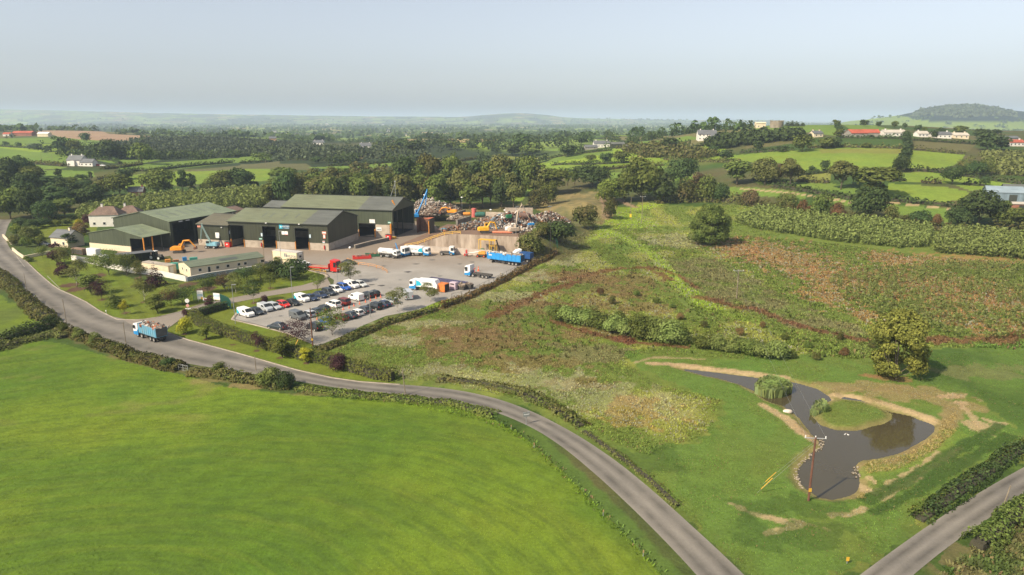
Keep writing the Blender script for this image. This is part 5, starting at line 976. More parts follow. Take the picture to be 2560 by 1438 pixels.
# blue bulk trailer
T = lorry('bright blue bulk trailer heaped with pale scrap at the right of the yard', 1264, 660, 149, name='bulk_trailer', cat='trailer'); chassis(T, -5.4, 5.6, (-4.6, -3.3, -2.0)); b = MB(); b.box(-6.3, 6.3, -1.25, 1.25, 1.3, 1.42, brightblue)
for s in (-1, 1):
    b.box(-6.3, 6.3, s * 1.25 - .04, s * 1.25 + .04, 1.4, 3.5, brightblue)
    for x in np.arange(-6., 6.3, 1.5): b.box(x, x + .14, s * 1.3 - .05, s * 1.3 + .05, 1.4, 3.45, brightblue)
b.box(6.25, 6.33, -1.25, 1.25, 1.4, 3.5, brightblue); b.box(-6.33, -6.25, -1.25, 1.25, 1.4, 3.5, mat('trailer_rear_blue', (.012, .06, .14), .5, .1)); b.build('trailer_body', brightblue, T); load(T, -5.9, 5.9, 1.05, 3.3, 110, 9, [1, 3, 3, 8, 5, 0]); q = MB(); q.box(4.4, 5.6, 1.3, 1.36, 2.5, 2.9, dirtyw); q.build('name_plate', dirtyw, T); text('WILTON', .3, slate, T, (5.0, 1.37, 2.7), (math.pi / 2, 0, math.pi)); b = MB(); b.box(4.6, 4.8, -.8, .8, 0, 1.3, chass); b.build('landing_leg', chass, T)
T = lorry('dark blue second trailer tail poking out behind the bright blue trailer', 1316, 655, 149, name='dark_trailer', cat='trailer'); chassis(T, -1.8, 2., (-1., .3), tanks=False); b = MB(); b.box(-2, 2, -1.2, 1.2, 1.3, 3.2, mat('deep_blue_steel', (.015, .07, .22), .5, .15)); b.build('trailer_body', None, T)
T = lorry('white cab tilted forward behind the blue bulk trailer', 1290, 652, 20, name='tilted_cab', cat='lorry cab'); b = MB(); b.side([(-1.4, .8), (1.2, 1.6), (1.7, 3.9), (.3, 3.6), (-1.5, 2.4)], -1.1, 1.1, wp); b.build('cab', wp, T, bevel=.08); b = MB(); b.box(-2.5, .6, -.45, .45, .55, .8, chass); b.build('chassis', chass, T); 
for s in (-1, 1): wheel(T, -1.5, s * .95, .48, .28)
# red flatbed artic
T = lorry('bright red lorry with an empty flatbed trailer beside the stacked cream cabins', 812, 678, -20, name='flatbed_lorry'); rp = paint('red', PC['red']); chassis(T, -1.5, 4.6, (.4, 3.6), m=rp); cab(T, rp, 5.1, w=1.25, h=3.6, d=2.2, low=rp); b = MB(); b.box(-9.5, 2.2, -1.2, 1.2, 1.2, 1.35, mat('plank_deck', (.34, .20, .14), .8, .2, 1.2)); b.box(-9.5, 2.2, -1.24, -1.2, 1.05, 1.4, rp); b.box(-9.5, 2.2, 1.2, 1.24, 1.05, 1.4, rp); b.build('flatbed', None, T); b = MB(); b.box(2.1, 2.2, -1.2, 1.2, 1.3, 2.6, rp); b.build('headboard', rp, T)
for x in (-8., -6.8, -5.6):
    for s in (-1, 1): wheel(T, x, s * 1.02, .48, .3)
T = lorry('white box van half hidden behind the stacked cabins', 754, 674, -20, name='box_van', cat='van'); chassis(T, -2.4, 2.2, (-1.5, 1.5), r=.38, w=1., tanks=False); cab(T, wp, 2.7, w=.98, h=2.3, d=1.5, z0=.8, visor=False); b = MB(); b.box(-2.5, 1.2, -1., 1., .8, 2.7, wp); b.build('box_body', wp, T)
# purple skeletal trailer, orange bin lorry part, pink container
T = lorry('long purple skeletal trailer lying behind the white refuse lorry', 1117, 712, 150, name='skeletal_trailer', cat='trailer'); pm = mat('purple_steel', (.07, .065, .13), .6, .2); b = MB()
for s in (-1, 1): b.box(-6.2, 6.2, s * .5 - .12, s * .5 + .12, 1.05, 1.35, pm)
for x in np.arange(-6, 6.3, 2.): b.box(x - .1, x + .1, -1.2, 1.2, 1.1, 1.3, pm)
b.box(-6.3, 6.3, -1.25, -1.15, 1.1, 1.35, pm); b.box(-6.3, 6.3, 1.15, 1.25, 1.1, 1.35, pm); b.build('frame', pm, T)
for x in (-4.8, -3.5, -2.2):
    for s in (-1, 1): wheel(T, x, s * .98, .48, .3)
b = MB(); b.box(4.2, 4.4, -.8, -.6, 0, 1.1, pm); b.build('landing_leg', pm, T)
T = lorry('orange-sided container with an open black door behind the refuse lorry', 1101, 728, 150, name='orange_container', cat='container'); b = MB(); om = mat('orange_steel', (.62, .17, .03), .6, .2); b.box(-2.2, 2.2, -1.1, 1.1, .1, 2.3, om); b.build('body', om, T, bevel=.04); b = MB(); b.box(-2.26, -2.2, -.9, .9, .2, 2.1, black); b.build('open_door', black, T); b = MB(); b.box(.2, 2., 1.1, 1.16, .3, 2., mat('faded_pink', (.5, .34, .27))); b.build('side_panel', None, T)
T = lorry('pale pink box standing at the end of the purple trailer', 1135, 724, 150, name='pink_box', cat='container'); b = MB(); b.box(-1., 1., -.8, .8, .1, 2.1, mat('pale_pink', (.48, .38, .44), .6, .1)); b.build('body', None, T, bevel=.1); b = MB(); b.box(-.6, .6, .8, .84, 1.5, 1.8, black); b.build('slot', black, T)
for px_, py_, l in ((1172, 722, 'grey scrap bin beyond the pink box by the fence'), (1155, 724, 'dark skip beside the pink box')):
    T = lorry(l, px_, py_, 150, name='scrap_bin', cat='bin'); b = MB(); b.box(-1., 1., -.7, .7, .1, 1.3, chass, -.15, -.1); b.build('bin_body', chass, T); load(T, -.8, .8, .6, 1.2, 10, px_, [0, 4, 5])
# excavators and handlers
def tracks(T, m=chass, L_=3.6, w=1.25, tw=.55, h=.85):
    for s in (-1, 1):
        b = MB(); P = [(-L_ / 2 + .3, 0), (L_ / 2 - .3, 0), (L_ / 2, .35), (L_ / 2 - .25, h), (-L_ / 2 + .25, h), (-L_ / 2, .35)]; b.side(P, s * w - tw / 2, s * w + tw / 2, m); b.build('track', m, T)
def digger(label, px, py, ang, m, z=0., name='excavator', boom=((.8, 0, 1.6), (3.0, 0, 4.3), (5.0, 0, 4.0), (6.6, 0, 1.2)), grab=False, wheels=False, house=None, lift=0., cab_up=0., r=(.32, .26)):
    g = G(px, py, z); T = thing(name, label, 'digger', (g[0], g[1], z + .03), math.radians(ang)); hm_ = house or m; zb = 1.0
    if wheels:
        b = MB(); b.box(-2., 2., -1., 1., .55, .95, chass); b.build('undercarriage', chass, T)
        for x in (-1.5, 1.5):
            for s in (-1, 1): wheel(T, x, s * 1.1, .52, .4)
    else: tracks(T)
    b = MB(); b.box(-2.3, 1.2, -1.3, 1.3, zb, zb + 1.25, hm_, .06, .04); b.box(-2.7, -1.6, -1.25, 1.25, zb, zb + 1.0, hm_, .1, .05); b.build('engine_house', hm_, T, bevel=.06)
    b = MB(); c = zb + .2 + cab_up; b.side([(-.1, c), (1.5, c), (1.55, c + .9), (1.2, c + 1.75), (-.1, c + 1.8)], .3, 1.25, m); k = b.build('cab', m, T, bevel=.04)
    b = MB(); b.box(.1, 1.35, .28, 1.27, c + .75, c + 1.6, glass, .02, 0); b.build('window', glass, k)
    if cab_up: b = MB(); b.box(0, .5, .5, 1., zb + 1.2, c, m); b.build('cab_riser', m, T)
    P = [Vector(q) for q in boom]
    b = MB(); b.tube(P[:-1], r[0], m, 4); b.build('boom', m, T); b = MB(); b.tube([P[-2] + (P[-2] - P[-1]) * .12, P[-1]], r[1], m, 4, r[1] * .7); b.build('dipper', m, T)
    b = MB(); b.tube([P[0] + Vector((.3, 0, .1)), (P[1] + P[0]) / 2 + Vector((.5, 0, -.25)), P[1] + Vector((.4, 0, -.3))], .09, steelg, 6); b.build('ram', steelg, T)
    e = P[-1]; b = MB()
    if grab:
        for t in np.linspace(0, 2 * math.pi, 5, endpoint=False): b.tube([e, e + Vector((.55 * math.cos(t), .55 * math.sin(t), -.5)), e + Vector((.2 * math.cos(t), .2 * math.sin(t), -1.2))], .12, rust, 4, .04)
        b.build('grab', rust, T)
    else: b.side([(e.x - .4, e.z), (e.x + .25, e.z + .1), (e.x + .35, e.z - .8), (e.x - .6, e.z - 1.0), (e.x - .85, e.z - .45)], -.55, .55, rust); b.build('bucket', rust, T)
    return T
digor = mat('digger_orange', (.78, .30, .02), .45, .12, 1.); digy = mat('digger_yellow', (.72, .38, .02), .5, .15, 1.); digb = mat('faded_blue_digger', (.18, .38, .46), .55, .2, 1.); sgn = mat('pale_green_boom', (.30, .42, .38), .6, .2, 1.)
digger('bright orange tracked digger with its arm folded down in front of the open-sided shed', 449, 632, 8, digor, boom=((.6, -.4, 1.8), (1.9, -.4, 4.2), (3.8, -.4, 4.3), (5.6, -.4, 2.0)))
digger('pale blue wheeled handler with raised latticed arm beside the link shed', 530, 621, 172, sgn, wheels=True, house=digb, boom=((.3, -.3, 2.), (1.8, -.3, 5.0), (3.2, -.3, 8.2), (4.2, -.3, 3.0)), grab=True, name='material_handler')
# tractor
g = G(392, 649, 0); T = thing('farm_tractor', 'dark tractor with white wheel rims beside the open shelter', 'tractor', (g[0], g[1], .03), math.radians(-12)); hubw = mat('white_rim', (.7, .7, .66), .5, .05)
for s in (-1, 1): wheel(T, -1.1, s * .95, .88, .5, hubw); wheel(T, 1.5, s * .85, .62, .4, hubw)
b = MB(); b.box(.2, 2.3, -.42, .42, .9, 1.75, chass, .08, .05); b.build('bonnet', chass, T, bevel=.06); b = MB(); b.box(-1.7, .2, -.5, .5, .8, 1.4, chass); b.build('transmission', chass, T)
b = MB(); b.box(-1.4, .3, -.75, .75, 2.75, 2.9, wp); b.build('cab_roof', wp, T); b = MB(); b.box(-1.3, .2, -.7, .7, 1.4, 2.75, glass, .08, .05); b.build('cab_window', glass, T)
# barrier rails
def rail(name, label, pts, h=1.0, m=yellow, z=0., posts=5, zs=None, cat='railing', fat=.06, group=None):
    P = [G(a, c, (zs[i] if zs else z)) for i, (a, c) in enumerate(pts)]; T = thing(name, label, cat, P[0], 0, group); P = [Vector(p - P[0]) for p in P]
    for hh in (h, h * .5): b = MB(); b.tube([p + Vector((0, 0, hh)) for p in P], fat, m, 5); b.build('rail', m, T)
    L_ = [0]
    for i in range(1, len(P)): L_.append(L_[-1] + (P[i] - P[i - 1]).length)
    for k in range(posts):
        s = L_[-1] * k / (posts - 1); i = max(j for j in range(len(L_)) if L_[j] <= s + 1e-6); i = min(i, len(P) - 2); f = (s - L_[i]) / (L_[i + 1] - L_[i]); q = P[i].lerp(P[i + 1], f)
        b = MB(); b.box(q.x - fat, q.x + fat, q.y - fat, q.y + fat, q.z - .05, q.z + h + .04, m); b.build('post', m, T)
    return T
rail('barrier_rail', 'long orange and yellow barrier rail crossing the yard from the black car', [(868, 653), (895, 663), (930, 668), (955, 675), (968, 683)], 1.0, orange, posts=7, fat=.05)
rail('barrier_rail', 'yellow barrier rail beside the red lorry trailer', [(772, 676), (800, 681), (815, 684)], .9, yellow, posts=4)
T = lorry('orange steel trestle beside the red bins at the link shed', 563, 616, -20, name='trestle', cat='trestle'); b = MB(); b.box(-1.2, 1.2, -.15, .15, 1.1, 1.3, orange)
for x in (-1.1, 1.):  b.box(x, x + .12, -.5, .5, 0, 1.1, orange)
b.build('frame', orange, T)
for (x, y, l) in ((571, 618, 'red bin pair against the link shed beside the first open door'), (972, 599, 'red drum stack at the foot of the rear shed corner')):
    T = lorry(l, x, y, -20, name='red_bin', cat='bin'); b = MB(); b.box(-1.1, 1.1, -.6, .6, .05, 1.9, redm, .05, .05); b.build('bin_body', redm, T); b = MB(); b.box(-1.15, 1.15, -.65, .65, 1.9, 2.0, black); b.build('lid', black, T); b = MB(); b.box(-.3, .3, -.64, -.6, .9, 1.3, dirtyw); b.build('sticker', dirtyw, T)
T = lorry('yellow grit box beside the red drums at the rear shed corner', 986, 597, -20, name='grit_box', cat='box'); b = MB(); b.box(-.7, .7, -.5, .5, 0, 1., yellow, .05, .05); b.build('box', yellow, T); b = MB(); b.box(-.75, .75, -.55, .55, 1., 1.15, trimd, .1, .1); b.build('lid', trimd, T)
lowwall('block_barrier', 'long low concrete block barrier on the ramp left of the tank lorry', [(887, 622), (925, 612), (972, 602)], 1.3, mat('dark_block', (.17, .155, .13), .9, .2), .6, cap=conc)
T = lorry('small red and white striped ball marker at the end of the block barrier', 875, 623, 0, name='ball_marker', cat='marker'); b = MB(); b.loft([[(.45 * math.sin(u) * math.cos(t), .45 * math.sin(u) * math.sin(t), .5 - .45 * math.cos(u)) for t in np.linspace(0, 6.283, 10, endpoint=False)] for u in np.linspace(.1, 3.04, 7)], dirtyw); b.build('ball', dirtyw, T, True)
def skipf(label, px, py, ang, m): 
    T = lorry(label, px, py, ang, name='open_skip', cat='skip'); b = MB()
    for s in (-1, 1): b.box(-3, 3, s * 1.1 - .08, s * 1.1 + .08, .1, 1.0, m)
    b.box(-3, 3, -1.1, 1.1, .1, .25, m); b.box(-3.05, -2.9, -1.1, 1.1, .2, 1., m); b.build('frame', m, T); load(T, -2, 2.2, .8, .6, 22, px, [0, 2, 4, 4, 9], s=(.15, .5))
skipf('red open skip frame with black scrap in front of the ramp', 905, 647, 15, redm); skipf('green open skip frame between the red one and the tank lorry', 936, 641, 15, mat('dark_green_steel', (.03, .14, .07), .6, .2))
T = lorry('orange and white boom lift with red wheels beside the blue trailer', 1203, 643, 170, name='boom_lift', cat='lift')
for x in (-1.1, 1.1):
    for s in (-1, 1): wheel(T, x, s * .95, .45, .3, mat('red_hub', (.5, .08, .03), .5, .1))
b = MB(); b.box(-1.6, 1.4, -.8, .8, .5, .9, chass); b.build('base', chass, T); b = MB(); b.box(-1.5, .9, -.7, .7, 1., 2.0, orange, .1, .1); b.build('turret', orange, T, bevel=.05); b = MB(); b.tube([(.2, 0, 2.), (2.6, 0, 1.5), (4.6, 0, 1.2)], .14, wp, 4); b.build('boom', wp, T); b = MB(); b.box(4.4, 5.6, -.6, .6, .9, 1.0, steelg)
for x in (4.4, 5.55):
    for y in (-.6, .55): b.box(x, x + .05, y, y + .05, 1., 2.0, steelg)
b.box(4.4, 5.6, -.6, -.55, 1.95, 2.0, steelg); b.box(4.4, 5.6, .55, .6, 1.95, 2.0, steelg); b.build('basket', steelg, T)
T = lorry('small red welding trolley left of the boom lift', 1165, 641, 0, name='red_trolley', cat='trolley'); b = MB(); b.box(-.7, .7, -.4, .4, .2, .9, redm); b.box(-.1, .5, -.3, .3, .9, 2.2, redm); b.build('cabinet', redm, T, bevel=.04)
for s in (-1, 1): wheel(T, 0, s * .45, .22, .15)
# blue stacked bins beside the office, orange pallets
for (x, y, l, m_, w_, h_) in ((420, 656, 'orange pallet stack behind the cream office', orange, 1.6, .9), (462, 652, 'small blue skip behind the cream office', bluep, 1.3, 1.1), (484, 651, 'low green oil tank behind the cream office roof', greensign, 2.4, .9), (440, 655, 'brown pallet stack beside the orange one', mat('pallet_wood', (.34, .17, .08), .9, .2), 1.8, .7)):
    T = lorry(l, x, y, 30, name='yard_store', cat='pallet stack' if 'pallet' in l else 'tank'); b = MB()
    for k in range(4): b.box(-w_ / 2, w_ / 2, -.6, .6, h_ * k / 4, h_ * (k + .8) / 4, m_, .03, .03)
    b.build('stack', m_, T); b = MB(); b.box(-w_ / 2, w_ / 2, -.62, .62, h_, h_ + .06, m_); b.build('lid', m_, T)
for (x, y, l, w_, h_, m_) in ((236, 640, 'white lorry body standing in front of the workshop wall', 5., 2.6, wp), (200, 636, 'dark open store left of the white lorry body by the workshop', 6., 2.2, mat('brown_store', (.2, .13, .09), .8, .2)), (262, 664, 'white tank on end among the garden trees', 2.2, 3.4, wp)):
    T = lorry(l, x, y, -25, name='yard_unit', cat='container'); b = MB(); b.box(-w_ / 2, w_ / 2, -1., 1., .1, h_, m_); b.build('body', m_, T, bevel=.1); b = MB(); b.box(-w_ / 2 + .2, w_ / 2 - .2, -1.04, -1., .4, h_ - .4, chass if w_ == 6. else m_); b.build('panel', m_, T)

# ------------------------------------------------------------------ raised scrap yard
def tz(x, y):
    s = ((x - W0[0]) * WD[0] + (y - W0[1]) * WD[1]) / WL; t = (x - W0[0]) * WN[0] + (y - W0[1]) * WN[1]
    return TZ * sstep(-.02, .46, s) + .05
m_y, _, _ = pave('scrap_yard_surface', (.20, .13, .09), (.14, .09, .065))
nx, ny = 60, 40; V = []; TT = np.linspace(0, 1, ny + 1)
for j in range(ny + 1):
    for i in range(nx + 1):
        s = -.12 + 1.155 * i / nx; t = TT[j] * 60; x = W0[0] + WD[0] * WL * s + WN[0] * t; y = W0[1] + WD[1] * WL * s + WN[1] * t
        zz = float(tz(x, y)); 
        if j == ny: zz = .0
        V.append((x, y, max(zz, .028)))
F = [(j * (nx + 1) + i, j * (nx + 1) + i + 1, (j + 1) * (nx + 1) + i + 1, (j + 1) * (nx + 1) + i) for j in range(ny) for i in range(nx)]
# leave out the part under the rear shed
def inshed(p):
    dx, dy = p[0] - rs_o[0], p[1] - rs_o[1]; u = dx * math.cos(rs_a) + dy * math.sin(rs_a); v = -dx * math.sin(rs_a) + dy * math.cos(rs_a); return u < Lr + .5 and v > -6
F = [f for f in F if not all(inshed(V[k]) for k in f)]
for k, p in enumerate(V):
    if inshed(p): V[k] = (p[0], p[1], .028)
o = arrmesh('scrap_yard', V, F, m_y, None, np.ones((len(V), 3)), True); o['kind'] = 'structure'
T = thing('retaining_wall', 'tall cast concrete retaining wall holding up the scrap yard', 'wall', W0); cw = mat('stained_concrete', (.42, .34, .27), .88, .18, .9, c2=(.19, .14, .10), stretch=(1, 1, .22)); nseg = 12
for k in range(nseg):
    a_, c_ = WL * k / nseg + .02, WL * (k + 1) / nseg - .02; b = MB(); p = lambda s, n: (WD[0] * s + WN[0] * n, WD[1] * s + WN[1] * n)
    za = float(tz(*(W0[:2] + WD * a_))) + .35; zc = float(tz(*(W0[:2] + WD * c_))) + .35
    if k > 8: za = zc = TZ + .35
    q = [p(a_, -.25), p(c_, -.25), p(c_, .25), p(a_, .25)]; b.add([(x, y, -.1) for x, y in q] + [(q[0][0], q[0][1], za), (q[1][0], q[1][1], zc), (q[2][0], q[2][1], zc), (q[3][0], q[3][1], za)], [(3, 2, 1, 0), (4, 5, 6, 7), (0, 1, 5, 4), (1, 2, 6, 5), (2, 3, 7, 6), (3, 0, 4, 7)], cw); b.build('wall_panel', cw, T)
lowwall('low_concrete_wall', 'low pale concrete wall in front of the retaining wall, lorries parked along it', [(1014, 627), (1078, 631), (1161, 637), (1220, 641), (1262, 646)], 2.1, mat('pale_concrete', (.50, .42, .35), .85, .12, .6), .35)
zs = []; pts = [(1008, 607), (1040, 602), (1080, 591), (1120, 582), (1152, 577)]
P = [W0[:2] + WD * s * WL - WN * -.1 for s in (0, .12, .24, .36, .50)]; T = thing('ramp_rail', 'yellow double handrail climbing the ramp beside the retaining wall', 'railing', (P[0][0], P[0][1], 0)); P = [Vector((*(q - P[0]), float(tz(*q)) + .35)) for q in P]
for hh in (1.1, .6): b = MB(); b.tube([q + Vector((0, 0, hh)) for q in P], .09, yellow, 5); b.build('rail', yellow, T)
for i in range(9):
    f = i / 8 * 4; k = min(int(f), 3); q = P[k].lerp(P[k + 1], f - k); b = MB(); b.box(q.x - .07, q.x + .07, q.y - .07, q.y + .07, q.z - .1, q.z + 1.15, yellow); b.build('post', yellow, T)
# heaps: thousands of bent sheets, bars and lumps on a mound, one object each
def heap(name, label, spots, seed, n, cols, size=(.15, .7), cat='scrap heap', core=(.12, .08, .06)):
    r = np.random.default_rng(seed); V = []; Cc = []; cen = gz(*spots[0][:2], spots[0][2]); T = None; F = []
    pal = np.array([SC[i] for i in cols])
    allp = []; 
    tot = sum(s[3] * s[4] for s in spots)
    for (px, py, zb, rx, ry, h) in spots:
        g = gz(px, py, zb) - cen; k = int(n * rx * ry / tot); a = r.uniform(0, 2 * math.pi, k); q = np.sqrt(r.uniform(0, 1, k)); x = g[0] + q * rx * np.cos(a); y = g[1] + q * ry * np.sin(a)
        z = (zb - cen[2]) + h * (1 - q ** 1.6) * (.75 + .5 * vnoise(x / 1.6 + 50, y / 1.6 + 50, seed)) + r.uniform(-.1, .25, k); allp.append(np.stack([x, y, z], 1))
        th = np.linspace(0, 2 * math.pi, 20, endpoint=False)
    Pp = np.vstack(allp); k = len(Pp); ax = r.normal(size=(k, 3)); ax /= np.linalg.norm(ax, axis=1)[:, None]; bx = np.cross(ax, r.normal(size=(k, 3))); bx /= np.linalg.norm(bx, axis=1)[:, None]; cx = np.cross(ax, bx)
    s = size[0] + (size[1] - size[0]) * r.uniform(0, 1, k) ** 2; e = np.stack([s, s * r.uniform(.15, .9, k), s * r.uniform(.05, .5, k)], 1)
    cor = np.array([(-1, -1, -1), (1, -1, -1), (1, 1, -1), (-1, 1, -1), (-1, -1, 1), (1, -1, 1), (1, 1, 1), (-1, 1, 1)])
    V = Pp[:, None, :] + cor[None, :, 0:1] * (ax * e[:, :1])[:, None, :] + cor[None, :, 1:2] * (bx * e[:, 1:2])[:, None, :] + cor[None, :, 2:3] * (cx * e[:, 2:])[:, None, :]
    f6 = np.array([(3, 2, 1, 0), (4, 5, 6, 7), (0, 1, 5, 4), (1, 2, 6, 5), (2, 3, 7, 6), (3, 0, 4, 7)]); F = (np.arange(k)[:, None, None] * 8 + f6[None]).reshape(-1, 4)
    cc = pal[r.integers(0, len(pal), k)] * r.uniform(.6, 1.3, k)[:, None]
    T = thing(name, label, cat, cen); arrmesh('scrap_pieces', V.reshape(-1, 3), F, colmat('scrap_metal', 0, .55), T, np.repeat(cc, 8, 0)); 
    b = MB(); cm = mat('heap_core', core, .9, .3, .8)
    for (px, py, zb, rx, ry, h) in spots:
        g = gz(px, py, zb) - cen; b.loft([[(g[0] + rx * q * (.9 + .2 * vnoise(np.array([t * 2.]), np.array([q * 3]), seed)[0]) * math.cos(t), g[1] + ry * q * math.sin(t), g[2] - .1 + h * .92 * (1 - q ** 1.6)) for t in np.linspace(0, 2 * math.pi, 18, endpoint=False)] for q in (1, .8, .55, .3, .05)], cm)
    b.build('heap_base', cm, T); return T
heap('scrap_heap', 'large grey heap of mixed scrap metal behind the yellow digger', [(1262, 566, TZ, 9, 6, 4.5), (1300, 562, TZ, 8, 6, 5.), (1235, 568, TZ, 6, 5, 2.5)], 1, 3200, [0, 1, 1, 3, 2, 9, 8, 4, 2, 7], (.15, .75))
heap('scrap_heap', 'tangled rusty and white scrap heap at the right end of the yard', [(1370, 560, 4.5, 9, 6, 4.5), (1340, 562, 5, 8, 6, 3.6), (1392, 556, 4, 6, 4, 2.4)], 2, 3200, [0, 1, 3, 5, 2, 9, 4, 2, 8], (.12, .7))
heap('scrap_heap', 'low spread of brown scrap along the top of the retaining wall', [(1165, 573, TZ, 6, 3, 1.6), (1135, 576, TZ - .3, 5, 2.5, 1.2), (1190, 570, TZ, 5, 3, 1.8), (1210, 562, TZ, 7, 4, 2.2)], 3, 1500, [2, 2, 9, 4, 0, 3, 5, 7], (.1, .6))
heap('rubble_heap', 'tall heap of pale broken timber and rubble under the blue crane arm', [(1082, 532, 3.2, 9, 9, 5.5), (1060, 530, 2.5, 8, 8, 5.5)], 4, 2200, [3, 5, 5, 1, 3, 8], (.15, .6), 'rubble heap', (.30, .22, .15))
heap('rubble_heap', 'long low rubble bank behind the concrete bay walls', [(1110, 524, 4.5, 8, 5, 2.6), (1095, 528, 4.5, 6, 5, 3.)], 5, 900, [3, 5, 1, 0, 2], (.15, .6), 'rubble heap', (.2, .14, .1))
heap('rubble_heap', 'stone-filled concrete bay left of the red tank', [(1145, 549, TZ, 4.5, 2., 1.6)], 6, 400, [3, 5, 1, 5], (.15, .5), 'rubble heap', (.3, .24, .18))
heap('scrap_heap', 'pile of white appliances and bales just behind the boom of the grey crane', [(1285, 574, TZ, 4, 2, 1.6), (1330, 578, TZ, 4, 2, 1.4)], 7, 350, [8, 3, 1, 8, 0], (.25, .8))
def flatwall(name, label, a_, c_, zb, h, th=.5, m=None, cat='wall'):
    p, q = gz(*a_, zb), gz(*c_, zb); d = q - p; L2 = float(np.hypot(*d[:2])); T = thing(name, label, cat, p, math.atan2(d[1], d[0])); b = MB(); n_ = max(1, int(L2 / 3))
    for k in range(n_): b = MB(); b.box(L2 * k / n_ + .01, L2 * (k + 1) / n_ - .01, -th / 2, th / 2, -.3, h, m or conc); b.build('wall_panel', m or conc, T)
flatwall('back_wall_panel', 'tall pale concrete wall behind the right scrap heap', (1262, 541), (1332, 541), TZ, 3.6); flatwall('back_wall_panel', 'lower pale concrete wall behind the middle scrap heap', (1215, 541), (1260, 543), TZ, 1.9)
dk = mat('dark_block', (.17, .155, .13)); flatwall('bay_wall', 'concrete bay wall running away left of the green tank', (1126, 548), (1162, 536), TZ, 2., .8, dk); flatwall('bay_wall', 'concrete bay wall in front of the stone-filled bay', (1142, 560), (1176, 550), TZ, 1.6, .8, dk)
# rusty bunker, tanks, pipe, cranes
g = gz(1056, 578, 1.0); T = thing('rusty_bunker', 'rusty steel bunker with an open side next to the black gable', 'bunker', g, rs_a); b = MB(); b.box(-3, 3, 5.5, 5.7, -1, 5, rust); b.box(2.8, 3.2, 0, 5.7, -1, 5, trimd); b.box(-3, -2.8, 1.5, 5.7, -1, 5, rust); b.build('side_plate', rust, T); b = MB(); b.add([(.5, 0, 5.02), (3.2, 0, 5.02), (3.2, 5.7, 5.02), (1.5, 5.7, 5.02)], [(0, 1, 2, 3)], mat('orange_rust', (.42, .11, .05), .8, .2)); b.build('top_plate', None, T); b = MB(); b.box(2.75, 3., -.2, 0, -1, 4.2, orange); b.build('post', orange, T)
def tank(label, px, py, z, L2, r, ang, m, up=False):
    g = gz(px, py, z); T = thing('scrap_tank', label, 'tank', g, math.radians(ang)); b = MB()
    if up: b.cyl((0, 0, 0), r, L2, m, 14); b.build('shell', m, T); b = MB(); b.cyl((0, 0, L2), r * .9, .15, m, 14, 'z', r * .5); b.build('cap', m, T)
    else:
        rr = [0.05, .7, .95, 1, 1, .95, .7, .05]; xx = [-.5, -.47, -.4, -.3, .3, .4, .47, .5]
        b.loft([[(L2 * x_, r * q * math.cos(t), r + r * q * math.sin(t)) for t in np.linspace(0, 6.283, 14, endpoint=False)] for x_, q in zip(xx, rr)], m); b.build('shell', m, T); b = MB(); b.box(-L2 * .3, -L2 * .25, -r * .8, r * .8, 0, r * .5, chass); b.build('saddle', chass, T)
tank('upright faded red tank in the middle of the scrap yard', 1185, 543, TZ, 3.6, 1., 0, mat('faded_red_tank', (.5, .12, .10), .6, .15), True); tank('dark green cylinder tank lying right of the red tank', 1200, 543, TZ, 4.6, 1.1, 5, mat('tank_green', (.03, .12, .09))); tank('orange cylinder lying behind the bay walls', 1167, 539, TZ, 3.4, .7, 10, orange)
tank('dark rusty drum lying on the right scrap heap', 1312, 546, 8.6, 5, 1.1, -35, mat('dark_rust', (.12, .07, .055), .8, .2)); tank('long salmon-coloured pipe lying on top of the retaining wall', 1256, 584, TZ, 7.5, .45, -6, mat('salmon_pipe', (.52, .17, .09), .6, .1)); tank('white tank lying behind the salmon-coloured pipe', 1274, 579, TZ, 3.4, .9, -8, wp)
digger('yellow digger with grey cab standing on top of the retaining wall', 1213, 583, 10, digy, z=TZ, boom=((.6, -.3, 1.8), (1.8, -.3, 3.9), (3.4, -.3, 3.6), (4.2, -.3, 1.3)), cab_up=.6)
digger('orange digger working far back beside the rubble bank', 1128, 537, 170, digor, z=TZ, boom=((.6, -.3, 1.6), (2.2, -.3, 3.0), (4.2, -.3, 2.6), (5.2, -.3, 1.3)))
T = digger('tall bright blue crane arm rising from behind the black gable', 1040, 548, 15, brightblue, z=2.6, name='blue_crane', boom=((.6, 0, 2.4), (2.6, 0, 6.5), (5.2, 0, 12.2), (4.4, 0, 6.0)), grab=True, wheels=True, cab_up=1.)
digger('grey scrap crane with a tall curved arm over the right scrap heap', 1288, 584, 20, mat('pale_beige_boom', (.45, .36, .27), .6, .15), z=TZ - .2, name='scrap_crane', boom=((.2, 0, 2.2), (1.0, 0, 8.0), (2.6, 0, 10.2), (5.4, 0, 5.2)), grab=True, wheels=True, r=(.28, .2))
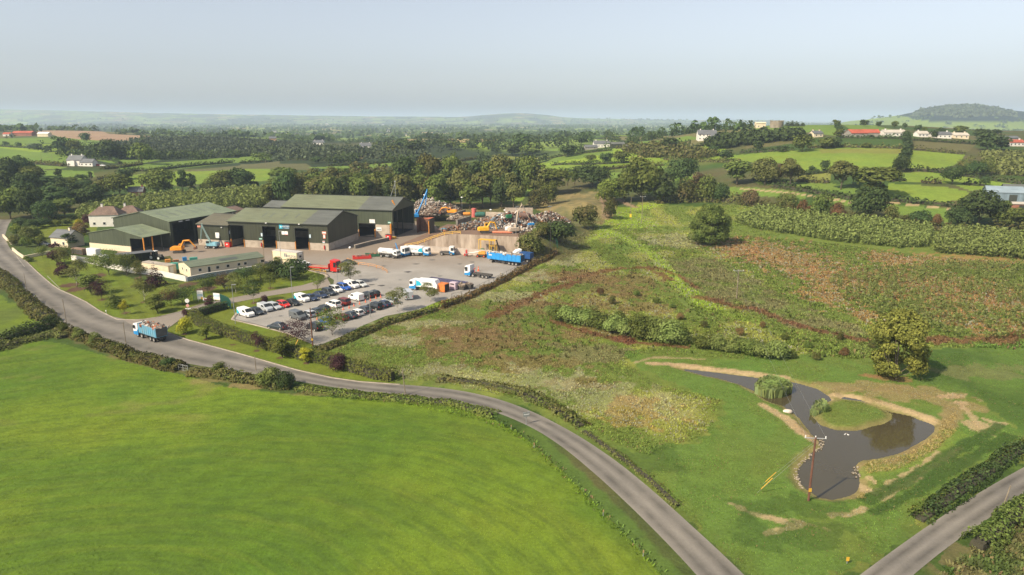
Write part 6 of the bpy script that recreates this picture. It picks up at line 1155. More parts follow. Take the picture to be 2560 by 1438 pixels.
# baler at the wall foot
T = lorry('green baling machine with a tall yellow frame at the foot of the retaining wall', 1217, 637, -17, name='baler', cat='machine', z=.05); gm_ = mat('machine_green', (.02, .17, .07), .5, .15); b = MB(); b.box(-4., 3.6, -.9, .9, .4, 1.1, gm_, .3, .1); b.box(-2.4, -.8, -.7, .7, 1.1, 2.0, gm_, .2, .2); b.box(.5, 3., -1., 1., 1., 1.6, gm_); b.build('base', gm_, T, bevel=.08); tracks(T, chass, 5., .95, .4, .7)
for s in (-1, 1):
    for x in (-2.6, 1.2, 3.2): b = MB(); b.box(x, x + .2, s * 1. - .1, s * 1. + .1, 1.1, 5.2, yellow); b.build('upright', yellow, T)
    for z in (5.0, 3.2): b = MB(); b.box(1.2, 3.4, s * 1. - .08, s * 1. + .08, z, z + .2, yellow); b.build('crossbar', yellow, T)
b = MB(); b.box(-2.8, 3.4, -1.1, 1.1, 5.15, 5.3, yellow); b.build('top_frame', yellow, T); b = MB(); b.tube([(3.4, 0, 5.2), (5.0, .3, .1)], .12, chass, 4); b.tube([(3.4, .5, 5.2), (5.0, .8, .1)], .12, chass, 4); b.build('ladder', chass, T)
# car shells on the heap, blue bin, containers on the bank
for (x, y, z, l, m_) in ((1110, 579, TZ - .8, 'small blue skip at the top of the ramp rail', digb), (1328, 566, 6.2, 'blue barrel at the right end of the scrap heap', brightblue), (1272, 545, 9.4, 'green crate on top of the large scrap heap', gm_)):
    g = gz(x, y, z); T = thing('yard_bin', l, 'bin', g, .3); b = MB(); b.box(-1., 1., -.6, .6, 0, 1.1, m_, -.1, -.1); b.build('bin_body', m_, T); b = MB(); b.box(-1.1, 1.1, -.7, .7, 1.1, 1.2, m_); b.build('rim', m_, T)

# ------------------------------------------------------------------ foliage
def quads(Pn, Nn, S, r, aspect=1.4):
    """leaf clumps: one small bent quad per point"""
    k = len(Pn); up = r.normal(size=(k, 3)); a = np.cross(Nn, up); a /= np.linalg.norm(a, axis=1)[:, None] + 1e-9; b = np.cross(Nn, a)
    S = S[:, None]; V = np.stack([Pn - a * S * aspect * .5, Pn - b * S * .5 + Nn * S * .12, Pn + a * S * aspect * .5, Pn + b * S * .5 + Nn * S * .12], 1)
    return V.reshape(-1, 3), np.arange(4 * k).reshape(-1, 4)
def lobes(kind, r, h, w, th):
    """clumps that make up a crown: centre, radius"""
    out = []; cz = th + (h - th) / 2; H2 = (h - th) / 2
    if kind == 'cone':
        for i in range(9):
            f = i / 8; z = th + (h - th) * f; R = w / 2 * (1 - f) * .9 + .12 * w
            for k in range(max(1, int(5 * (1 - f)) + 1)): t = r.uniform(0, 6.28); q = R * .55 if f < .85 else 0; out.append((q * math.cos(t), q * math.sin(t), z, R * .6))
        return out
    if kind == 'droop':
        for i in range(64):
            f = r.uniform(.0, 1) ** .8; R = w / 2 * math.sin(math.pi * min(.97, .12 + .84 * f ** .8)) ** .7 * r.uniform(.5, .92); t = r.uniform(0, 6.28); out.append((R * math.cos(t), R * math.sin(t), th + .6 + (h - th - 1.2) * f, w * r.uniform(.09, .17)))
        return out
    n = dict(round=18, wide=22, tall=14, open=13, bush=12, column=11, droop=40)[kind]
    for i in range(n):
        u = r.uniform(-1, 1); t = r.uniform(0, 6.28); q = math.sqrt(max(0, 1 - u * u)) ** .8
        rr = {'round': .62, 'wide': .66, 'tall': .6, 'open': .72, 'bush': .55, 'column': .5, 'droop': .60}[kind]; sz = r.uniform(.22, .36) * (r.uniform(.5, .95) if kind == 'droop' else 1) * (.8 if kind == 'open' else 1)
        z = cz + u * H2 * .72
        if kind == 'bush': z = max(z, h * .3)
        if kind in ('round', 'tall') and u < -.3: q *= .75
        if kind == 'droop': q *= r.uniform(.55, 1.25); z += r.uniform(-.6, .4)
        out.append((w / 2 * rr * q * math.cos(t), w / 2 * rr * q * math.sin(t), z, sz * min(w, (h - th) * 1.3)))
    out.append((0, 0, cz, .3 * min(w, h)))
    return out
def crown_mesh(name, kind, h, w, th, n, leaf, m, seed):
    rr = random.Random(seed); r = np.random.default_rng(seed); Lb = lobes(kind, rr, h, w, th); A = np.array([l[3] ** 2 for l in Lb]); A /= A.sum(); idx = r.choice(len(Lb), n, p=A); L = np.array(Lb)[idx]
    d = r.normal(size=(n, 3)); d /= np.linalg.norm(d, axis=1)[:, None]; d[:, 2] = np.where(d[:, 2] < -.35, -d[:, 2], d[:, 2]) if kind != 'droop' else d[:, 2]
    q = r.uniform(.55, 1.06, n) ** .6; Pn = L[:, :3] + d * (L[:, 3] * q)[:, None] * np.array([1, 1, .85]); Pn += r.normal(size=(n, 3)) * leaf * .35
    Pn[:, 2] = np.maximum(Pn[:, 2], .1); cen = np.array([0, 0, th + (h - th) * .35]); rad = Pn - cen; rad /= np.linalg.norm(rad, axis=1)[:, None] + 1e-9
    Nn = d * .75 + rad * .45 + r.normal(size=(n, 3)) * .38; Nn /= np.linalg.norm(Nn, axis=1)[:, None]; V, F = quads(Pn, Nn, leaf * r.uniform(.6, 1.35, n), r); return V, F, Lb
def trunk_mesh(T, h, w, th, Lb, m, rad, seed):
    r = random.Random(seed); b = MB(); top = Vector((r.uniform(-.2, .2), r.uniform(-.2, .2), th + (h - th) * .55)); b.tube([(0, 0, -.3), (0.05, 0, th * .5), top * .7, top], rad, m, 7, rad * .3)
    for l in sorted(Lb, key=lambda q: -q[3])[:7]:
        s = Vector((0, 0, th * r.uniform(.6, 1.1))); e = Vector(l[:3]); b.tube([s, (s + e) / 2 + Vector((0, 0, -.05 * h)), e], rad * .42, m, 5, rad * .1)
    return b.build('trunk', m, T, True)
leafM = dict(wil2=leafmat('leaf_yellow_green', (.30, .32, .07), (.20, .24, .055)), oak=leafmat('leaf_oak', (0.077, 0.109, 0.025), (0.150, 0.176, 0.046)), dark=leafmat('leaf_dark', (0.042, 0.070, 0.025), (0.079, 0.109, 0.035)), olive=leafmat('leaf_olive', (0.101, 0.115, 0.032), (0.155, 0.155, 0.054)), yel=leafmat('leaf_yellow', (0.351, 0.297, 0.027), (0.216, 0.230, 0.034)),
             purple=leafmat('leaf_purple', (0.054, 0.024, 0.030), (0.088, 0.043, 0.043)), willow=leafmat('leaf_willow', (.145, .195, .050), (.225, .27, .085)), brown=leafmat('leaf_brown', (0.135, 0.084, 0.047), (0.095, 0.088, 0.041)), pine=leafmat('leaf_pine', (.075, .105, .055), (.115, .14, .078)), lime=leafmat('leaf_lime', (0.149, 0.169, 0.032), (0.101, 0.135, 0.030)),
             hedge=leafmat('leaf_hedge', (.090, .130, .028), (.155, .165, .040)), mix=leafmat('leaf_mixed', (.085, .115, .028), (.150, .125, .050)), rustb=leafmat('leaf_rust', (0.189, 0.101, 0.047), (0.108, 0.101, 0.041)), reed=leafmat('leaf_reed', (.16, .21, .07), (.22, .25, .08)))
bark = mat('bark', (.12, .095, .07), .9, .25, 2.); birch = mat('birch_bark', (.55, .50, .42), .8, .2, 2.)
PROTO = {}
def proto(kind, lev, leafk, v, white_trunk=False, name='tree'):
    key = (kind, lev, leafk, v, white_trunk)
    if key in PROTO: return PROTO[key]
    H, W = dict(round=(10, 9), wide=(10, 12), tall=(12, 7), open=(11, 7.5), bush=(3, 4), column=(6, 2.6), cone=(7, 3.4), droop=(12, 10.5))[kind]
    th = dict(round=1.8, wide=1.6, tall=2.2, open=2.6, bush=0.05, column=.4, cone=.3, droop=.5)[kind]
    n, leaf = dict(near=(17000, .30), small=(3000, .27), mid=(2600, .62), far=(700, 1.05))[lev]
    k = dict(round=1, wide=1.2, tall=1, open=.75, bush=.8, column=.6, cone=.7, droop=1.0)[kind]; f = dict(bush=.34, column=.42, cone=.5).get(kind, 1)
    seed = hash((kind, v)) % 1000 if False else sum(ord(c) for c in kind) * 7 + v * 31 + len(leafk)
    V, F, Lb = crown_mesh('crown', kind, H, W, th, int(n * k), leaf * f if lev != 'small' else leaf * (1 if f == 1 else .75), leafM[leafk], seed)
    T = bpy.data.objects.new(name, None); T.empty_display_size = .5
    c = arrmesh('crown', V, F, leafM[leafk], T); tr = trunk_mesh(T, H, W, th, Lb, birch if white_trunk else bark, dict(bush=.05, column=.07, cone=.09).get(kind, .13 if lev == 'small' else .22), seed)
    PROTO[key] = (T, H, W, [c, tr], [False]); return PROTO[key]
def place(kind, lev, leafk, px, base, top, wpx, label, name='tree', cat='tree', group=None, z=None, wt=False, sink=0.):
    g = G(px, base, z); h = hz(g, top) - g[2]; dist = g[1] * CP + (CAM_H - g[2]) * SP; w = wpx / FOC * dist; v = int(px * 7 + base) % 3
    if lev == 'mid' and dist > 430: lev = 'far'
    T0, H, W, ch, used = proto(kind, lev, leafk, v, wt, name)
    T = bpy.data.objects.new(name, None); COL.objects.link(T); T.empty_display_size = .5; T.location = (g[0], g[1], g[2] - sink)
    for c in ch:
        if not used[0]: c.parent = T
        else: q = c.copy(); COL.objects.link(q); q.parent = T
    if not used[0]: used[0] = True
    h = max(h, .8); T.scale = (w / W * 1.08, w / W * 1.08, h / H); T.rotation_euler = (0, 0, (px * 13 + base) % 628 / 100); tag(T, label, cat, group); return T
P_ = place
P_('droop', 'near', 'oak', 1772, 612, 516, 98, 'large round dark green tree standing alone on the rough slope', 'oak_tree')
P_('droop', 'near', 'wil2', 2238, 946, 776, 132, 'large yellow-green tree with drooping crown beside the pond', 'willow_tree')
# trees of the right-hand slope
for k in ((2168, 550, 472, 76, 'wide', 'dark', 'broad dark tree in the middle of the hedge above the young plantation'), (2186, 492, 415, 84, 'tall', 'oak', 'tall spreading ash pair with bare lower stems between the two bright fields'), (2102, 474, 404, 52, 'open', 'olive', 'slim leaning ash left of the big ash pair'), (2132, 462, 416, 26, 'open', 'olive', 'thin narrow ash touching the leaning one'),
          (1842, 462, 404, 58, 'tall', 'oak', 'dark ash furthest left of the hillside row right of centre'), (1912, 462, 403, 62, 'wide', 'olive', 'broad olive-green ash in the hillside row'), (1975, 464, 398, 48, 'open', 'olive', 'pale thin-crowned ash at the right end of the hillside row'), (1945, 458, 412, 34, 'open', 'brown', 'brownish thin tree between two olive ashes'),
          (2250, 430, 388, 36, 'bush', 'dark', 'dark round bush at the foot of the hedge that climbs the hill'), (2380, 461, 414, 44, 'round', 'dark', 'round-headed dark tree left of the scrubby hollow'), (2462, 464, 440, 22, 'bush', 'dark', 'small dark tree in the field above the farm sheds'), (2430, 440, 404, 50, 'bush', 'dark', 'dark bush mass at the top of the scrubby hollow'), (2462, 438, 398, 40, 'bush', 'oak', 'lighter bush right of the dark bush mass in the hollow'), (2418, 425, 395, 40, 'bush', 'mix', 'brownish thorn bush climbing above the hollow'),
          (2468, 378, 332, 46, 'round', 'dark', 'left one of two dark trees before the right-edge farmhouse'), (2502, 376, 342, 34, 'tall', 'dark', 'right one of two dark trees before the right-edge farmhouse'), (2445, 562, 488, 92, 'wide', 'dark', 'big dark tree in front of the farm sheds at the right edge'), (2398, 568, 518, 58, 'bush', 'dark', 'dark thicket left of the big tree before the farm sheds'), (2520, 572, 520, 66, 'round', 'oak', 'round tree right of the big tree before the farm sheds'), (2508, 532, 500, 26, 'tall', 'oak', 'young pointed tree close to the block store'), (2552, 570, 530, 44, 'round', 'mix', 'brown-tinged tree at the right edge below the farm sheds'),
          (1602, 504, 404, 96, 'wide', 'oak', 'tallest broad green tree of the clump behind the twin poles'), (1654, 508, 432, 66, 'round', 'dark', 'dark tree on the right of the clump behind the twin poles'), (1560, 506, 436, 62, 'round', 'oak', 'mid-green tree on the left of the clump behind the twin poles'), (1530, 505, 450, 60, 'round', 'lime', 'yellowing tree beside the track over the dry mound'), (1700, 460, 400, 68, 'wide', 'dark', 'dark broad tree right of and behind the clump'), (1482, 468, 418, 88, 'wide', 'dark', 'wide dark low tree on the hedge beyond the dry mound'), (1384, 488, 424, 62, 'tall', 'oak', 'tall tree right of the small bright field behind the scrap yard'),
          (1436, 472, 420, 16, 'open', 'lime', 'bare ivy-clad stem left of the wide dark tree'), (1419, 472, 424, 14, 'open', 'lime', 'thin ivy-clad stem beside the bare one'), (1524, 546, 503, 38, 'bush', 'mix', 'brown-green bush at the foot of the track by the mound'), (1512, 510, 468, 40, 'bush', 'lime', 'yellowish bush at the top of the track by the mound'), (1462, 572, 520, 62, 'bush', 'mix', 'large round shrub at the right foot of the dry mound'), (1400, 608, 548, 78, 'bush', 'dark', 'large dark shrub right of the right scrap heap'), (1326, 640, 588, 72, 'bush', 'mix', 'brown-green shrub on the bank at the end of the retaining wall'), (1352, 590, 560, 50, 'bush', 'mix', 'low shrub on the bank below the right scrap heap'),
          (1345, 522, 478, 44, 'bush', 'mix', 'thorn bush between the scrap yard and the small bright field'), (1372, 512, 462, 44, 'bush', 'oak', 'green bush above the right scrap heap'), (1720, 505, 452, 62, 'bush', 'mix', 'first of the thorn trees in the hedge right of the clump'), (1768, 504, 446, 58, 'bush', 'oak', 'greener thorn tree in the hedge right of the clump'), (1800, 506, 460, 36, 'bush', 'dark', 'last dark thorn tree where the hedge meets the field'), (1742, 470, 438, 40, 'bush', 'brown', 'brownish thorn tree standing behind the hedge right of the clump')):
    P_(k[4], 'mid', k[5], k[0], k[1], k[2], k[3], k[6], 'thorn_bush' if k[4] == 'bush' else 'field_tree', 'bush' if k[4] == 'bush' else 'tree')
for k in ((2050, 545, 490, 50, 'oak', 'bushy tree in the brown hedge above the left end of the young plantation'), (1965, 535, 488, 46, 'mix', 'thorn tree in the brown hedge, second from its left end'), (1875, 515, 480, 40, 'brown', 'low brown thorn at the left end of the brown hedge'), (2010, 540, 505, 34, 'rustb', 'rusty thorn between two green trees of the brown hedge'), (2095, 548, 512, 40, 'rustb', 'rusty thorn left of the broad dark tree'), (2225, 562, 520, 36, 'mix', 'thorn bush right of the broad dark tree'), (2300, 568, 530, 50, 'dark', 'dark thorn thicket halfway to the farm-shed trees'), (2340, 572, 540, 24, 'rustb', 'small rusty thorn at the gap in the plantations'), (2262, 565, 540, 30, 'mix', 'low thorn in the gap right of the broad dark tree')):
    P_('bush', 'mid', k[4], k[0], k[1], k[2], k[3], k[5], 'thorn_bush', 'bush')
# hilltop single trees
for i, k in enumerate(((2090, 313, 300, 14, 'tallest lone tree on the skyline right of the ruin'), (2160, 314, 300, 16, 'round lone tree on the skyline above the red barns'), (1968, 314, 302, 12, 'first dark fir of the skyline clump right of the round ruin'), (1980, 314, 300, 13, 'second dark fir of the skyline clump'), (1992, 314, 302, 12, 'third dark fir of the skyline clump'), (2006, 314, 303, 9, 'lone fir just off the skyline clump'), (2236, 318, 304, 14, 'small skyline tree above the pale bungalow'), (2196, 316, 304, 10, 'tiny skyline tree left of the pale bungalow'), (2262, 318, 308, 10, 'tiny bush on the skyline right of the pale bungalow'),
         (2096, 344, 324, 18, 'dark pointed tree left of the grey cowshed'), (2293, 330, 312, 12, 'slim tree above the small hill bungalow'), (2336, 346, 326, 16, 'dark round tree left of the grey-roofed bungalow'), (2310, 328, 318, 12, 'low tree behind the small hill bungalow'), (2262, 345, 328, 16, 'tree at the right end of the pale bungalow'), (2350, 332, 320, 20, 'bush behind the grey-roofed bungalow'), (2400, 334, 316, 26, 'pale poplar clump behind the cream-roofed bungalow'), (2452, 345, 322, 30, 'broad dark tree right of the cream-roofed bungalow'), (2490, 335, 324, 18, 'small tree above the right-edge barn'), (2066, 370, 345, 28, 'green tree below the cream bungalow'), (2088, 368, 344, 20, 'narrow tree right of the green tree below the cream bungalow'), (1760, 320, 306, 14, 'tree on the wooded skyline left of the ruin'), (2166, 368, 358, 20, 'small bush on the upper hedge of the bright field'), (1896, 375, 352, 22, 'hedge tree at the left end of the graveyard slope'), (1955, 378, 364, 22, 'hedge bush below the graveyard slope'), (2005, 378, 340, 34, 'dark tree at the lower right corner of the graveyard slope'), (2060, 425, 402, 20, 'dark bush on the hedge below the bright field'), (2030, 427, 415, 14, 'small bush beside the dark one below the bright field'), (2162, 428, 418, 14, 'low bush in the corner of the bright field'))):
    P_('cone' if 'fir' in k[4] else ('bush' if 'bush' in k[4] else 'round'), 'far', 'pine' if 'fir' in k[4] else ('dark' if i % 3 else 'oak'), k[0], k[1] + 2, k[2], k[3] * 1.15, k[4], 'fir_tree' if 'fir' in k[4] else 'hill_tree', 'tree')
# trees one cannot tell apart inside the belts share their label
ORD = 'first second third fourth fifth sixth seventh eighth ninth tenth eleventh twelfth thirteenth fourteenth fifteenth sixteenth seventeenth eighteenth nineteenth twentieth'.split() + ['twenty-' + o for o in 'first second third fourth fifth sixth seventh eighth ninth'.split()]
TONE = dict(oak='green', dark='dark green', olive='olive', mix='brown-green', willow='pale green', rustb='rusty', pine='blackish', purple='purple', lime='yellow-green', brown='brown', hedge='green')
LM = [(190, 405, 'the white farmhouse'), (55, 338, 'the red quarry barn'), (340, 485, 'the small brick house'), (360, 400, 'the wide lone field tree'), (620, 370, 'the conifer plantation'), (796, 358, 'the grey-roofed white bungalow'), (914, 368, 'the two-storey house'), (1320, 365, 'the white dome barn'), (1505, 362, 'the ridge farmhouse'), (1768, 345, 'the white gabled villa'), (1941, 305, 'the round ruin'), (2160, 335, 'the red-roofed barns'), (2356, 340, 'the hilltop bungalows'), (2186, 450, 'the tall ash pair'), (1915, 430, 'the hillside row of ashes'), (2512, 490, 'the blue-grey farm shed'), (2380, 435, 'the round-headed field tree'), (1600, 450, 'the tree clump by the twin poles'), (1480, 440, 'the wide dark tree by the mound'), (1000, 430, 'the dense tree belt'), (1200, 395, 'the central middle fields'), (2040, 380, 'the large bright hill field'), (1680, 395, 'the scrubby hollow')]
_seen = {}
def rel(px, py, what):
    q = min(LM, key=lambda l: math.hypot(px - l[0], (py - l[1]) * 2.5)); dx, dy = px - q[0], py - q[1]
    w = ('just ' if abs(dx) < 60 else '') + ('right of ' if dx > 0 else 'left of ') if abs(dx) > abs(dy) * 1.5 else ('below ' if dy > 0 else 'above ')
    t = what + ' ' + w + q[2]; _seen[t] = _seen.get(t, 0) + 1; n_ = _seen[t]
    return t if n_ == 1 else ORD[n_ - 1] + ' ' + t
def grp(pts, kind, leafs, label, group, name, lev='mid', cat='tree', jit=4):
    r = random.Random(len(pts) * 3 + int(pts[0][0]))
    for i, (x, b, t, w) in enumerate(pts): P_(kind if isinstance(kind, str) else kind[i % len(kind)], lev, leafs[i % len(leafs)], x + r.uniform(-jit, jit), b + r.uniform(-2, 2), t + r.uniform(-jit, jit), w * r.uniform(.9, 1.15), ORD[sorted(pts, key=lambda q: q[0]).index((x, b, t, w))] + ' from the left: ' + TONE[leafs[i % len(leafs)]] + ' ' + label, name, cat, group)
r = random.Random(2)
grp([(x, 520 + 5 * math.sin(x), 442 + 10 * math.sin(x * .13), 50) for x in range(690, 1300, 27)], ('tall', 'round', 'open', 'tall'), ['oak', 'dark', 'olive', 'oak', 'mix'], 'tree, front row of the belt behind the sheds', 'trees in the front of the belt', 'belt_tree')
grp([(x, 492, 408 + 10 * math.sin(x * .11), 56) for x in range(1010, 1350, 30)], ('tall', 'wide', 'round'), ['dark', 'oak', 'olive'], 'tree, back row of the belt behind the scrap yard', 'trees in the back of the belt', 'belt_tree')
grp([(x, 488, 436 + 8 * math.sin(x), 44) for x in range(700, 1010, 32)], ('round', 'tall'), ['oak', 'olive', 'mix'], 'tree, thin row beyond the belt behind the long shed', 'trees in the thin back row', 'belt_tree')
grp([(x, 462, 425, 40) for x in range(790, 1000, 34)], ('bush', 'round'), ['mix', 'dark', 'oak'], 'scrub tree on the heath beyond the belt', 'scrub trees beyond the belt', 'scrub_tree')
grp([(10, 470, 400, 60), (50, 462, 398, 55), (85, 470, 415, 50), (20, 505, 430, 60), (70, 505, 440, 60), (120, 490, 440, 55), (30, 545, 470, 60), (85, 545, 480, 60), (140, 530, 462, 55), (170, 505, 450, 50), (-20, 530, 450, 70), (200, 520, 470, 45), (240, 520, 462, 50), (110, 555, 510, 50), (160, 545, 500, 50), (15, 440, 398, 50), (-30, 470, 405, 60), (60, 520, 455, 50), (180, 480, 446, 36), (215, 488, 450, 40)], ('round', 'wide', 'tall'), ['dark', 'dark', 'oak', 'dark'], 'tree of the left-edge wood', 'trees of the left-edge wood', 'wood_tree')
for k in ((395, 486, 430, 80, 'wide', 'oak', 'broad green tree above the roof of the pale-roofed shed'), (458, 484, 422, 26, 'column', 'dark', 'left one of two narrow ivy-clad trees in the field edge'), (480, 484, 430, 22, 'column', 'dark', 'right one of two narrow ivy-clad trees in the field edge'), (300, 490, 438, 56, 'round', 'oak', 'green tree left of the small brick house in the trees'), (258, 490, 452, 44, 'round', 'olive', 'olive tree at the right end of the left-edge wood'), (560, 478, 432, 56, 'wide', 'oak', 'left one of two broad trees at the end of the bright field'), (602, 476, 424, 58, 'round', 'dark', 'right one of two broad trees at the end of the bright field'), (525, 482, 450, 40, 'bush', 'oak', 'low bush left of the two broad trees'), (638, 470, 452, 22, 'bush', 'dark', 'small dark bush right of the two broad trees'), (712, 470, 420, 54, 'tall', 'oak', 'tall tree where the belt begins beside the bright field'),
          (146, 446, 420, 16, 'column', 'dark', 'small dark narrow tree in the field below the white farmhouse'), (226, 452, 428, 12, 'column', 'dark', 'slim dark tree right of the small narrow one below the farmhouse'), (155, 384, 342, 34, 'round', 'dark', 'tall dark tree on the hedge above the white farmhouse'), (190, 386, 352, 32, 'round', 'oak', 'tree right of the tall dark one above the farmhouse'), (216, 356, 332, 24, 'round', 'dark', 'lone round tree in front of the quarry banks'), (355, 410, 362, 50, 'wide', 'oak', 'wide lighter tree standing out below the plantation'), (275, 398, 356, 60, 'wide', 'dark', 'dark tree group left of the lighter wide tree'), (320, 398, 368, 50, 'wide', 'dark', 'dark tree just left of the lighter wide tree'), (16, 365, 354, 14, 'bush', 'dark', 'small dark bush in the far-left field'), (48, 368, 356, 14, 'bush', 'dark', 'second small dark bush in the far-left field'),
          (86, 374, 358, 34, 'bush', 'pine', 'small block of firs in the far-left field'), (125, 376, 364, 18, 'bush', 'dark', 'bush right of the fir block in the far-left field'), (310, 448, 420, 40, 'bush', 'dark', 'dark bush at the corner of the fields right of the farmhouse'), (205, 450, 436, 30, 'bush', 'dark', 'hedge bush below the farmhouse field'), (790, 408, 392, 22, 'round', 'dark', 'round dark tree on the hedge below the white bungalow'), (695, 402, 380, 20, 'cone', 'pine', 'pointed fir at the end of the plantation'), (655, 402, 384, 44, 'bush', 'oak', 'wide pale bush at the plantation corner'), (1305, 386, 334, 40, 'tall', 'dark', 'tallest dark tree of the clump beside the white barn'), (1330, 390, 360, 50, 'wide', 'oak', 'wide tree in front of the tall dark one by the white barn'), (1285, 388, 362, 40, 'round', 'dark', 'dark tree left of the tallest one by the white barn'), (1005, 374, 346, 34, 'round', 'dark', 'high dark tree right of the two-storey house'), (1035, 392, 358, 54, 'wide', 'dark', 'broad dark tree below the high dark one by the bare soil'), (985, 390, 366, 40, 'round', 'oak', 'tree in front of the bare red soil'), (1128, 374, 354, 36, 'round', 'oak', 'round tree left of the pointed one in the mid distance'), (1180, 370, 350, 24, 'cone', 'dark', 'pointed dark tree in the mid distance'),
          (1454, 362, 336, 30, 'round', 'dark', 'lone dark tree above the ridge farmhouse'), (1420, 392, 362, 38, 'round', 'dark', 'dark tree on the hedge below the ridge farmhouse'), (1515, 408, 382, 30, 'round', 'dark', 'left one of three round trees in the middle fields'), (1552, 408, 380, 36, 'round', 'oak', 'middle one of three round trees in the middle fields'), (1475, 404, 388, 26, 'round', 'oak', 'small round tree left of the three in the middle fields'), (1672, 376, 344, 32, 'tall', 'dark', 'tall dark tree below the big white two-storey house'), (1608, 372, 358, 12, 'cone', 'dark', 'first pointed tree right of the ridge farm'), (1624, 372, 360, 12, 'round', 'dark', 'second small tree right of the ridge farm'), (1644, 370, 358, 10, 'round', 'dark', 'third small tree right of the ridge farm'), (1780, 388, 364, 24, 'round', 'dark', 'round dark tree on the hedge below the wooded slope'), (1814, 402, 374, 30, 'round', 'dark', 'round dark tree right of and below the other on the hedge'), (1700, 388, 372, 36, 'bush', 'mix', 'thicket at the left of the triangular bright field')):
    P_(k[4], 'mid', k[5], k[0], k[1], k[2], k[3], k[6], 'field_tree', 'tree')
# garden and car-park trees: each tells itself apart
for k in ((107, 646, 614, 20, 'round', 'lime', 'small green sapling on the lawn beside the roadside wall', 0), (143, 660, 610, 30, 'column', 'purple', 'tall dark purple column tree beside the stone cottage', 0), (162, 662, 620, 40, 'round', 'olive', 'round olive tree beside the dark purple column', 0), (176, 618, 584, 26, 'column', 'dark', 'dark green conifer against the workshop gable', 0), (156, 693, 662, 26, 'bush', 'purple', 'small purple bush left of the birch in the big mulch bed', 0), (192, 714, 652, 46, 'open', 'olive', 'birch with white stem in the large mulch bed', 1), (228, 736, 686, 40, 'column', 'oak', 'dense green tree right of the mulch bed birch', 0), (255, 750, 702, 32, 'round', 'purple', 'dark purple egg-shaped tree on the lawn', 0), (289, 770, 714, 32, 'cone', 'oak', 'green pyramid tree below the purple egg-shaped one', 0),
          (273, 688, 628, 50, 'round', 'hedge', 'largest rusty-green tree on the lawn near the white tank', 0), (318, 690, 638, 46, 'round', 'oak', 'bright green tree right of the largest lawn tree', 0), (234, 668, 640, 26, 'open', 'oak', 'thin young tree in front of the white boundary wall', 0), (353, 700, 654, 28, 'open', 'olive', 'wispy grey-green tree before the cream container', 0), (389, 715, 660, 34, 'cone', 'purple', 'purple-brown conical tree before the office gable', 0), (362, 754, 696, 42, 'open', 'olive', 'white-stemmed birch in the middle of the lawn', 1), (313, 787, 750, 18, 'open', 'yel', 'spindly yellow young tree near the road bend', 0), (394, 782, 736, 36, 'column', 'hedge', 'brown-green upright tree near the driveway mouth', 0), (428, 764, 722, 38, 'round', 'brown', 'brownish round tree left of the speed sign', 0), (458, 762, 714, 46, 'round', 'dark', 'dark green tree right behind the speed sign', 0),
          (520, 732, 690, 44, 'round', 'dark', 'dark green round tree before the brown bank of the office', 0), (563, 728, 684, 40, 'round', 'brown', 'brownish tree behind the small green notice', 0), (590, 733, 684, 40, 'open', 'olive', 'olive birch right of the small green notice', 1), (618, 708, 668, 44, 'round', 'dark', 'dark leafy bush halfway along the office front', 0), (652, 700, 664, 44, 'round', 'hedge', 'green bush three-quarters along the office front', 0), (684, 692, 656, 38, 'bush', 'dark', 'dark bush left of the stacked cabins', 0), (732, 698, 652, 58, 'bush', 'dark', 'big round dark bush in front of the stacked cabins', 0), (698, 668, 646, 22, 'bush', 'oak', 'small bush at the left corner of the cabins', 0), (676, 723, 682, 24, 'open', 'oak', 'small sapling alone on the lawn above the driveway', 0), (634, 757, 694, 42, 'open', 'dark', 'dark-crowned white-stemmed birch beside the driveway bend', 1), (794, 731, 682, 28, 'open', 'lime', 'yellow-green sapling at the head of the first parking row', 0), (662, 762, 744, 14, 'bush', 'purple', 'tiny purple shrub behind the silver van', 0),
          (877, 708, 655, 46, 'open', 'olive', 'white-stemmed birch near the black car and barrier rail', 1), (831, 838, 773, 52, 'round', 'hedge', 'round full green tree at the meadow side of the car park', 0), (742, 860, 808, 58, 'wide', 'purple', 'spreading dark purple tree at the corner of the car park', 0), (994, 778, 722, 44, 'open', 'olive', 'young grey-green tree in front of the large silver van', 1), (1076, 754, 710, 42, 'open', 'olive', 'young tree in front of the lower refuse lorry', 1), (463, 834, 800, 30, 'bush', 'yel', 'golden yellow shrub nearest the driveway mouth on the verge', 0), (517, 848, 812, 26, 'column', 'lime', 'yellow-green shrub second along the verge', 0), (645, 879, 830, 24, 'open', 'purple', 'thin purple-leaved tree on the verge', 0), (706, 895, 838, 36, 'column', 'hedge', 'dense green young tree on the verge', 0), (766, 908, 868, 22, 'column', 'yel', 'golden shrub against the dark gap in the long hedge', 0), (846, 926, 893, 34, 'bush', 'purple', 'dark purple round bush near the end of the verge', 0), (525, 768, 738, 20, 'column', 'purple', 'dark purple bush between the gate signs', 0), (470, 794, 774, 18, 'bush', 'purple', 'small dark purple bush at the driveway edge', 0)):
    P_(k[4], 'small', k[5], k[0], k[1], k[2] - 2, k[3] * (1.12 if k[7] else 1.25), k[6], 'garden_tree' if k[4] not in ('bush',) else 'garden_shrub', 'tree' if k[4] != 'bush' else 'shrub', wt=bool(k[7]))
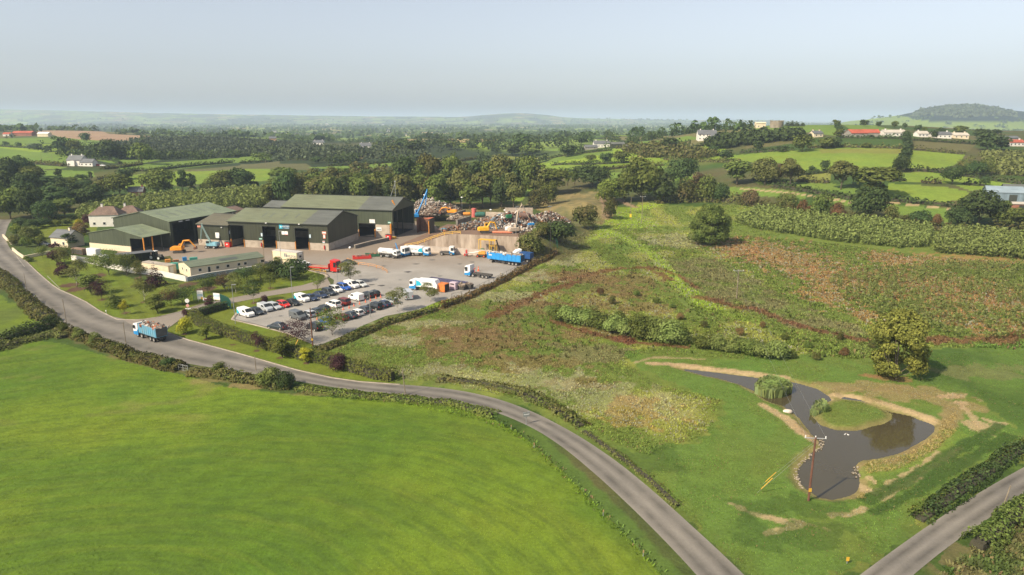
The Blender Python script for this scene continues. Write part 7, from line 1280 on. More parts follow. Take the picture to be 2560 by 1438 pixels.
for k in ((45, 588, 560, 26, 'lime', 'clipped ball shrub nearest the road at the house garden'), (70, 600, 572, 30, 'olive', 'grey-green low shrub in the roadside bed of the house'), (88, 596, 570, 30, 'willow', 'silvery round shrub in the roadside bed of the house'), (40, 612, 590, 30, 'olive', 'brownish shrub above the entrance splay wall'), (68, 616, 596, 24, 'hedge', 'green shrub left of the cottage driveway'), (52, 566, 545, 30, 'dark', 'dark shrub behind the clipped ball'), (78, 572, 548, 28, 'dark', 'dark thick shrub on the garden corner'), (108, 566, 545, 26, 'dark', 'pointed dark conifer shrub in the house garden'), (92, 565, 556, 16, 'rustb', 'small pink-tinged shrub in the house garden'), (146, 563, 550, 20, 'lime', 'yellow-tipped shrub along the garden border'), (128, 562, 548, 22, 'dark', 'dark shrub left of the yellow-tipped one'), (168, 562, 548, 24, 'oak', 'green shrub right of the yellow-tipped one'), (196, 565, 550, 18, 'yel', 'bright yellow shrub near the white hipped house'), (220, 560, 540, 22, 'purple', 'purple shrub left of the white hipped house'), (196, 582, 560, 34, 'rustb', 'bronze spreading shrub behind the cottage'), (212, 585, 566, 24, 'brown', 'brown shrub right of the bronze one behind the cottage'), (58, 602, 584, 22, 'oak', 'small green dome shrub in the roadside bed'), (100, 612, 592, 24, 'hedge', 'green shrub next to the dark estate car'), (72, 652, 642, 18, 'hedge', 'low green bush inside the roadside wall')):
    P_('bush', 'small', k[4], k[0], k[1] + 2, k[2], k[3] * 1.15, k[5], 'garden_shrub', 'shrub')
# hedges
def hedge(label, pts, h, w, lk, dens=10., leaf=.5, name='hedge', group=None, clip=False, gap=0., seed=1, cat='hedge'):
    P = xy(pts); P = dense(P, max(8, int(len(pts) * 12))); s = np.r_[0, np.cumsum(np.hypot(*np.diff(P, axis=0).T))]; L_ = s[-1]; r = np.random.default_rng(seed + int(abs(pts[0][0]))); n = int(L_ * dens)
    q = r.uniform(0, L_, n); x = np.interp(q, s, P[:, 0]); y = np.interp(q, s, P[:, 1]); d = np.gradient(P, axis=0); d /= np.linalg.norm(d, axis=1)[:, None]; dx = np.interp(q, s, d[:, 0]); dy = np.interp(q, s, d[:, 1])
    hh = h * (1 if clip else (.25 + 1.5 * fbm(q / 2.6, q * 0 + seed, 5, 3))); ww = w * (1 if clip else (.55 + .9 * fbm(q / 3., q * 0 + seed + 3, 6, 2)))
    if gap: hh = hh * (.15 + sstep(gap - .08, gap + .08, fbm(q / 9., q * 0 + 7 + seed, 9, 2)))
    if clip: # boxy section
        f = r.uniform(-1, 1, n); side = r.uniform(0, 1, n) < .55; off = np.where(side, np.sign(f), f); zz = np.where(side, r.uniform(0, 1, n), 1.); nx_ = np.where(side, np.sign(f), 0); nz_ = np.where(side, .15, 1.)
    else:
        a = r.uniform(-.15, math.pi + .15, n); off = np.cos(a); zz = np.clip(np.sin(a), 0, 1) * r.uniform(.5, 1., n); nx_ = np.cos(a); nz_ = np.sin(a)
    X = x - dy * off * ww / 2; Y = y + dx * off * ww / 2; Z0 = hgt(X, Y); o = np.array([P[0][0], P[0][1], float(hgt(*P[0])[0])])
    Pn = np.stack([X, Y, Z0 + zz * hh + .05], 1) + r.normal(size=(n, 3)) * leaf * (.12 if clip else .35) - o; Nn = np.stack([-dy * nx_, dx * nx_, nz_], 1) + r.normal(size=(n, 3)) * (.25 if clip else .4); Nn /= np.linalg.norm(Nn, axis=1)[:, None]
    V, F = quads(Pn, Nn, leaf * r.uniform(.6, 1.3, n), r); T = thing(name, label, cat, o, 0, group); arrmesh('foliage', V, F, leafM[lk], T)
    b = MB(); core = mat('hedge_twigs', (.05, .045, .025), .9, .2); S = []
    for i in range(0, len(P), 2):
        p = P[i]; g0 = float(hgt(*p)[0]); nn = np.array([-d[i][1], d[i][0]]); k = h * (.8 if clip else .42) * (1 if not gap else .4); e = w * (.40 if clip else .25); S.append([(*(p - nn * e - o[:2]), g0 - .2 - o[2]), (*(p - nn * e * .8 - o[:2]), g0 + k - o[2]), (*(p + nn * e * .8 - o[:2]), g0 + k - o[2]), (*(p + nn * e - o[:2]), g0 - .2 - o[2])])
    if gap: S = [[(p[0], p[1], p[2] - .15 if j_ in (0, 3) else min(p[2], r_0[0][2] + .5)) for j_, p in enumerate(r_0)] for r_0 in S]
    b.loft(S, core); b.build('stems', core, T); return T
hedge('long clipped green hedge behind the mown verge', [(480, 792), (500, 812), (560, 836), (640, 862), (700, 880), (760, 897), (820, 908), (880, 926), (940, 944), (988, 952)], 1.9, 2.2, 'hedge', 95, .28, 'clipped_hedge', clip=True)
hedge('dark clipped hedge bordering the driveway inside the gate', [(492, 792), (530, 780), (568, 770)], 1.6, 1.8, 'dark', 90, .28, 'clipped_hedge', clip=True)
hedge('wild hedge between the left road and the small field, brown and green', [(-30, 672), (12, 700), (45, 735), (90, 778), (128, 806)], 1.7, 4.0, 'mix', 90, .38, 'wild_hedge', seed=2)
hedge('wild green hedge along the near side of the road below the junction', [(158, 828), (230, 856), (330, 893), (400, 910), (452, 925)], 1.5, 3.0, 'mix', 110, .36, 'wild_hedge', seed=3)
hedge('dark thick hedge running into the left edge below the small field', [(-120, 890), (-40, 870), (0, 858), (60, 836), (110, 822), (150, 812)], 1.9, 3.4, 'dark', 100, .36, 'wild_hedge', seed=4)
hedge('ragged olive hedge along the top edge of the mown field at the left', [(-60, 895), (0, 872), (80, 850), (140, 838), (165, 845)], 1.3, 3.4, 'olive', 70, .32, 'wild_hedge', seed=5)
hedge('red-brown bramble hedge right of the field gate', [(474, 934), (520, 938), (575, 944), (640, 958), (690, 968), (730, 968)], 1.4, 2.6, 'mix', 100, .34, 'bramble_hedge', seed=6)
hedge('low dense roadside weeds along the curve of the road by the mown field', [(742, 968), (860, 986), (1000, 998), (1130, 1009), (1240, 1040)], .5, 2.4, 'hedge', 80, .26, 'verge_growth', seed=7)
for k in ((668, 962, 918, 60, 'willow', 'grey-green willow bush at the roadside right of the bramble hedge'), (712, 970, 932, 46, 'dark', 'dark bush at the end of the bramble hedge'), (548, 935, 910, 34, 'oak', 'green bush standing in the bramble hedge'), (196, 848, 822, 26, 'willow', 'pale willow bush at the left road hedge'), (238, 862, 836, 28, 'willow', 'second pale willow bush along the left road hedge'), (158, 832, 812, 30, 'oak', 'green bush at the corner of the two left hedges'), (292, 880, 858, 26, 'oak', 'bush before the lone roadside pole in the left hedge'), (420, 918, 896, 34, 'dark', 'dark bush just left of the field gate')):
    P_('bush', 'small', k[4], k[0], k[1], k[2], k[3], k[5], 'hedge_bush', 'bush')
hedge('brown weedy strip with brambles along the yard fence', [(1392, 630), (1340, 660), (1240, 712), (1165, 748), (1100, 772)], 1.5, 2.2, 'rustb', 45, .4, 'weed_hedge', seed=8)
hedge('scrubby strip between the meadow-side parked cars and the meadow', [(1090, 776), (1040, 790), (960, 812), (900, 838), (830, 868), (790, 880)], 1.1, 2.4, 'mix', 55, .36, 'weed_hedge', seed=9)
hedge('patchy dark thorn hedge above the curve of the road', [(1095, 948), (1200, 958), (1290, 978), (1380, 1018), (1460, 1070)], 1.2, 2.6, 'mix', 50, .32, 'wild_hedge', seed=10, gap=.52)
hedge('sparse brown hedge following the road down to the bottom', [(1460, 1078), (1540, 1135), (1620, 1195), (1700, 1270)], .7, 1.6, 'olive', 30, .22, 'wild_hedge', seed=11, gap=.6)
hedge('rough dark hedge along the right-hand road above the pond field', [(2298, 1302), (2380, 1245), (2450, 1196), (2520, 1146), (2620, 1090)], 1.5, 2.4, 'dark', 80, .26, 'wild_hedge', seed=12, gap=.55)
hedge('low grassy growth beside the rough dark hedge on the right', [(2285, 1290), (2370, 1232), (2450, 1180), (2560, 1105)], .45, 1.6, 'hedge', 60, .2, 'verge_growth', seed=13, gap=.3)
hedge('green hedge inside the bend of the right-hand road at the corner', [(2440, 1372), (2500, 1330), (2560, 1280), (2640, 1230)], 1.7, 3., 'oak', 160, .24, 'wild_hedge', seed=14)
MH = [[(232, 400), (285, 402), (300, 410)], [(68, 408), (160, 416)], [(300, 434), (345, 427), (383, 430)], [(383, 428), (440, 420), (500, 414), (585, 406)], [(245, 450), (330, 440)], [(600, 408), (682, 405)], [(720, 400), (800, 402), (880, 408)], [(1105, 412), (1160, 402), (1232, 392)], [(1345, 402), (1400, 392), (1450, 385), (1530, 376)], [(1380, 414), (1450, 412), (1520, 410), (1595, 404)], [(1500, 427), (1560, 420), (1660, 414)], [(1690, 382), (1765, 362)], [(1850, 382), (1905, 381), (1985, 376)], [(2020, 371), (2094, 367), (2180, 370), (2260, 373)], [(2094, 346), (2266, 348)], [(2283, 352), (2443, 362)], [(2282, 375), (2413, 387)], [(2262, 425), (2357, 433)], [(2230, 454), (2262, 452)], [(2305, 458), (2355, 460)], [(2410, 462), (2460, 465)], [(1935, 467), (2016, 479), (2078, 491), (2133, 500)], [(1990, 453), (2075, 458)], [(2230, 503), (2300, 509), (2385, 518)], [(1900, 452), (1985, 465)], [(1540, 372), (1650, 366)], [(0, 410), (60, 412)], [(820, 415), (900, 412), (990, 406)], [(1610, 394), (1720, 390), (1830, 386)], [(1880, 452), (1990, 440), (2080, 430)], [(2405, 440), (2560, 462)], [(1660, 400), (1780, 405), (1850, 408)], [(1000, 432), (1090, 428), (1200, 430)], [(0, 366), (60, 370), (125, 376)], [(355, 412), (300, 420), (255, 424)], [(2120, 312), (2090, 322), (2110, 334)], [(1345, 440), (1420, 430), (1500, 428)], [(880, 392), (980, 398), (1060, 404)], [(460, 392), (560, 392), (640, 390)]]
for i, m_ in enumerate(MH): hedge(rel(sum(q[0] for q in m_) / len(m_), sum(q[1] for q in m_) / len(m_), ('long' if abs(m_[-1][0] - m_[0][0]) > 140 else 'short') + ' dark field hedge'), m_, 2.6, 3.2, ('dark', 'mix', 'dark')[i % 3], 9, .95, 'field_hedge', 'field hedges in the middle distance', seed=i)
hedge('thick hedge with trees climbing the hill left of the olive field', [(2266, 350), (2270, 366), (2266, 388), (2252, 410), (2240, 428)], 5.0, 4.5, 'dark', 14, 1.1, 'tall_hedge', seed=77)
hedge('long brown-green hedge above the young plantations', [(1850, 508), (1930, 522), (2000, 537), (2080, 543), (2140, 552), (2230, 562), (2300, 570), (2370, 577), (2470, 580), (2600, 590)], 3.4, 4.5, 'mix', 26, .75, 'tall_hedge', seed=78)
hedge('thick hedge from the tree clump to the hillside row', [(1640, 508), (1700, 505), (1760, 503), (1850, 505)], 4.0, 5., 'mix', 26, .8, 'tall_hedge', seed=79)
hedge('yellow-green clipped garden hedge behind the house garden', [(110, 550), (160, 550), (210, 546)], 1.6, 1.6, 'lime', 40, .45, 'clipped_hedge', clip=True, seed=3)
hedge('bright clipped hedge behind the brown-roofed shed', [(600, 520), (650, 518), (672, 514)], 1.6, 1.6, 'lime', 25, .5, 'clipped_hedge', clip=True, seed=4)
# masses one could not count
def mass(name, label, poly, n, h, w, per, leaf, lk, cat='trees', cone=False, seed=0, scr=0.):
    P = xy(poly); r = np.random.default_rng(seed); x0, x1, y0, y1 = P[:, 0].min(), P[:, 0].max(), P[:, 1].min(), P[:, 1].max(); X = []; 
    X = r.uniform(x0, x1, n * 8); Y = r.uniform(y0, y1, n * 8); k = inpoly(X, Y, P); X, Y = X[k][:n], Y[k][:n]
    if scr: k = fbm(X / 9., Y / 9., seed, 3) > scr; X, Y = X[k], Y[k]
    Z = hgt(X, Y); n = len(X); sc = r.uniform(.55, 1.25, n); i = np.repeat(np.arange(n), per); k = len(i); u = r.uniform(0, 1, k) if cone else r.uniform(0, 1, k) ** .7; a = r.uniform(0, 2 * math.pi, k)
    rad = w / 2 * sc[i] * ((1 - u) * .95 + .05 if cone else np.sqrt(np.clip(1 - (2 * u - 1) ** 2, .05, 1))) * r.uniform(.6, 1., k); Pn = np.stack([X[i] + rad * np.cos(a), Y[i] + rad * np.sin(a), Z[i] + .1 + u * h * sc[i]], 1)
    Nn = np.stack([np.cos(a), np.sin(a), (.5 + u * 0 if cone else (2 * u - 1) * 1.2)], 1) + r.normal(size=(k, 3)) * .35; Nn /= np.linalg.norm(Nn, axis=1)[:, None]; V, F = quads(Pn, Nn, leaf * r.uniform(.6, 1.3, k) * sc[i], r)
    o = arrmesh(name, V, F, leafM[lk]); tag(o, label, cat, None, 'stuff'); return o
mass('conifer_plantation', 'dark conifer plantation across the far left fields', [(350, 352), (500, 346), (620, 352), (700, 362), (830, 372), (900, 386), (760, 388), (640, 392), (480, 392), (370, 388), (240, 378), (300, 362)], 2300, 5, 6, 12, 2., 'pine', cone=True, seed=1)
mass('conifer_plantation', 'strip of conifers below the two-storey house', [(690, 392), (900, 384), (1060, 388), (1080, 396), (900, 398), (760, 402)], 700, 7, 6, 10, 2., 'pine', cone=True, seed=2)
mass('skyline_copse', 'dark copse on the left skyline above the quarry', [(90, 322), (180, 310), (300, 312), (345, 322), (330, 330), (190, 328), (100, 328)], 260, 17, 16, 26, 4.2, 'dark', seed=3)
mass('skyline_copse', 'line of woodland on the skyline right of the copse', [(330, 324), (420, 320), (560, 334), (600, 344), (480, 344), (470, 334), (350, 328)], 260, 8, 12, 16, 3.2, 'dark', seed=4)
mass('ridge_wood', 'long wood along the ridge right of centre', [(1440, 356), (1500, 345), (1570, 346), (1680, 332), (1750, 320), (1840, 322), (1880, 340), (1840, 352), (1800, 345), (1710, 342), (1600, 352), (1480, 362)], 420, 11, 10, 34, 2.4, 'dark', seed=5)
mass('hill_wood', 'dark wood below the hilltop ruin', [(1830, 352), (1900, 342), (2000, 342), (2035, 350), (1960, 354), (1890, 362), (1800, 374), (1760, 370), (1800, 354)], 300, 6.5, 7, 30, 1.8, 'dark', seed=6)
mass('scrub_wood', 'brown and green scrub in the hollow right of the ridge farm', [(1560, 372), (1700, 372), (1790, 392), (1740, 402), (1620, 395), (1560, 385)], 330, 5, 7, 18, 1.5, 'mix', seed=7)
mass('scrub_wood', 'scrubby woodland beyond the belt at centre', [(880, 425), (1000, 430), (1100, 432), (1280, 420), (1340, 420), (1330, 450), (1180, 460), (1000, 462), (880, 455)], 420, 6, 8, 18, 1.4, 'mix', seed=8)
mass('scrub_wood', 'mixed woodland and scrub in the central middle distance', [(930, 368), (1060, 360), (1240, 352), (1440, 350), (1440, 366), (1280, 382), (1100, 384), (960, 384)], 170, 8, 11, 18, 2.2, 'dark', seed=9)
mass('willow_band', 'pale young willow thicket behind the sheds', [(190, 548), (240, 520), (330, 505), (450, 496), (560, 486), (690, 482), (705, 510), (640, 522), (560, 524), (440, 530), (330, 544), (230, 560)], 1500, 4.6, 4., 34, .75, 'willow', seed=10)
mass('hedge_scrub', 'dark scrub between the left fields and the plantation', [(130, 388), (200, 386), (300, 392), (440, 390), (520, 392), (420, 400), (240, 400)], 200, 5.5, 8, 18, 1.6, 'dark', seed=11)
mass('young_plantation', 'bright green young plantation on the right slope', [(1832, 555), (1900, 528), (2060, 548), (2180, 558), (2330, 578), (2318, 618), (2250, 622), (2120, 610), (1990, 590), (1880, 572)], 2200, 3.2, 2.0, 30, .5, 'willow', seed=12)
mass('young_plantation', 'second block of young plantation at the right edge', [(2360, 580), (2560, 598), (2700, 606), (2700, 660), (2560, 650), (2440, 640), (2322, 632)], 2000, 3.4, 2.0, 30, .5, 'willow', seed=13)
mass('young_plantation', 'pale olive young plantation beyond the scrubby hollow', [(2449, 386), (2700, 380), (2700, 450), (2477, 436)], 900, 3., 4.5, 12, 1.2, 'olive', seed=14)
mass('hill_forest', 'dark forest capping the long blue hill', [(2278, 292), (2300, 280), (2370, 270), (2450, 272), (2520, 283), (2545, 292), (2400, 296)], 1500, 11, 26, 10, 15, 'pine', cone=True, seed=19)
mass('saplings', 'scattered waist-high saplings in the red-brown scrub', [(2060, 700), (2340, 660), (2560, 660), (2700, 680), (2700, 850), (2400, 850), (2200, 790)], 1500, 1.7, 1.3, 30, .26, 'willow', seed=15)
for i, k in enumerate(((1398, 800, 775, 34), (1428, 808, 772, 36), (1460, 815, 782, 34), (1496, 822, 790, 38), (1532, 832, 800, 36), (1566, 838, 806, 38), (1602, 846, 806, 44), (1640, 852, 812, 40), (1672, 856, 818, 44), (1700, 858, 824, 34), (1590, 826, 800, 30), (1380, 790, 772, 24), (1760, 870, 842, 32), (1796, 876, 850, 32), (1832, 880, 850, 34), (1868, 886, 858, 34), (1905, 892, 862, 38), (1944, 896, 866, 36), (1550, 812, 790, 26), (1480, 800, 776, 26))):
    P_('bush', 'small', 'willow' if i % 3 else 'oak', k[0], k[1], k[2] - 7, k[3] * 1.6, ORD[i] + ' pale willow shrub of the row across the rough meadow', 'willow_shrub', 'shrub', 'willow shrubs in the meadow')
for i, k in enumerate(((1980, 895, 878, 24), (2040, 900, 884, 22), (2110, 890, 872, 24), (2020, 870, 856, 20), (2100, 850, 832, 18), (1700, 800, 785, 20), (1640, 760, 745, 18), (1530, 760, 742, 18), (1500, 740, 722, 16), (1590, 740, 724, 18), (1760, 820, 804, 18), (1850, 840, 822, 20), (1960, 850, 834, 20), (2180, 870, 854, 20), (1905, 820, 806, 16), (1680, 770, 758, 16))):
    P_('bush', 'small', ('oak', 'mix', 'rustb')[i % 3], k[0], k[1], k[2], k[3], ORD[i] + ' ' + ('green', 'brown-green', 'rusty')[i % 3] + ' low bush on the rough ground above the pond', 'scrub_bush', 'bush', 'low bushes above the pond')
def Z_ok(x, y):
    m = np.ones(len(x), bool)
    for p_, c_ in FLD: m &= ~inpoly(x, y, xy(p_))
    return m
# far hedgerow trees of the plain
r_ = np.random.default_rng(8); n = 60000; t_ = r_.uniform(-.8, .8, n); Yd = np.exp(r_.uniform(math.log(1150), math.log(9000), n)); X_ = t_ * Yd; bid, edg, wd = patch(X_, Yd); cl = fbm(X_ / 40, Yd / 60, 91, 2)
keep = ((edg < 9) & (cl > .45)) | (wd > .7) & (r_.uniform(0, 1, n) < .35); keep &= hgt(X_, Yd) < 60; X_, Yd = X_[keep], Yd[keep]; i = np.repeat(np.arange(len(X_)), 5); k = len(i); sc = (1 + Yd / 6000)[i]
Zf = hgt(X_, Yd)[i]; Pn = np.stack([X_[i] + r_.normal(size=k) * 5 * sc, Yd[i] + r_.normal(size=k) * 6 * sc, Zf + r_.uniform(1, 9, k)], 1); Nn = r_.normal(size=(k, 3)) * .6 + np.array([-.3, -.6, .7]); Nn /= np.linalg.norm(Nn, axis=1)[:, None]
V, F = quads(Pn, Nn, 6.5 * sc * r_.uniform(.6, 1.3, k), r_); o = arrmesh('distant_woodland', V, F, leafM['dark']); tag(o, 'woods and hedgerow trees of the distant plain', 'trees', None, 'stuff')
n = 30000; t_ = r_.uniform(-.8, .36, n); Yd = np.exp(r_.uniform(math.log(520), math.log(1250), n)); X_ = t_ * Yd; bid, edg, wd = patch(X_, Yd); keep = (edg < 7) & (fbm(X_ / 25, Yd / 30, 92, 2) > .47) & (Z_ok(X_, Yd)); X_, Yd = X_[keep], Yd[keep]; i = np.repeat(np.arange(len(X_)), 16); k = len(i); hh = r_.uniform(2, 8, len(X_))[i]
Pn = np.stack([X_[i] + r_.normal(size=k) * 1.6, Yd[i] + r_.normal(size=k) * 1.6, hgt(X_, Yd)[i] + r_.uniform(.1, 1, k) * hh], 1); Nn = r_.normal(size=(k, 3)) * .7 + np.array([-.3, -.5, .6]); Nn /= np.linalg.norm(Nn, axis=1)[:, None]
V, F = quads(Pn, Nn, 1.5 * r_.uniform(.6, 1.3, k), r_); o = arrmesh('hedgerow_scrub', V, F, leafM['dark']); tag(o, 'tangled hedgerow trees between the small fields of the middle distance', 'trees', None, 'stuff')
# far tiny houses
for i, (x, y) in enumerate(((362, 305), (463, 304), (817, 309), (727, 330), (972, 328), (1222, 333), (1248, 334), (875, 309), (684, 331), (1015, 340), (1330, 333), (1616, 309), (1785, 308), (1420, 315), (957, 311))):
    house('distant_house', rel(x, y + 1, 'tiny pale house on the far plain'), x, y + 1, 16 + (i * 7) % 9, 9, .3 * ((i * 5) % 7 - 3) * .3, 4.5, 3, wins=0, chim=(), group='tiny houses on the distant plain', wm=[whitew, cream][i % 3 == 0], rm=roof_slate)

# ------------------------------------------------------------------ rough growth on the meadow, reeds, stones
def gcol(x, y):
    i = np.clip(np.searchsorted(RY, y), 0, len(RY) - 1); j = np.clip(np.searchsorted(CT, x / y), 0, len(CT) - 1); return C[i * len(CT) + j]
def tufts(name, label, poly, n, s0, s1, seed, lean=.9, vary=(.55, 1.5), th=0., up=1., avoid=True, cat='weeds', nq=2, tint=None):
    P = xy(poly) if not isinstance(poly, np.ndarray) else poly; r = np.random.default_rng(seed); X = r.uniform(P[:, 0].min(), P[:, 0].max(), n * 3); Y = r.uniform(P[:, 1].min(), P[:, 1].max(), n * 3)
    k = inpoly(X, Y, P)
    if avoid: k &= (sdist(X, Y, POND) > .8); k &= ~inpoly(X, Y, xROAD)
    cl = .5 * fbm(X / 4., Y / 4., seed, 3) + .5 * r.uniform(.15, .85, len(X)); k &= cl > th; X, Y, cl = X[k][:n], Y[k][:n], cl[k][:n]; n = len(X); Z = hgt(X, Y); c = gcol(X, Y); sp = r.uniform(0, 1, n)
    sz = (s0 + (s1 - s0) * sstep(.3, .75, cl) * r.uniform(.5, 1, n)); i = np.repeat(np.arange(n), nq); m = len(i)
    pale = (c[:, 0] > .15) & (c[:, 1] > .14); kc = c * 1.75 * r.uniform(vary[0], vary[1], n)[:, None]; kc[(sp > .97) & (name != 'field_grass')] = np.array(K['brown']) * 1.6; kc[(sp < .05) & (name != 'field_grass')] = np.array(K['dry']) * 1.3; w = pale & (sp > .45) & (sp < .7); kc[w] = np.array((.34, .34, .24))
    if tint is not None: kc = kc * .3 + np.array(tint) * 1.3 * r.uniform(.6, 1.3, n)[:, None]
    a = r.uniform(0, 2 * math.pi, m); d = np.stack([np.cos(a), np.sin(a), 0 * a], 1); h = sz[i] * up; q = r.uniform(.0, .5, m) * sz[i]; base = np.stack([X[i], Y[i], Z[i] - .03], 1) + d * q[:, None]; t = np.stack([-d[:, 1], d[:, 0], 0 * a], 1) * (sz[i] * .3)[:, None]
    tip = base + d * (h * lean)[:, None] + np.array([0, 0, 1.]) * h[:, None]; V = np.stack([base - t, base + t, tip + t * .7, tip - t * .7], 1).reshape(-1, 3)
    o = arrmesh(name, V, np.arange(4 * m).reshape(-1, 4), colmat('weed_colours', .45), None, np.repeat(kc[i], 4, 0)); tag(o, label, cat, None, 'stuff'); return o
tufts('meadow_weeds', 'tall mixed weeds and grasses on the rough meadow below the car park', [(760, 890), (830, 868), (960, 818), (1100, 776), (1240, 716), (1345, 662), (1480, 600), (1600, 560), (1740, 600), (1640, 700), (1740, 790), (1900, 850), (1900, 900), (1620, 885), (1560, 900), (1640, 960), (1800, 1000), (1780, 1080), (1620, 1140), (1520, 1100), (1400, 1040), (1300, 1000), (1100, 955), (905, 940)], 150000, .10, .30, 1)
tufts('bracken_scrub', 'red-brown bracken and weeds on the right-hand slope', [(1700, 600), (1860, 590), (2000, 600), (2320, 640), (2560, 660), (2800, 700), (2800, 900), (2560, 870), (2300, 870), (2150, 900), (1950, 880), (1760, 800), (1660, 700), (1640, 640)], 120000, .14, .46, 2, th=.2)
tufts('bramble_clumps', 'dark clumps of docks and brambles dotted over the rough ground', [(1060, 860), (1250, 740), (1400, 670), (1560, 600), (1850, 590), (2300, 640), (2800, 700), (2800, 880), (2300, 870), (2150, 900), (1950, 890), (1600, 880), (1400, 900), (1200, 900)], 6000, .25, .7, 21, th=.52, vary=(.28, .75), lean=.5)
tufts('wet_grass', 'lush green grass and clover round the pond', [(1560, 890), (1900, 880), (2250, 900), (2560, 860), (2700, 900), (2700, 1040), (2560, 1130), (2200, 1390), (1960, 1520), (1850, 1425), (1620, 1190), (1700, 1010)], 80000, .05, .15, 3, vary=(.65, 1.35), cat='grass')
tufts('slope_grass', 'uneven grass on the slope behind the scrap yard', [(1400, 610), (1500, 545), (1600, 510), (1900, 508), (2050, 560), (1900, 600), (1700, 640), (1500, 600)], 12000, .2, .6, 4, cat='grass')
tufts('road_weeds', 'rough growth in the verge at the bottom right corner', [(2340, 1440), (2410, 1385), (2480, 1330), (2560, 1275), (2900, 1150), (2900, 1600), (2300, 1600)], 9000, .15, .5, 5)
tufts('verge_weeds', 'weeds along the field side of the curving road', [(735, 965), (860, 988), (1000, 1000), (1130, 1012), (1240, 1042), (1330, 1095), (1420, 1180), (1520, 1280), (1620, 1380), (1700, 1480), (1640, 1440), (1560, 1350), (1470, 1262), (1390, 1180), (1300, 1098), (1200, 1052), (1000, 1010), (860, 1000), (735, 985)], 9000, .1, .34, 6)
tufts('field_grass', 'long grass of the mown field, ribbed by the mower', [(0, 890), (330, 915), (720, 990), (1130, 1020), (1400, 1180), (1650, 1432), (1700, 1600), (-300, 1600), (-400, 1000)], 60000, .05, .12, 7, vary=(.85, 1.15), cat='grass', nq=2, lean=.9)
tufts('pond_reeds', 'dense green reeds on the small round islet in the pond', ISLE2, 3500, .8, 1.5, 8, avoid=False, lean=.12, up=1.2, tint=(.13, .18, .06), cat='reeds')
tufts('island_grass', 'long yellowing grass on the larger pond island', ISLE, 5000, .06, .15, 9, avoid=False, tint=(.13, .14, .04), cat='grass')
tufts('pond_reeds', 'small reed clump at the left tip of the larger pond island', [(2030, 1040), (2040, 1018), (2062, 1012), (2062, 1030)], 160, .7, 1.2, 10, avoid=False, lean=.18, tint=(.12, .17, .06), cat='reeds')
tufts('bank_grass', 'straw-coloured grass on the right bank of the pond', [(2150, 1160), (2160, 1152), (2250, 1140), (2335, 1090), (2350, 1060), (2390, 1030), (2390, 1080), (2330, 1130), (2240, 1175), (2165, 1190), (2160, 1250), (2135, 1245), (2150, 1215)], 8000, .08, .24, 11, tint=(.24, .18, .07), cat='grass')
r = random.Random(4); b = MB(); stn = mat('pond_stones', (.30, .25, .19), .85, .25, 3.)
for (x, y) in [(1990 + 3 * i, 1196 - 0 * i) for i in range(2)] + [(1989, 1190), (1992, 1175), (2000, 1162), (2008, 1150), (2018, 1142), (2030, 1134), (2042, 1126), (2050, 1118), (2055, 1108), (2052, 1100)] + [(1995, 1208), (2003, 1218), (2140, 1172), (2136, 1180), (2146, 1190)]:
    for k in range(9):
        g = G(x + r.uniform(-6, 6), y + r.uniform(-5, 5), -.3); s = r.uniform(.05, .14); b.loft([[(g[0] + s * q * math.cos(t), g[1] + s * q * math.sin(t), g[2] + s * z) for t in np.linspace(0, 5.5, 6)] for q, z in ((.9, -.5), (1, 0), (.6, .5))], stn)
o = b.build('shore_stones', stn); tag(o, 'pale stones scattered along the left shore of the pond', 'stones', None, 'stuff')
g = G(1969, 1030); T = thing('boulder', 'single large pale boulder on the bare left bank of the pond', 'boulder', g); b = MB(); b.loft([[(.8 * q * math.cos(t), .5 * q * math.sin(t), z * .8) for t in np.linspace(0, 5.7, 9)] for q, z in ((.9, -.2), (1., .1), (.8, .38), (.35, .5))], mat('pale_rock', (.55, .48, .40), .85, .12, 2.)); b.build('rock', None, T, True)
for i, (x, y) in enumerate(((2112, 1087), (2120, 1088))):
    g = gz(x, y, WATER_Z); T = thing('duck', ['left one of two small white ducks on the pond', 'right one of two small white ducks on the pond'][i], 'duck', g, .4 + i * 2, 'white ducks on the pond'); T.scale = (.6, .6, .6); b = MB()
    b.loft([[(x_, r_ * math.cos(t), .06 + zc + r_ * math.sin(t)) for t in np.linspace(0, 5.5, 8)] for x_, r_, zc in ((-.30, .01, .10), (-.2, .08, .05), (-.02, .13, .02), (.14, .10, .04), (.20, .05, .14), (.22, .045, .26), (.27, .05, .30), (.33, .02, .29))], wp); b.build('body', wp, T, True); b = MB(); b.box(.33, .40, -.02, .02, .33, .36, orange); b.build('beak', orange, T)

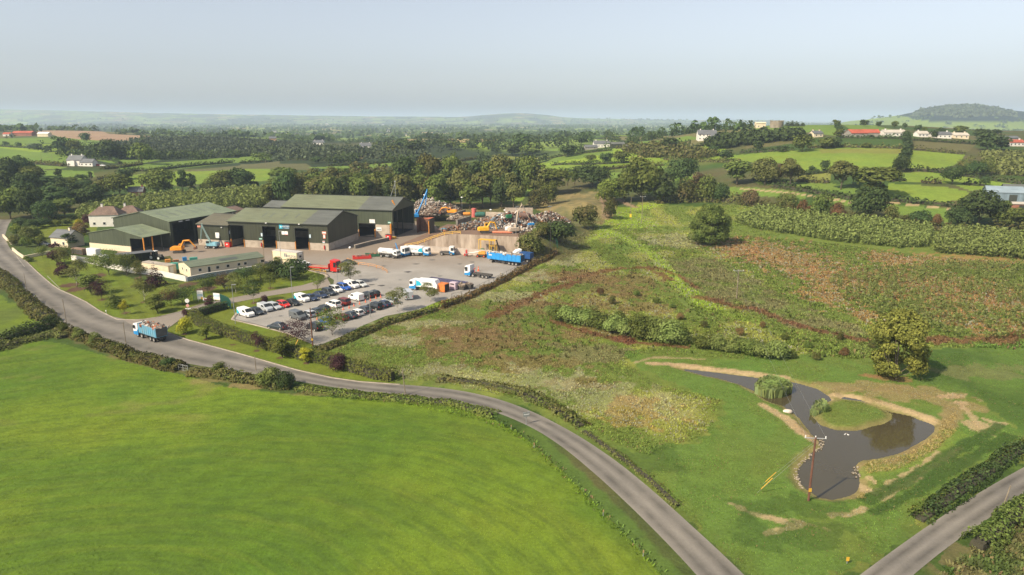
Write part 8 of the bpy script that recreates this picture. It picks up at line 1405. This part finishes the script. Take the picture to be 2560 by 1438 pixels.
# ------------------------------------------------------------------ poles, wires, signs, fences, cones
wood = mat('brown_pole_wood', (.13, .055, .035), .85, .2, 2.); woodg = mat('grey_pole_wood', (.22, .18, .13), .9, .2, 2.)
def pole(label, px, base, top, m=woodg, r=.12, arm=0., z=None, lean=None, armrot=.0, tagm=False, name='utility_pole', cat='pole'):
    g = G(px, base, z); h = hz(g, top) - g[2]; T = thing(name, label, cat, g); b = MB(); dx = lean or 0; b.tube([(0, 0, -.3), (dx, 0, h)], r, m, 8, r * .75); b.build('shaft', m, T)
    if arm:
        c, s = math.cos(armrot), math.sin(armrot); b = MB(); b.tube([(dx - arm * c, -arm * s, h - .15), (dx + arm * c, arm * s, h - .15)], .07, steelg, 4); b.tube([(dx - arm * .4 * c, -arm * .4 * s, h - .2), (dx, 0, h - .8)], .03, steelg, 4); b.build('crossarm', steelg, T)
        for k in (-1, 0, 1):
            b = MB(); q = Vector((dx + k * arm * .92 * c, k * arm * .92 * s, h - .1)); b.cyl(q, .06, .26, dirtyw, 8); b.build('insulator', dirtyw, T)
    if tagm: b = MB(); b.box(-r - .02, r + .02, -r - .03, -r + .02, 1.3, 1.75, yellow); b.build('warning_plate', yellow, T)
    return T, Vector(g) + Vector((dx, 0, h))
T, tp = pole('dark brown pole with a galvanised crossarm standing at the pond edge', 2021, 1252, 1093, wood, .15, 1.25, armrot=-.12, tagm=True)
def wire(name, label, a, b_, sag=1., r=.018, m=None, parts=None, cat='wire'):
    a, b_ = Vector([float(v) for v in a]), Vector([float(v) for v in b_]); T = thing(name, label, cat, a); P = [(a.lerp(b_, i / 16) - a) - Vector((0, 0, sag * 4 * (i / 16) * (1 - i / 16))) for i in range(17)]; b = MB(); b.tube(P, r, m or steelg, 4); b.build('strand', m or steelg, T); return T
for k, (x, y) in enumerate(((1893, 1232), (1905, 1212))):
    e = G(x + 0, y, 0); t_ = wire('stay_wire', ['lower', 'upper'][k] + ' stay wire running from the pond pole to the grass on its left', tp + Vector((0, 0, -.9 + k * .4)), e, .0, .011); d = (tp - Vector(e)).normalized(); b = MB(); q0 = Vector(e) - Vector(t_.location); b.tube([q0 + d * .7, q0 + d * 2.8], .045, yellow, 6); b.build('yellow_guard', yellow, t_)
p2, tp2 = pole('grey pole with a crossarm among the rusty scrub right of the green path', 1841, 748, 676, woodg, .13, 1.3, armrot=-.1, tagm=False)
for k in (-1, 1):
    wire('overhead_wire', 'overhead wire from the pond pole to the scrub pole, ' + ('left' if k < 0 else 'right') + ' strand', tp + Vector((k * 1.1, -.1 * k, .1)), tp2 + Vector((k * 1.1, 0, .1)), 1.2, .008)
p3, tp3 = pole('left one of the twin poles on the green slope, with a yellow plate', 1576, 548, 493, woodg, .13, 0, tagm=False); b = MB(); b.box(-.45, .45, -.2, -.14, .9, 2.4, mat('bright_yellow_plate', (.75, .55, .03), .5, .05)); b.build('warning_plate', None, p3)
p4, tp4 = pole('right one of the twin poles on the green slope, with a short crossarm', 1604, 560, 491, woodg, .13, 1.2)
wire('overhead_wire', 'wire joining the tops of the twin poles', tp3, tp4, .2, .02); wire('overhead_wire', 'overhead wire from the scrub pole up to the twin poles', tp2, tp4, 2., .01)
for a_ in (('slim dark pole on the far left road verge', 69, 739, 684, None), ('lone pole at the left road hedge corner', 168, 820, 748, None), ('pole in the left hedge opposite the driveway', 316, 866, 806, None), ('short pole on the near road verge by the bramble hedge', 640, 926, 890, None), ('leaning pole on the verge below the long hedge', 1014, 988, 918, -.4), ('brown pole leaning beside the right-hand road', 2505, 1272, 1214, .5), ('thin pole behind the link shed forecourt, left of the cabins', 662, 668, 610, None)):
    pole(a_[0], a_[1], a_[2], a_[3], woodg, .09, lean=a_[4])
pole('tall brown pole with a yellow plate at the corner of the car park', 782, 866, 770, wood, .15, tagm=True); e = G(725, 892, 0)
t_ = wire('stay_wire', 'stay wire leaning from the car-park corner pole down to the verge', Vector(G(782, 866, 0)) + Vector((0, 0, 7)), e, 0, .025); d = (Vector(G(782, 866, 0)) + Vector((0, 0, 7)) - Vector(e)).normalized(); q0 = Vector(e) - Vector(t_.location); b = MB(); b.tube([q0 + d * 2., q0 + d * 3.8], .07, yellow, 6); b.build('yellow_guard', yellow, t_)
b = MB()
def lamp(label, px, base, top, heads=1, m=steelg, z=None, r=.08):
    T, t = pole(label, px, base, top, m, r, z=z, name='lamp_post', cat='lamp post'); h = t[2] - T.location[2]
    for k in range(heads): b = MB(); s = (-1) ** k; b.box(min(0, s * .9), max(0, s * .9), -.15, .15, h - .05, h + .08, m); b.build('lamp_head', m, T)
for a_ in (('grey lamp post at the left end of the first parking row', 589, 810, 712), ('grey lamp post on the lawn strip left of the mid-row white van', 732, 752, 668), ('grey lamp post beside the parked cars at the meadow edge', 926, 793, 728), ('slim lamp post at the front of the red lorry', 844, 706, 672), ('slim lamp post by the small dark noticeboard wall of the green sheds', 706, 690, 578)): lamp(*a_)
lamp('dark lamp post with twin heads on the bank beside the retaining wall', 1376, 628, 556, 2, chass); lamp('tall pale lamp post at the top of the retaining wall', 1290, 588, 516, 1, z=TZ, r=.1)
lamp('tall pale pole with twin heads on the right scrap heap', 1375, 560, 516, 2, z=5.)
for i, (x, b0, t0) in enumerate(((1062, 520, 488), (1114, 535, 512), (1155, 522, 494), (1227, 545, 525), (1262, 543, 526))):
    T, t = pole(ORD[i] + ' white round-headed lamp pole from the left behind the scrap yard', x, b0, t0, steelg, .06, z=TZ, name='lamp_post', cat='lamp post'); h = t[2] - T.location[2]; b = MB(); b.cyl((0, -.05, h), .5, .3, dirtyw, 12, 'z', .4); b.build('lamp_globe', dirtyw, T)
for i, (x, b0, t0) in enumerate(((373, 410, 392), (104, 402, 385), (131, 402, 388), (665, 417, 396), (767, 494, 440), (786, 494, 446), (1748, 345, 325), (1377, 360, 348), (230, 465, 435))): pole(rel(x, b0, 'thin far pole'), x, b0, t0, woodg, .12)
# signs
def sign(name, label, px, base, ang, w, h, z0, m, posts=2, marks=(), round_=False):
    g = G(px, base, 0); T = thing(name, label, 'sign', g, math.radians(ang))
    for k in ((-1, 1) if posts == 2 else (0,)): b = MB(); b.box(k * w * .4 - .04, k * w * .4 + .04, .03, .1, 0, z0 + h * .8, steelg); b.build('post', steelg, T)
    b = MB()
    if round_: b.cyl((0, 0, z0 + h / 2), w / 2, .04, m, 16, 'y')
    else: b.box(-w / 2, w / 2, -.03, .03, z0, z0 + h, m)
    k_ = b.build('sign_face', m, T)
    for x0, x1, y0, y1, mm in marks: b = MB(); b.box(-w / 2 + w * x0, -w / 2 + w * x1, -.05, -.03, z0 + h * y0, z0 + h * y1, mm); b.build('sign_panel', mm, k_)
    return T
T = sign('speed_sign', 'signpost with a white disc, small red disc and white plate by the driveway', 472, 790, 8, 1.2, 1.4, .5, dirtyw, 1, ((.15, .85, .45, .6, slate), (.15, .85, .2, .3, slate)))
for z, r_, mm, nm in ((3.7, .5, dirtyw, 'white_disc'), (2.5, .38, mat('pink_disc', (.7, .35, .28)), 'red_disc')): b = MB(); b.cyl((0, -.03, z), r_, .05, mm, 16, 'y'); b.build(nm, mm, T)
b = MB(); b.box(-.05, .05, .03, .12, 0, 4.1, steelg); b.build('tall_post', steelg, T)
sign('notice_sign', 'white and blue gate sign left of the driveway gate', 502, 756, 0, 1.5, 2.3, .8, dirtyw, 2, ((.05, .95, .35, .6, bluesign), (.6, .95, 0, .25, yellow))); sign('notice_sign', 'white and blue gate sign right of the driveway gate', 543, 757, -15, 1.9, 1.7, .8, dirtyw, 2, ((.05, .95, .45, .8, bluesign),)); sign('notice_sign', 'small green notice on two posts above the driveway', 566, 726, 0, 1.6, 1.1, 1., mat('pale_green_sign', (.28, .52, .38), .5, .05), 2, ((.3, .7, .3, .7, dirtyw),)); sign('notice_sign', 'small white warning board beside the gate post', 513, 758, 0, .9, .7, .7, dirtyw, 1, ((.3, .7, .2, .7, redm),))
sign('road_sign', 'back of a small grey road sign on the roadside bend', 1316, 1062, 20, 1.1, .8, 1.3, steelg, 1, ((.1, .9, .45, .55, dirtyw),)); sign('marker_post', 'short yellow marker post near the bottom of the pond field', 2118, 1410, 0, .3, .45, .35, yellow, 1); sign('marker_post', 'small white marker post on the kerb of the road bend', 266, 786, 0, .2, .3, .7, dirtyw, 1)
for i, (x, y) in enumerate(((1335, 1120), (1508, 1290), (1278, 1075), (1608, 1392))): sign('marker_post', ORD[i] + ' thin wooden marker post along the mown field edge', x, y, 0, .12, .3, .5, mat('raw_wood', (.35, .22, .11), .8, .1), 1)
# fences
def fence(name, label, pts, h, m, step=2.5, infill=True, pal=False, z=None):
    P = xy(pts, 0); P = dense(P, 120); s = np.r_[0, np.cumsum(np.hypot(*np.diff(P, axis=0).T))]; L_ = s[-1]; n = max(2, int(L_ / step)); T = thing(name, label, 'fence', (P[0][0], P[0][1], 0)); Q = [np.array([np.interp(L_ * k / n, s, P[:, 0]) - P[0][0], np.interp(L_ * k / n, s, P[:, 1]) - P[0][1]]) for k in range(n + 1)]
    Q = [(q[0], q[1], float(hgt(q[0] + P[0][0], q[1] + P[0][1])[0])) for q in Q]
    for q in Q[:100]: b = MB(); b.box(q[0] - .05, q[0] + .05, q[1] - .05, q[1] + .05, q[2] - .1, q[2] + h, m); b.build('post', m, T)
    b = MB()
    for a_, c_ in zip(Q[:-1], Q[1:]):
        a_, c_ = Vector(a_), Vector(c_)
        for hh in ([.1, .5, .9, 1.0] if infill else [.95]): b.tube([a_ + Vector((0, 0, h * hh)), c_ + Vector((0, 0, h * hh))], .018, m, 4)
        k = int((c_ - a_).length / (.22 if pal else .45))
        for i in range(1, k if infill else 0): q = a_.lerp(c_, i / k); w_ = .05 if pal else .008; b.box(q.x - w_, q.x + w_, q.y - .012, q.y + .012, q.z + .05, q.z + h, m)
    b.build('mesh_panel', m, T)
gf = mat('dark_green_mesh', (.015, .085, .06), .5, .1)
fence('mesh_fence', 'green mesh fence between the clipped hedge and the car park lawn', [(478, 800), (505, 810), (560, 829), (640, 853), (700, 872), (745, 884)], 1.8, gf); fence('mesh_fence', 'green mesh fence beside the driveway from the gate to the lawn', [(478, 798), (520, 784), (568, 773), (586, 772)], 1.8, gf)
fence('palisade_gate', 'open green palisade gate left of the driveway', [(484, 752), (512, 752)], 2.3, gf, 1.6, pal=True); fence('palisade_gate', 'open green palisade gate right of the driveway', [(552, 757), (572, 765), (578, 774)], 2.3, gf, 1.6, pal=True)
fence('mesh_fence', 'thin dark mesh fence along the meadow side of the yard', [(1388, 632), (1340, 657), (1240, 708), (1168, 744), (1130, 752)], 2., chass, 3.); fence('mesh_fence', 'small square of tall mesh fence around the lamp post on the bank', [(1372, 630), (1388, 628), (1394, 634)], 2.2, gf, 1.5)
fence('field_gate', 'galvanised field gate in the roadside hedge', [(447, 925), (470, 930)], 1.2, steelg, 3.5, pal=False)
# cones
cone0 = None; cm_ = mat('cone_orange', (.72, .14, .05), .5, .08); CL = ['left of the silver hatchback', 'right of the silver hatchback', 'behind the white off-roader', 'behind the maroon car', 'just right of the maroon car', 'at the left corner of the white van', 'at the right corner of the white van', 'behind the black estate', 'behind the last black hatchback', 'furthest right beyond the last black hatchback']
for i, (x, y) in enumerate(((778, 806), (793, 799), (858, 775), (873, 771), (885, 766), (899, 761), (914, 756), (926, 753), (940, 747), (952, 744))):
    g = G(x, y, 0)
    if cone0 is None:
        cone0 = thing('traffic_cone', '', 'traffic cone', (0, 0, 0)); b = MB(); b.cyl((0, 0, .05), .17, .75, cm_, 10, 'z', .03); b.build('cone_body', cm_, cone0); b = MB(); b.box(-.22, .22, -.22, .22, 0, .05, cm_); b.build('cone_base', cm_, cone0); b = MB(); b.cyl((0, 0, .4), .105, .18, dirtyw, 10, 'z', .07); b.build('white_band', dirtyw, cone0); c_ = cone0
    else: c_ = copy_tree(cone0)
    c_.location = (g[0], g[1], .03); c_.scale = (1., 1., 1.); c_['label'] = 'orange traffic cone ' + CL[i]; c_['group'] = 'cones round the middle parking row'
for (x, y, l) in ((666, 954, 'orange and white cone standing in the bramble hedge'), (1196, 678, 'orange and white cone on the yard behind the hook loader'), (1114, 724, 'orange and white cone between the orange and the pink containers'), (684, 665, 'orange cone at the left foot of the stacked cabins')):
    g = G(x, y, 0); c_ = copy_tree(cone0); c_.location = (g[0], g[1], .03); c_.scale = (1.6, 1.6, 2.); c_['label'] = l; del c_['group']
# oil marks on the yard, drain grate
om_ = mat('oil_stain', (.09, .08, .07), .6, .3, 2.); r = random.Random(9)
b = MB()
for (x, y, w_) in ((929, 712, 1.6), (953, 714, 1.8), (976, 720, .8), (996, 722, .7), (1100, 690, 1.2), (1000, 700, 1.), (1150, 660, 1.5), (900, 690, 1.), (1040, 660, 1.8), (960, 665, 1.4), (1080, 650, 1.8), (1180, 655, 1.6), (740, 795, 1.), (700, 790, .8), (850, 745, 1.), (820, 760, .9), (1020, 680, 2.2), (870, 700, 1.5)):
    g = gz(x, y, .031); b.add([(g[0] + w_ * r.uniform(.4, .8) * math.cos(t), g[1] + w_ * r.uniform(.3, .6) * math.sin(t), .031) for t in np.linspace(0, 5.6, 9)], [tuple(range(9))], om_)
o = b.build('road_stain', om_); o['kind'] = 'structure'
# windsock on the rear shed roof
g = gz(983, 508, 14.2); T = thing('windsock', 'orange windsock above the grey end of the rear shed roof', 'windsock', g); b = MB(); b.tube([(-.4, 0, -1.5), (-.4, 0, 1.2)], .06, steelg, 5); b.build('mast', steelg, T); b = MB(); b.tube([(-.4, 0, 1.1), (.6, 0, -.7)], .38, orange, 8, .16); b.build('sock', orange, T)
g = gz(975, 502, 12); T = thing('yard_mast', 'slender grey mast rising behind the rear shed roof', 'mast', (g[0], g[1] + 14, 0)); b = MB(); b.tube([(0, 0, 0), (0, 0, 19)], .14, steelg, 5); b.tube([(-2.2, 0, 12), (0, 0, 18.)], .1, steelg, 4); b.build('shaft', steelg, T); b = MB(); b.box(-.3, .3, -.2, .2, 18.6, 19.1, steelg); b.build('head', steelg, T)
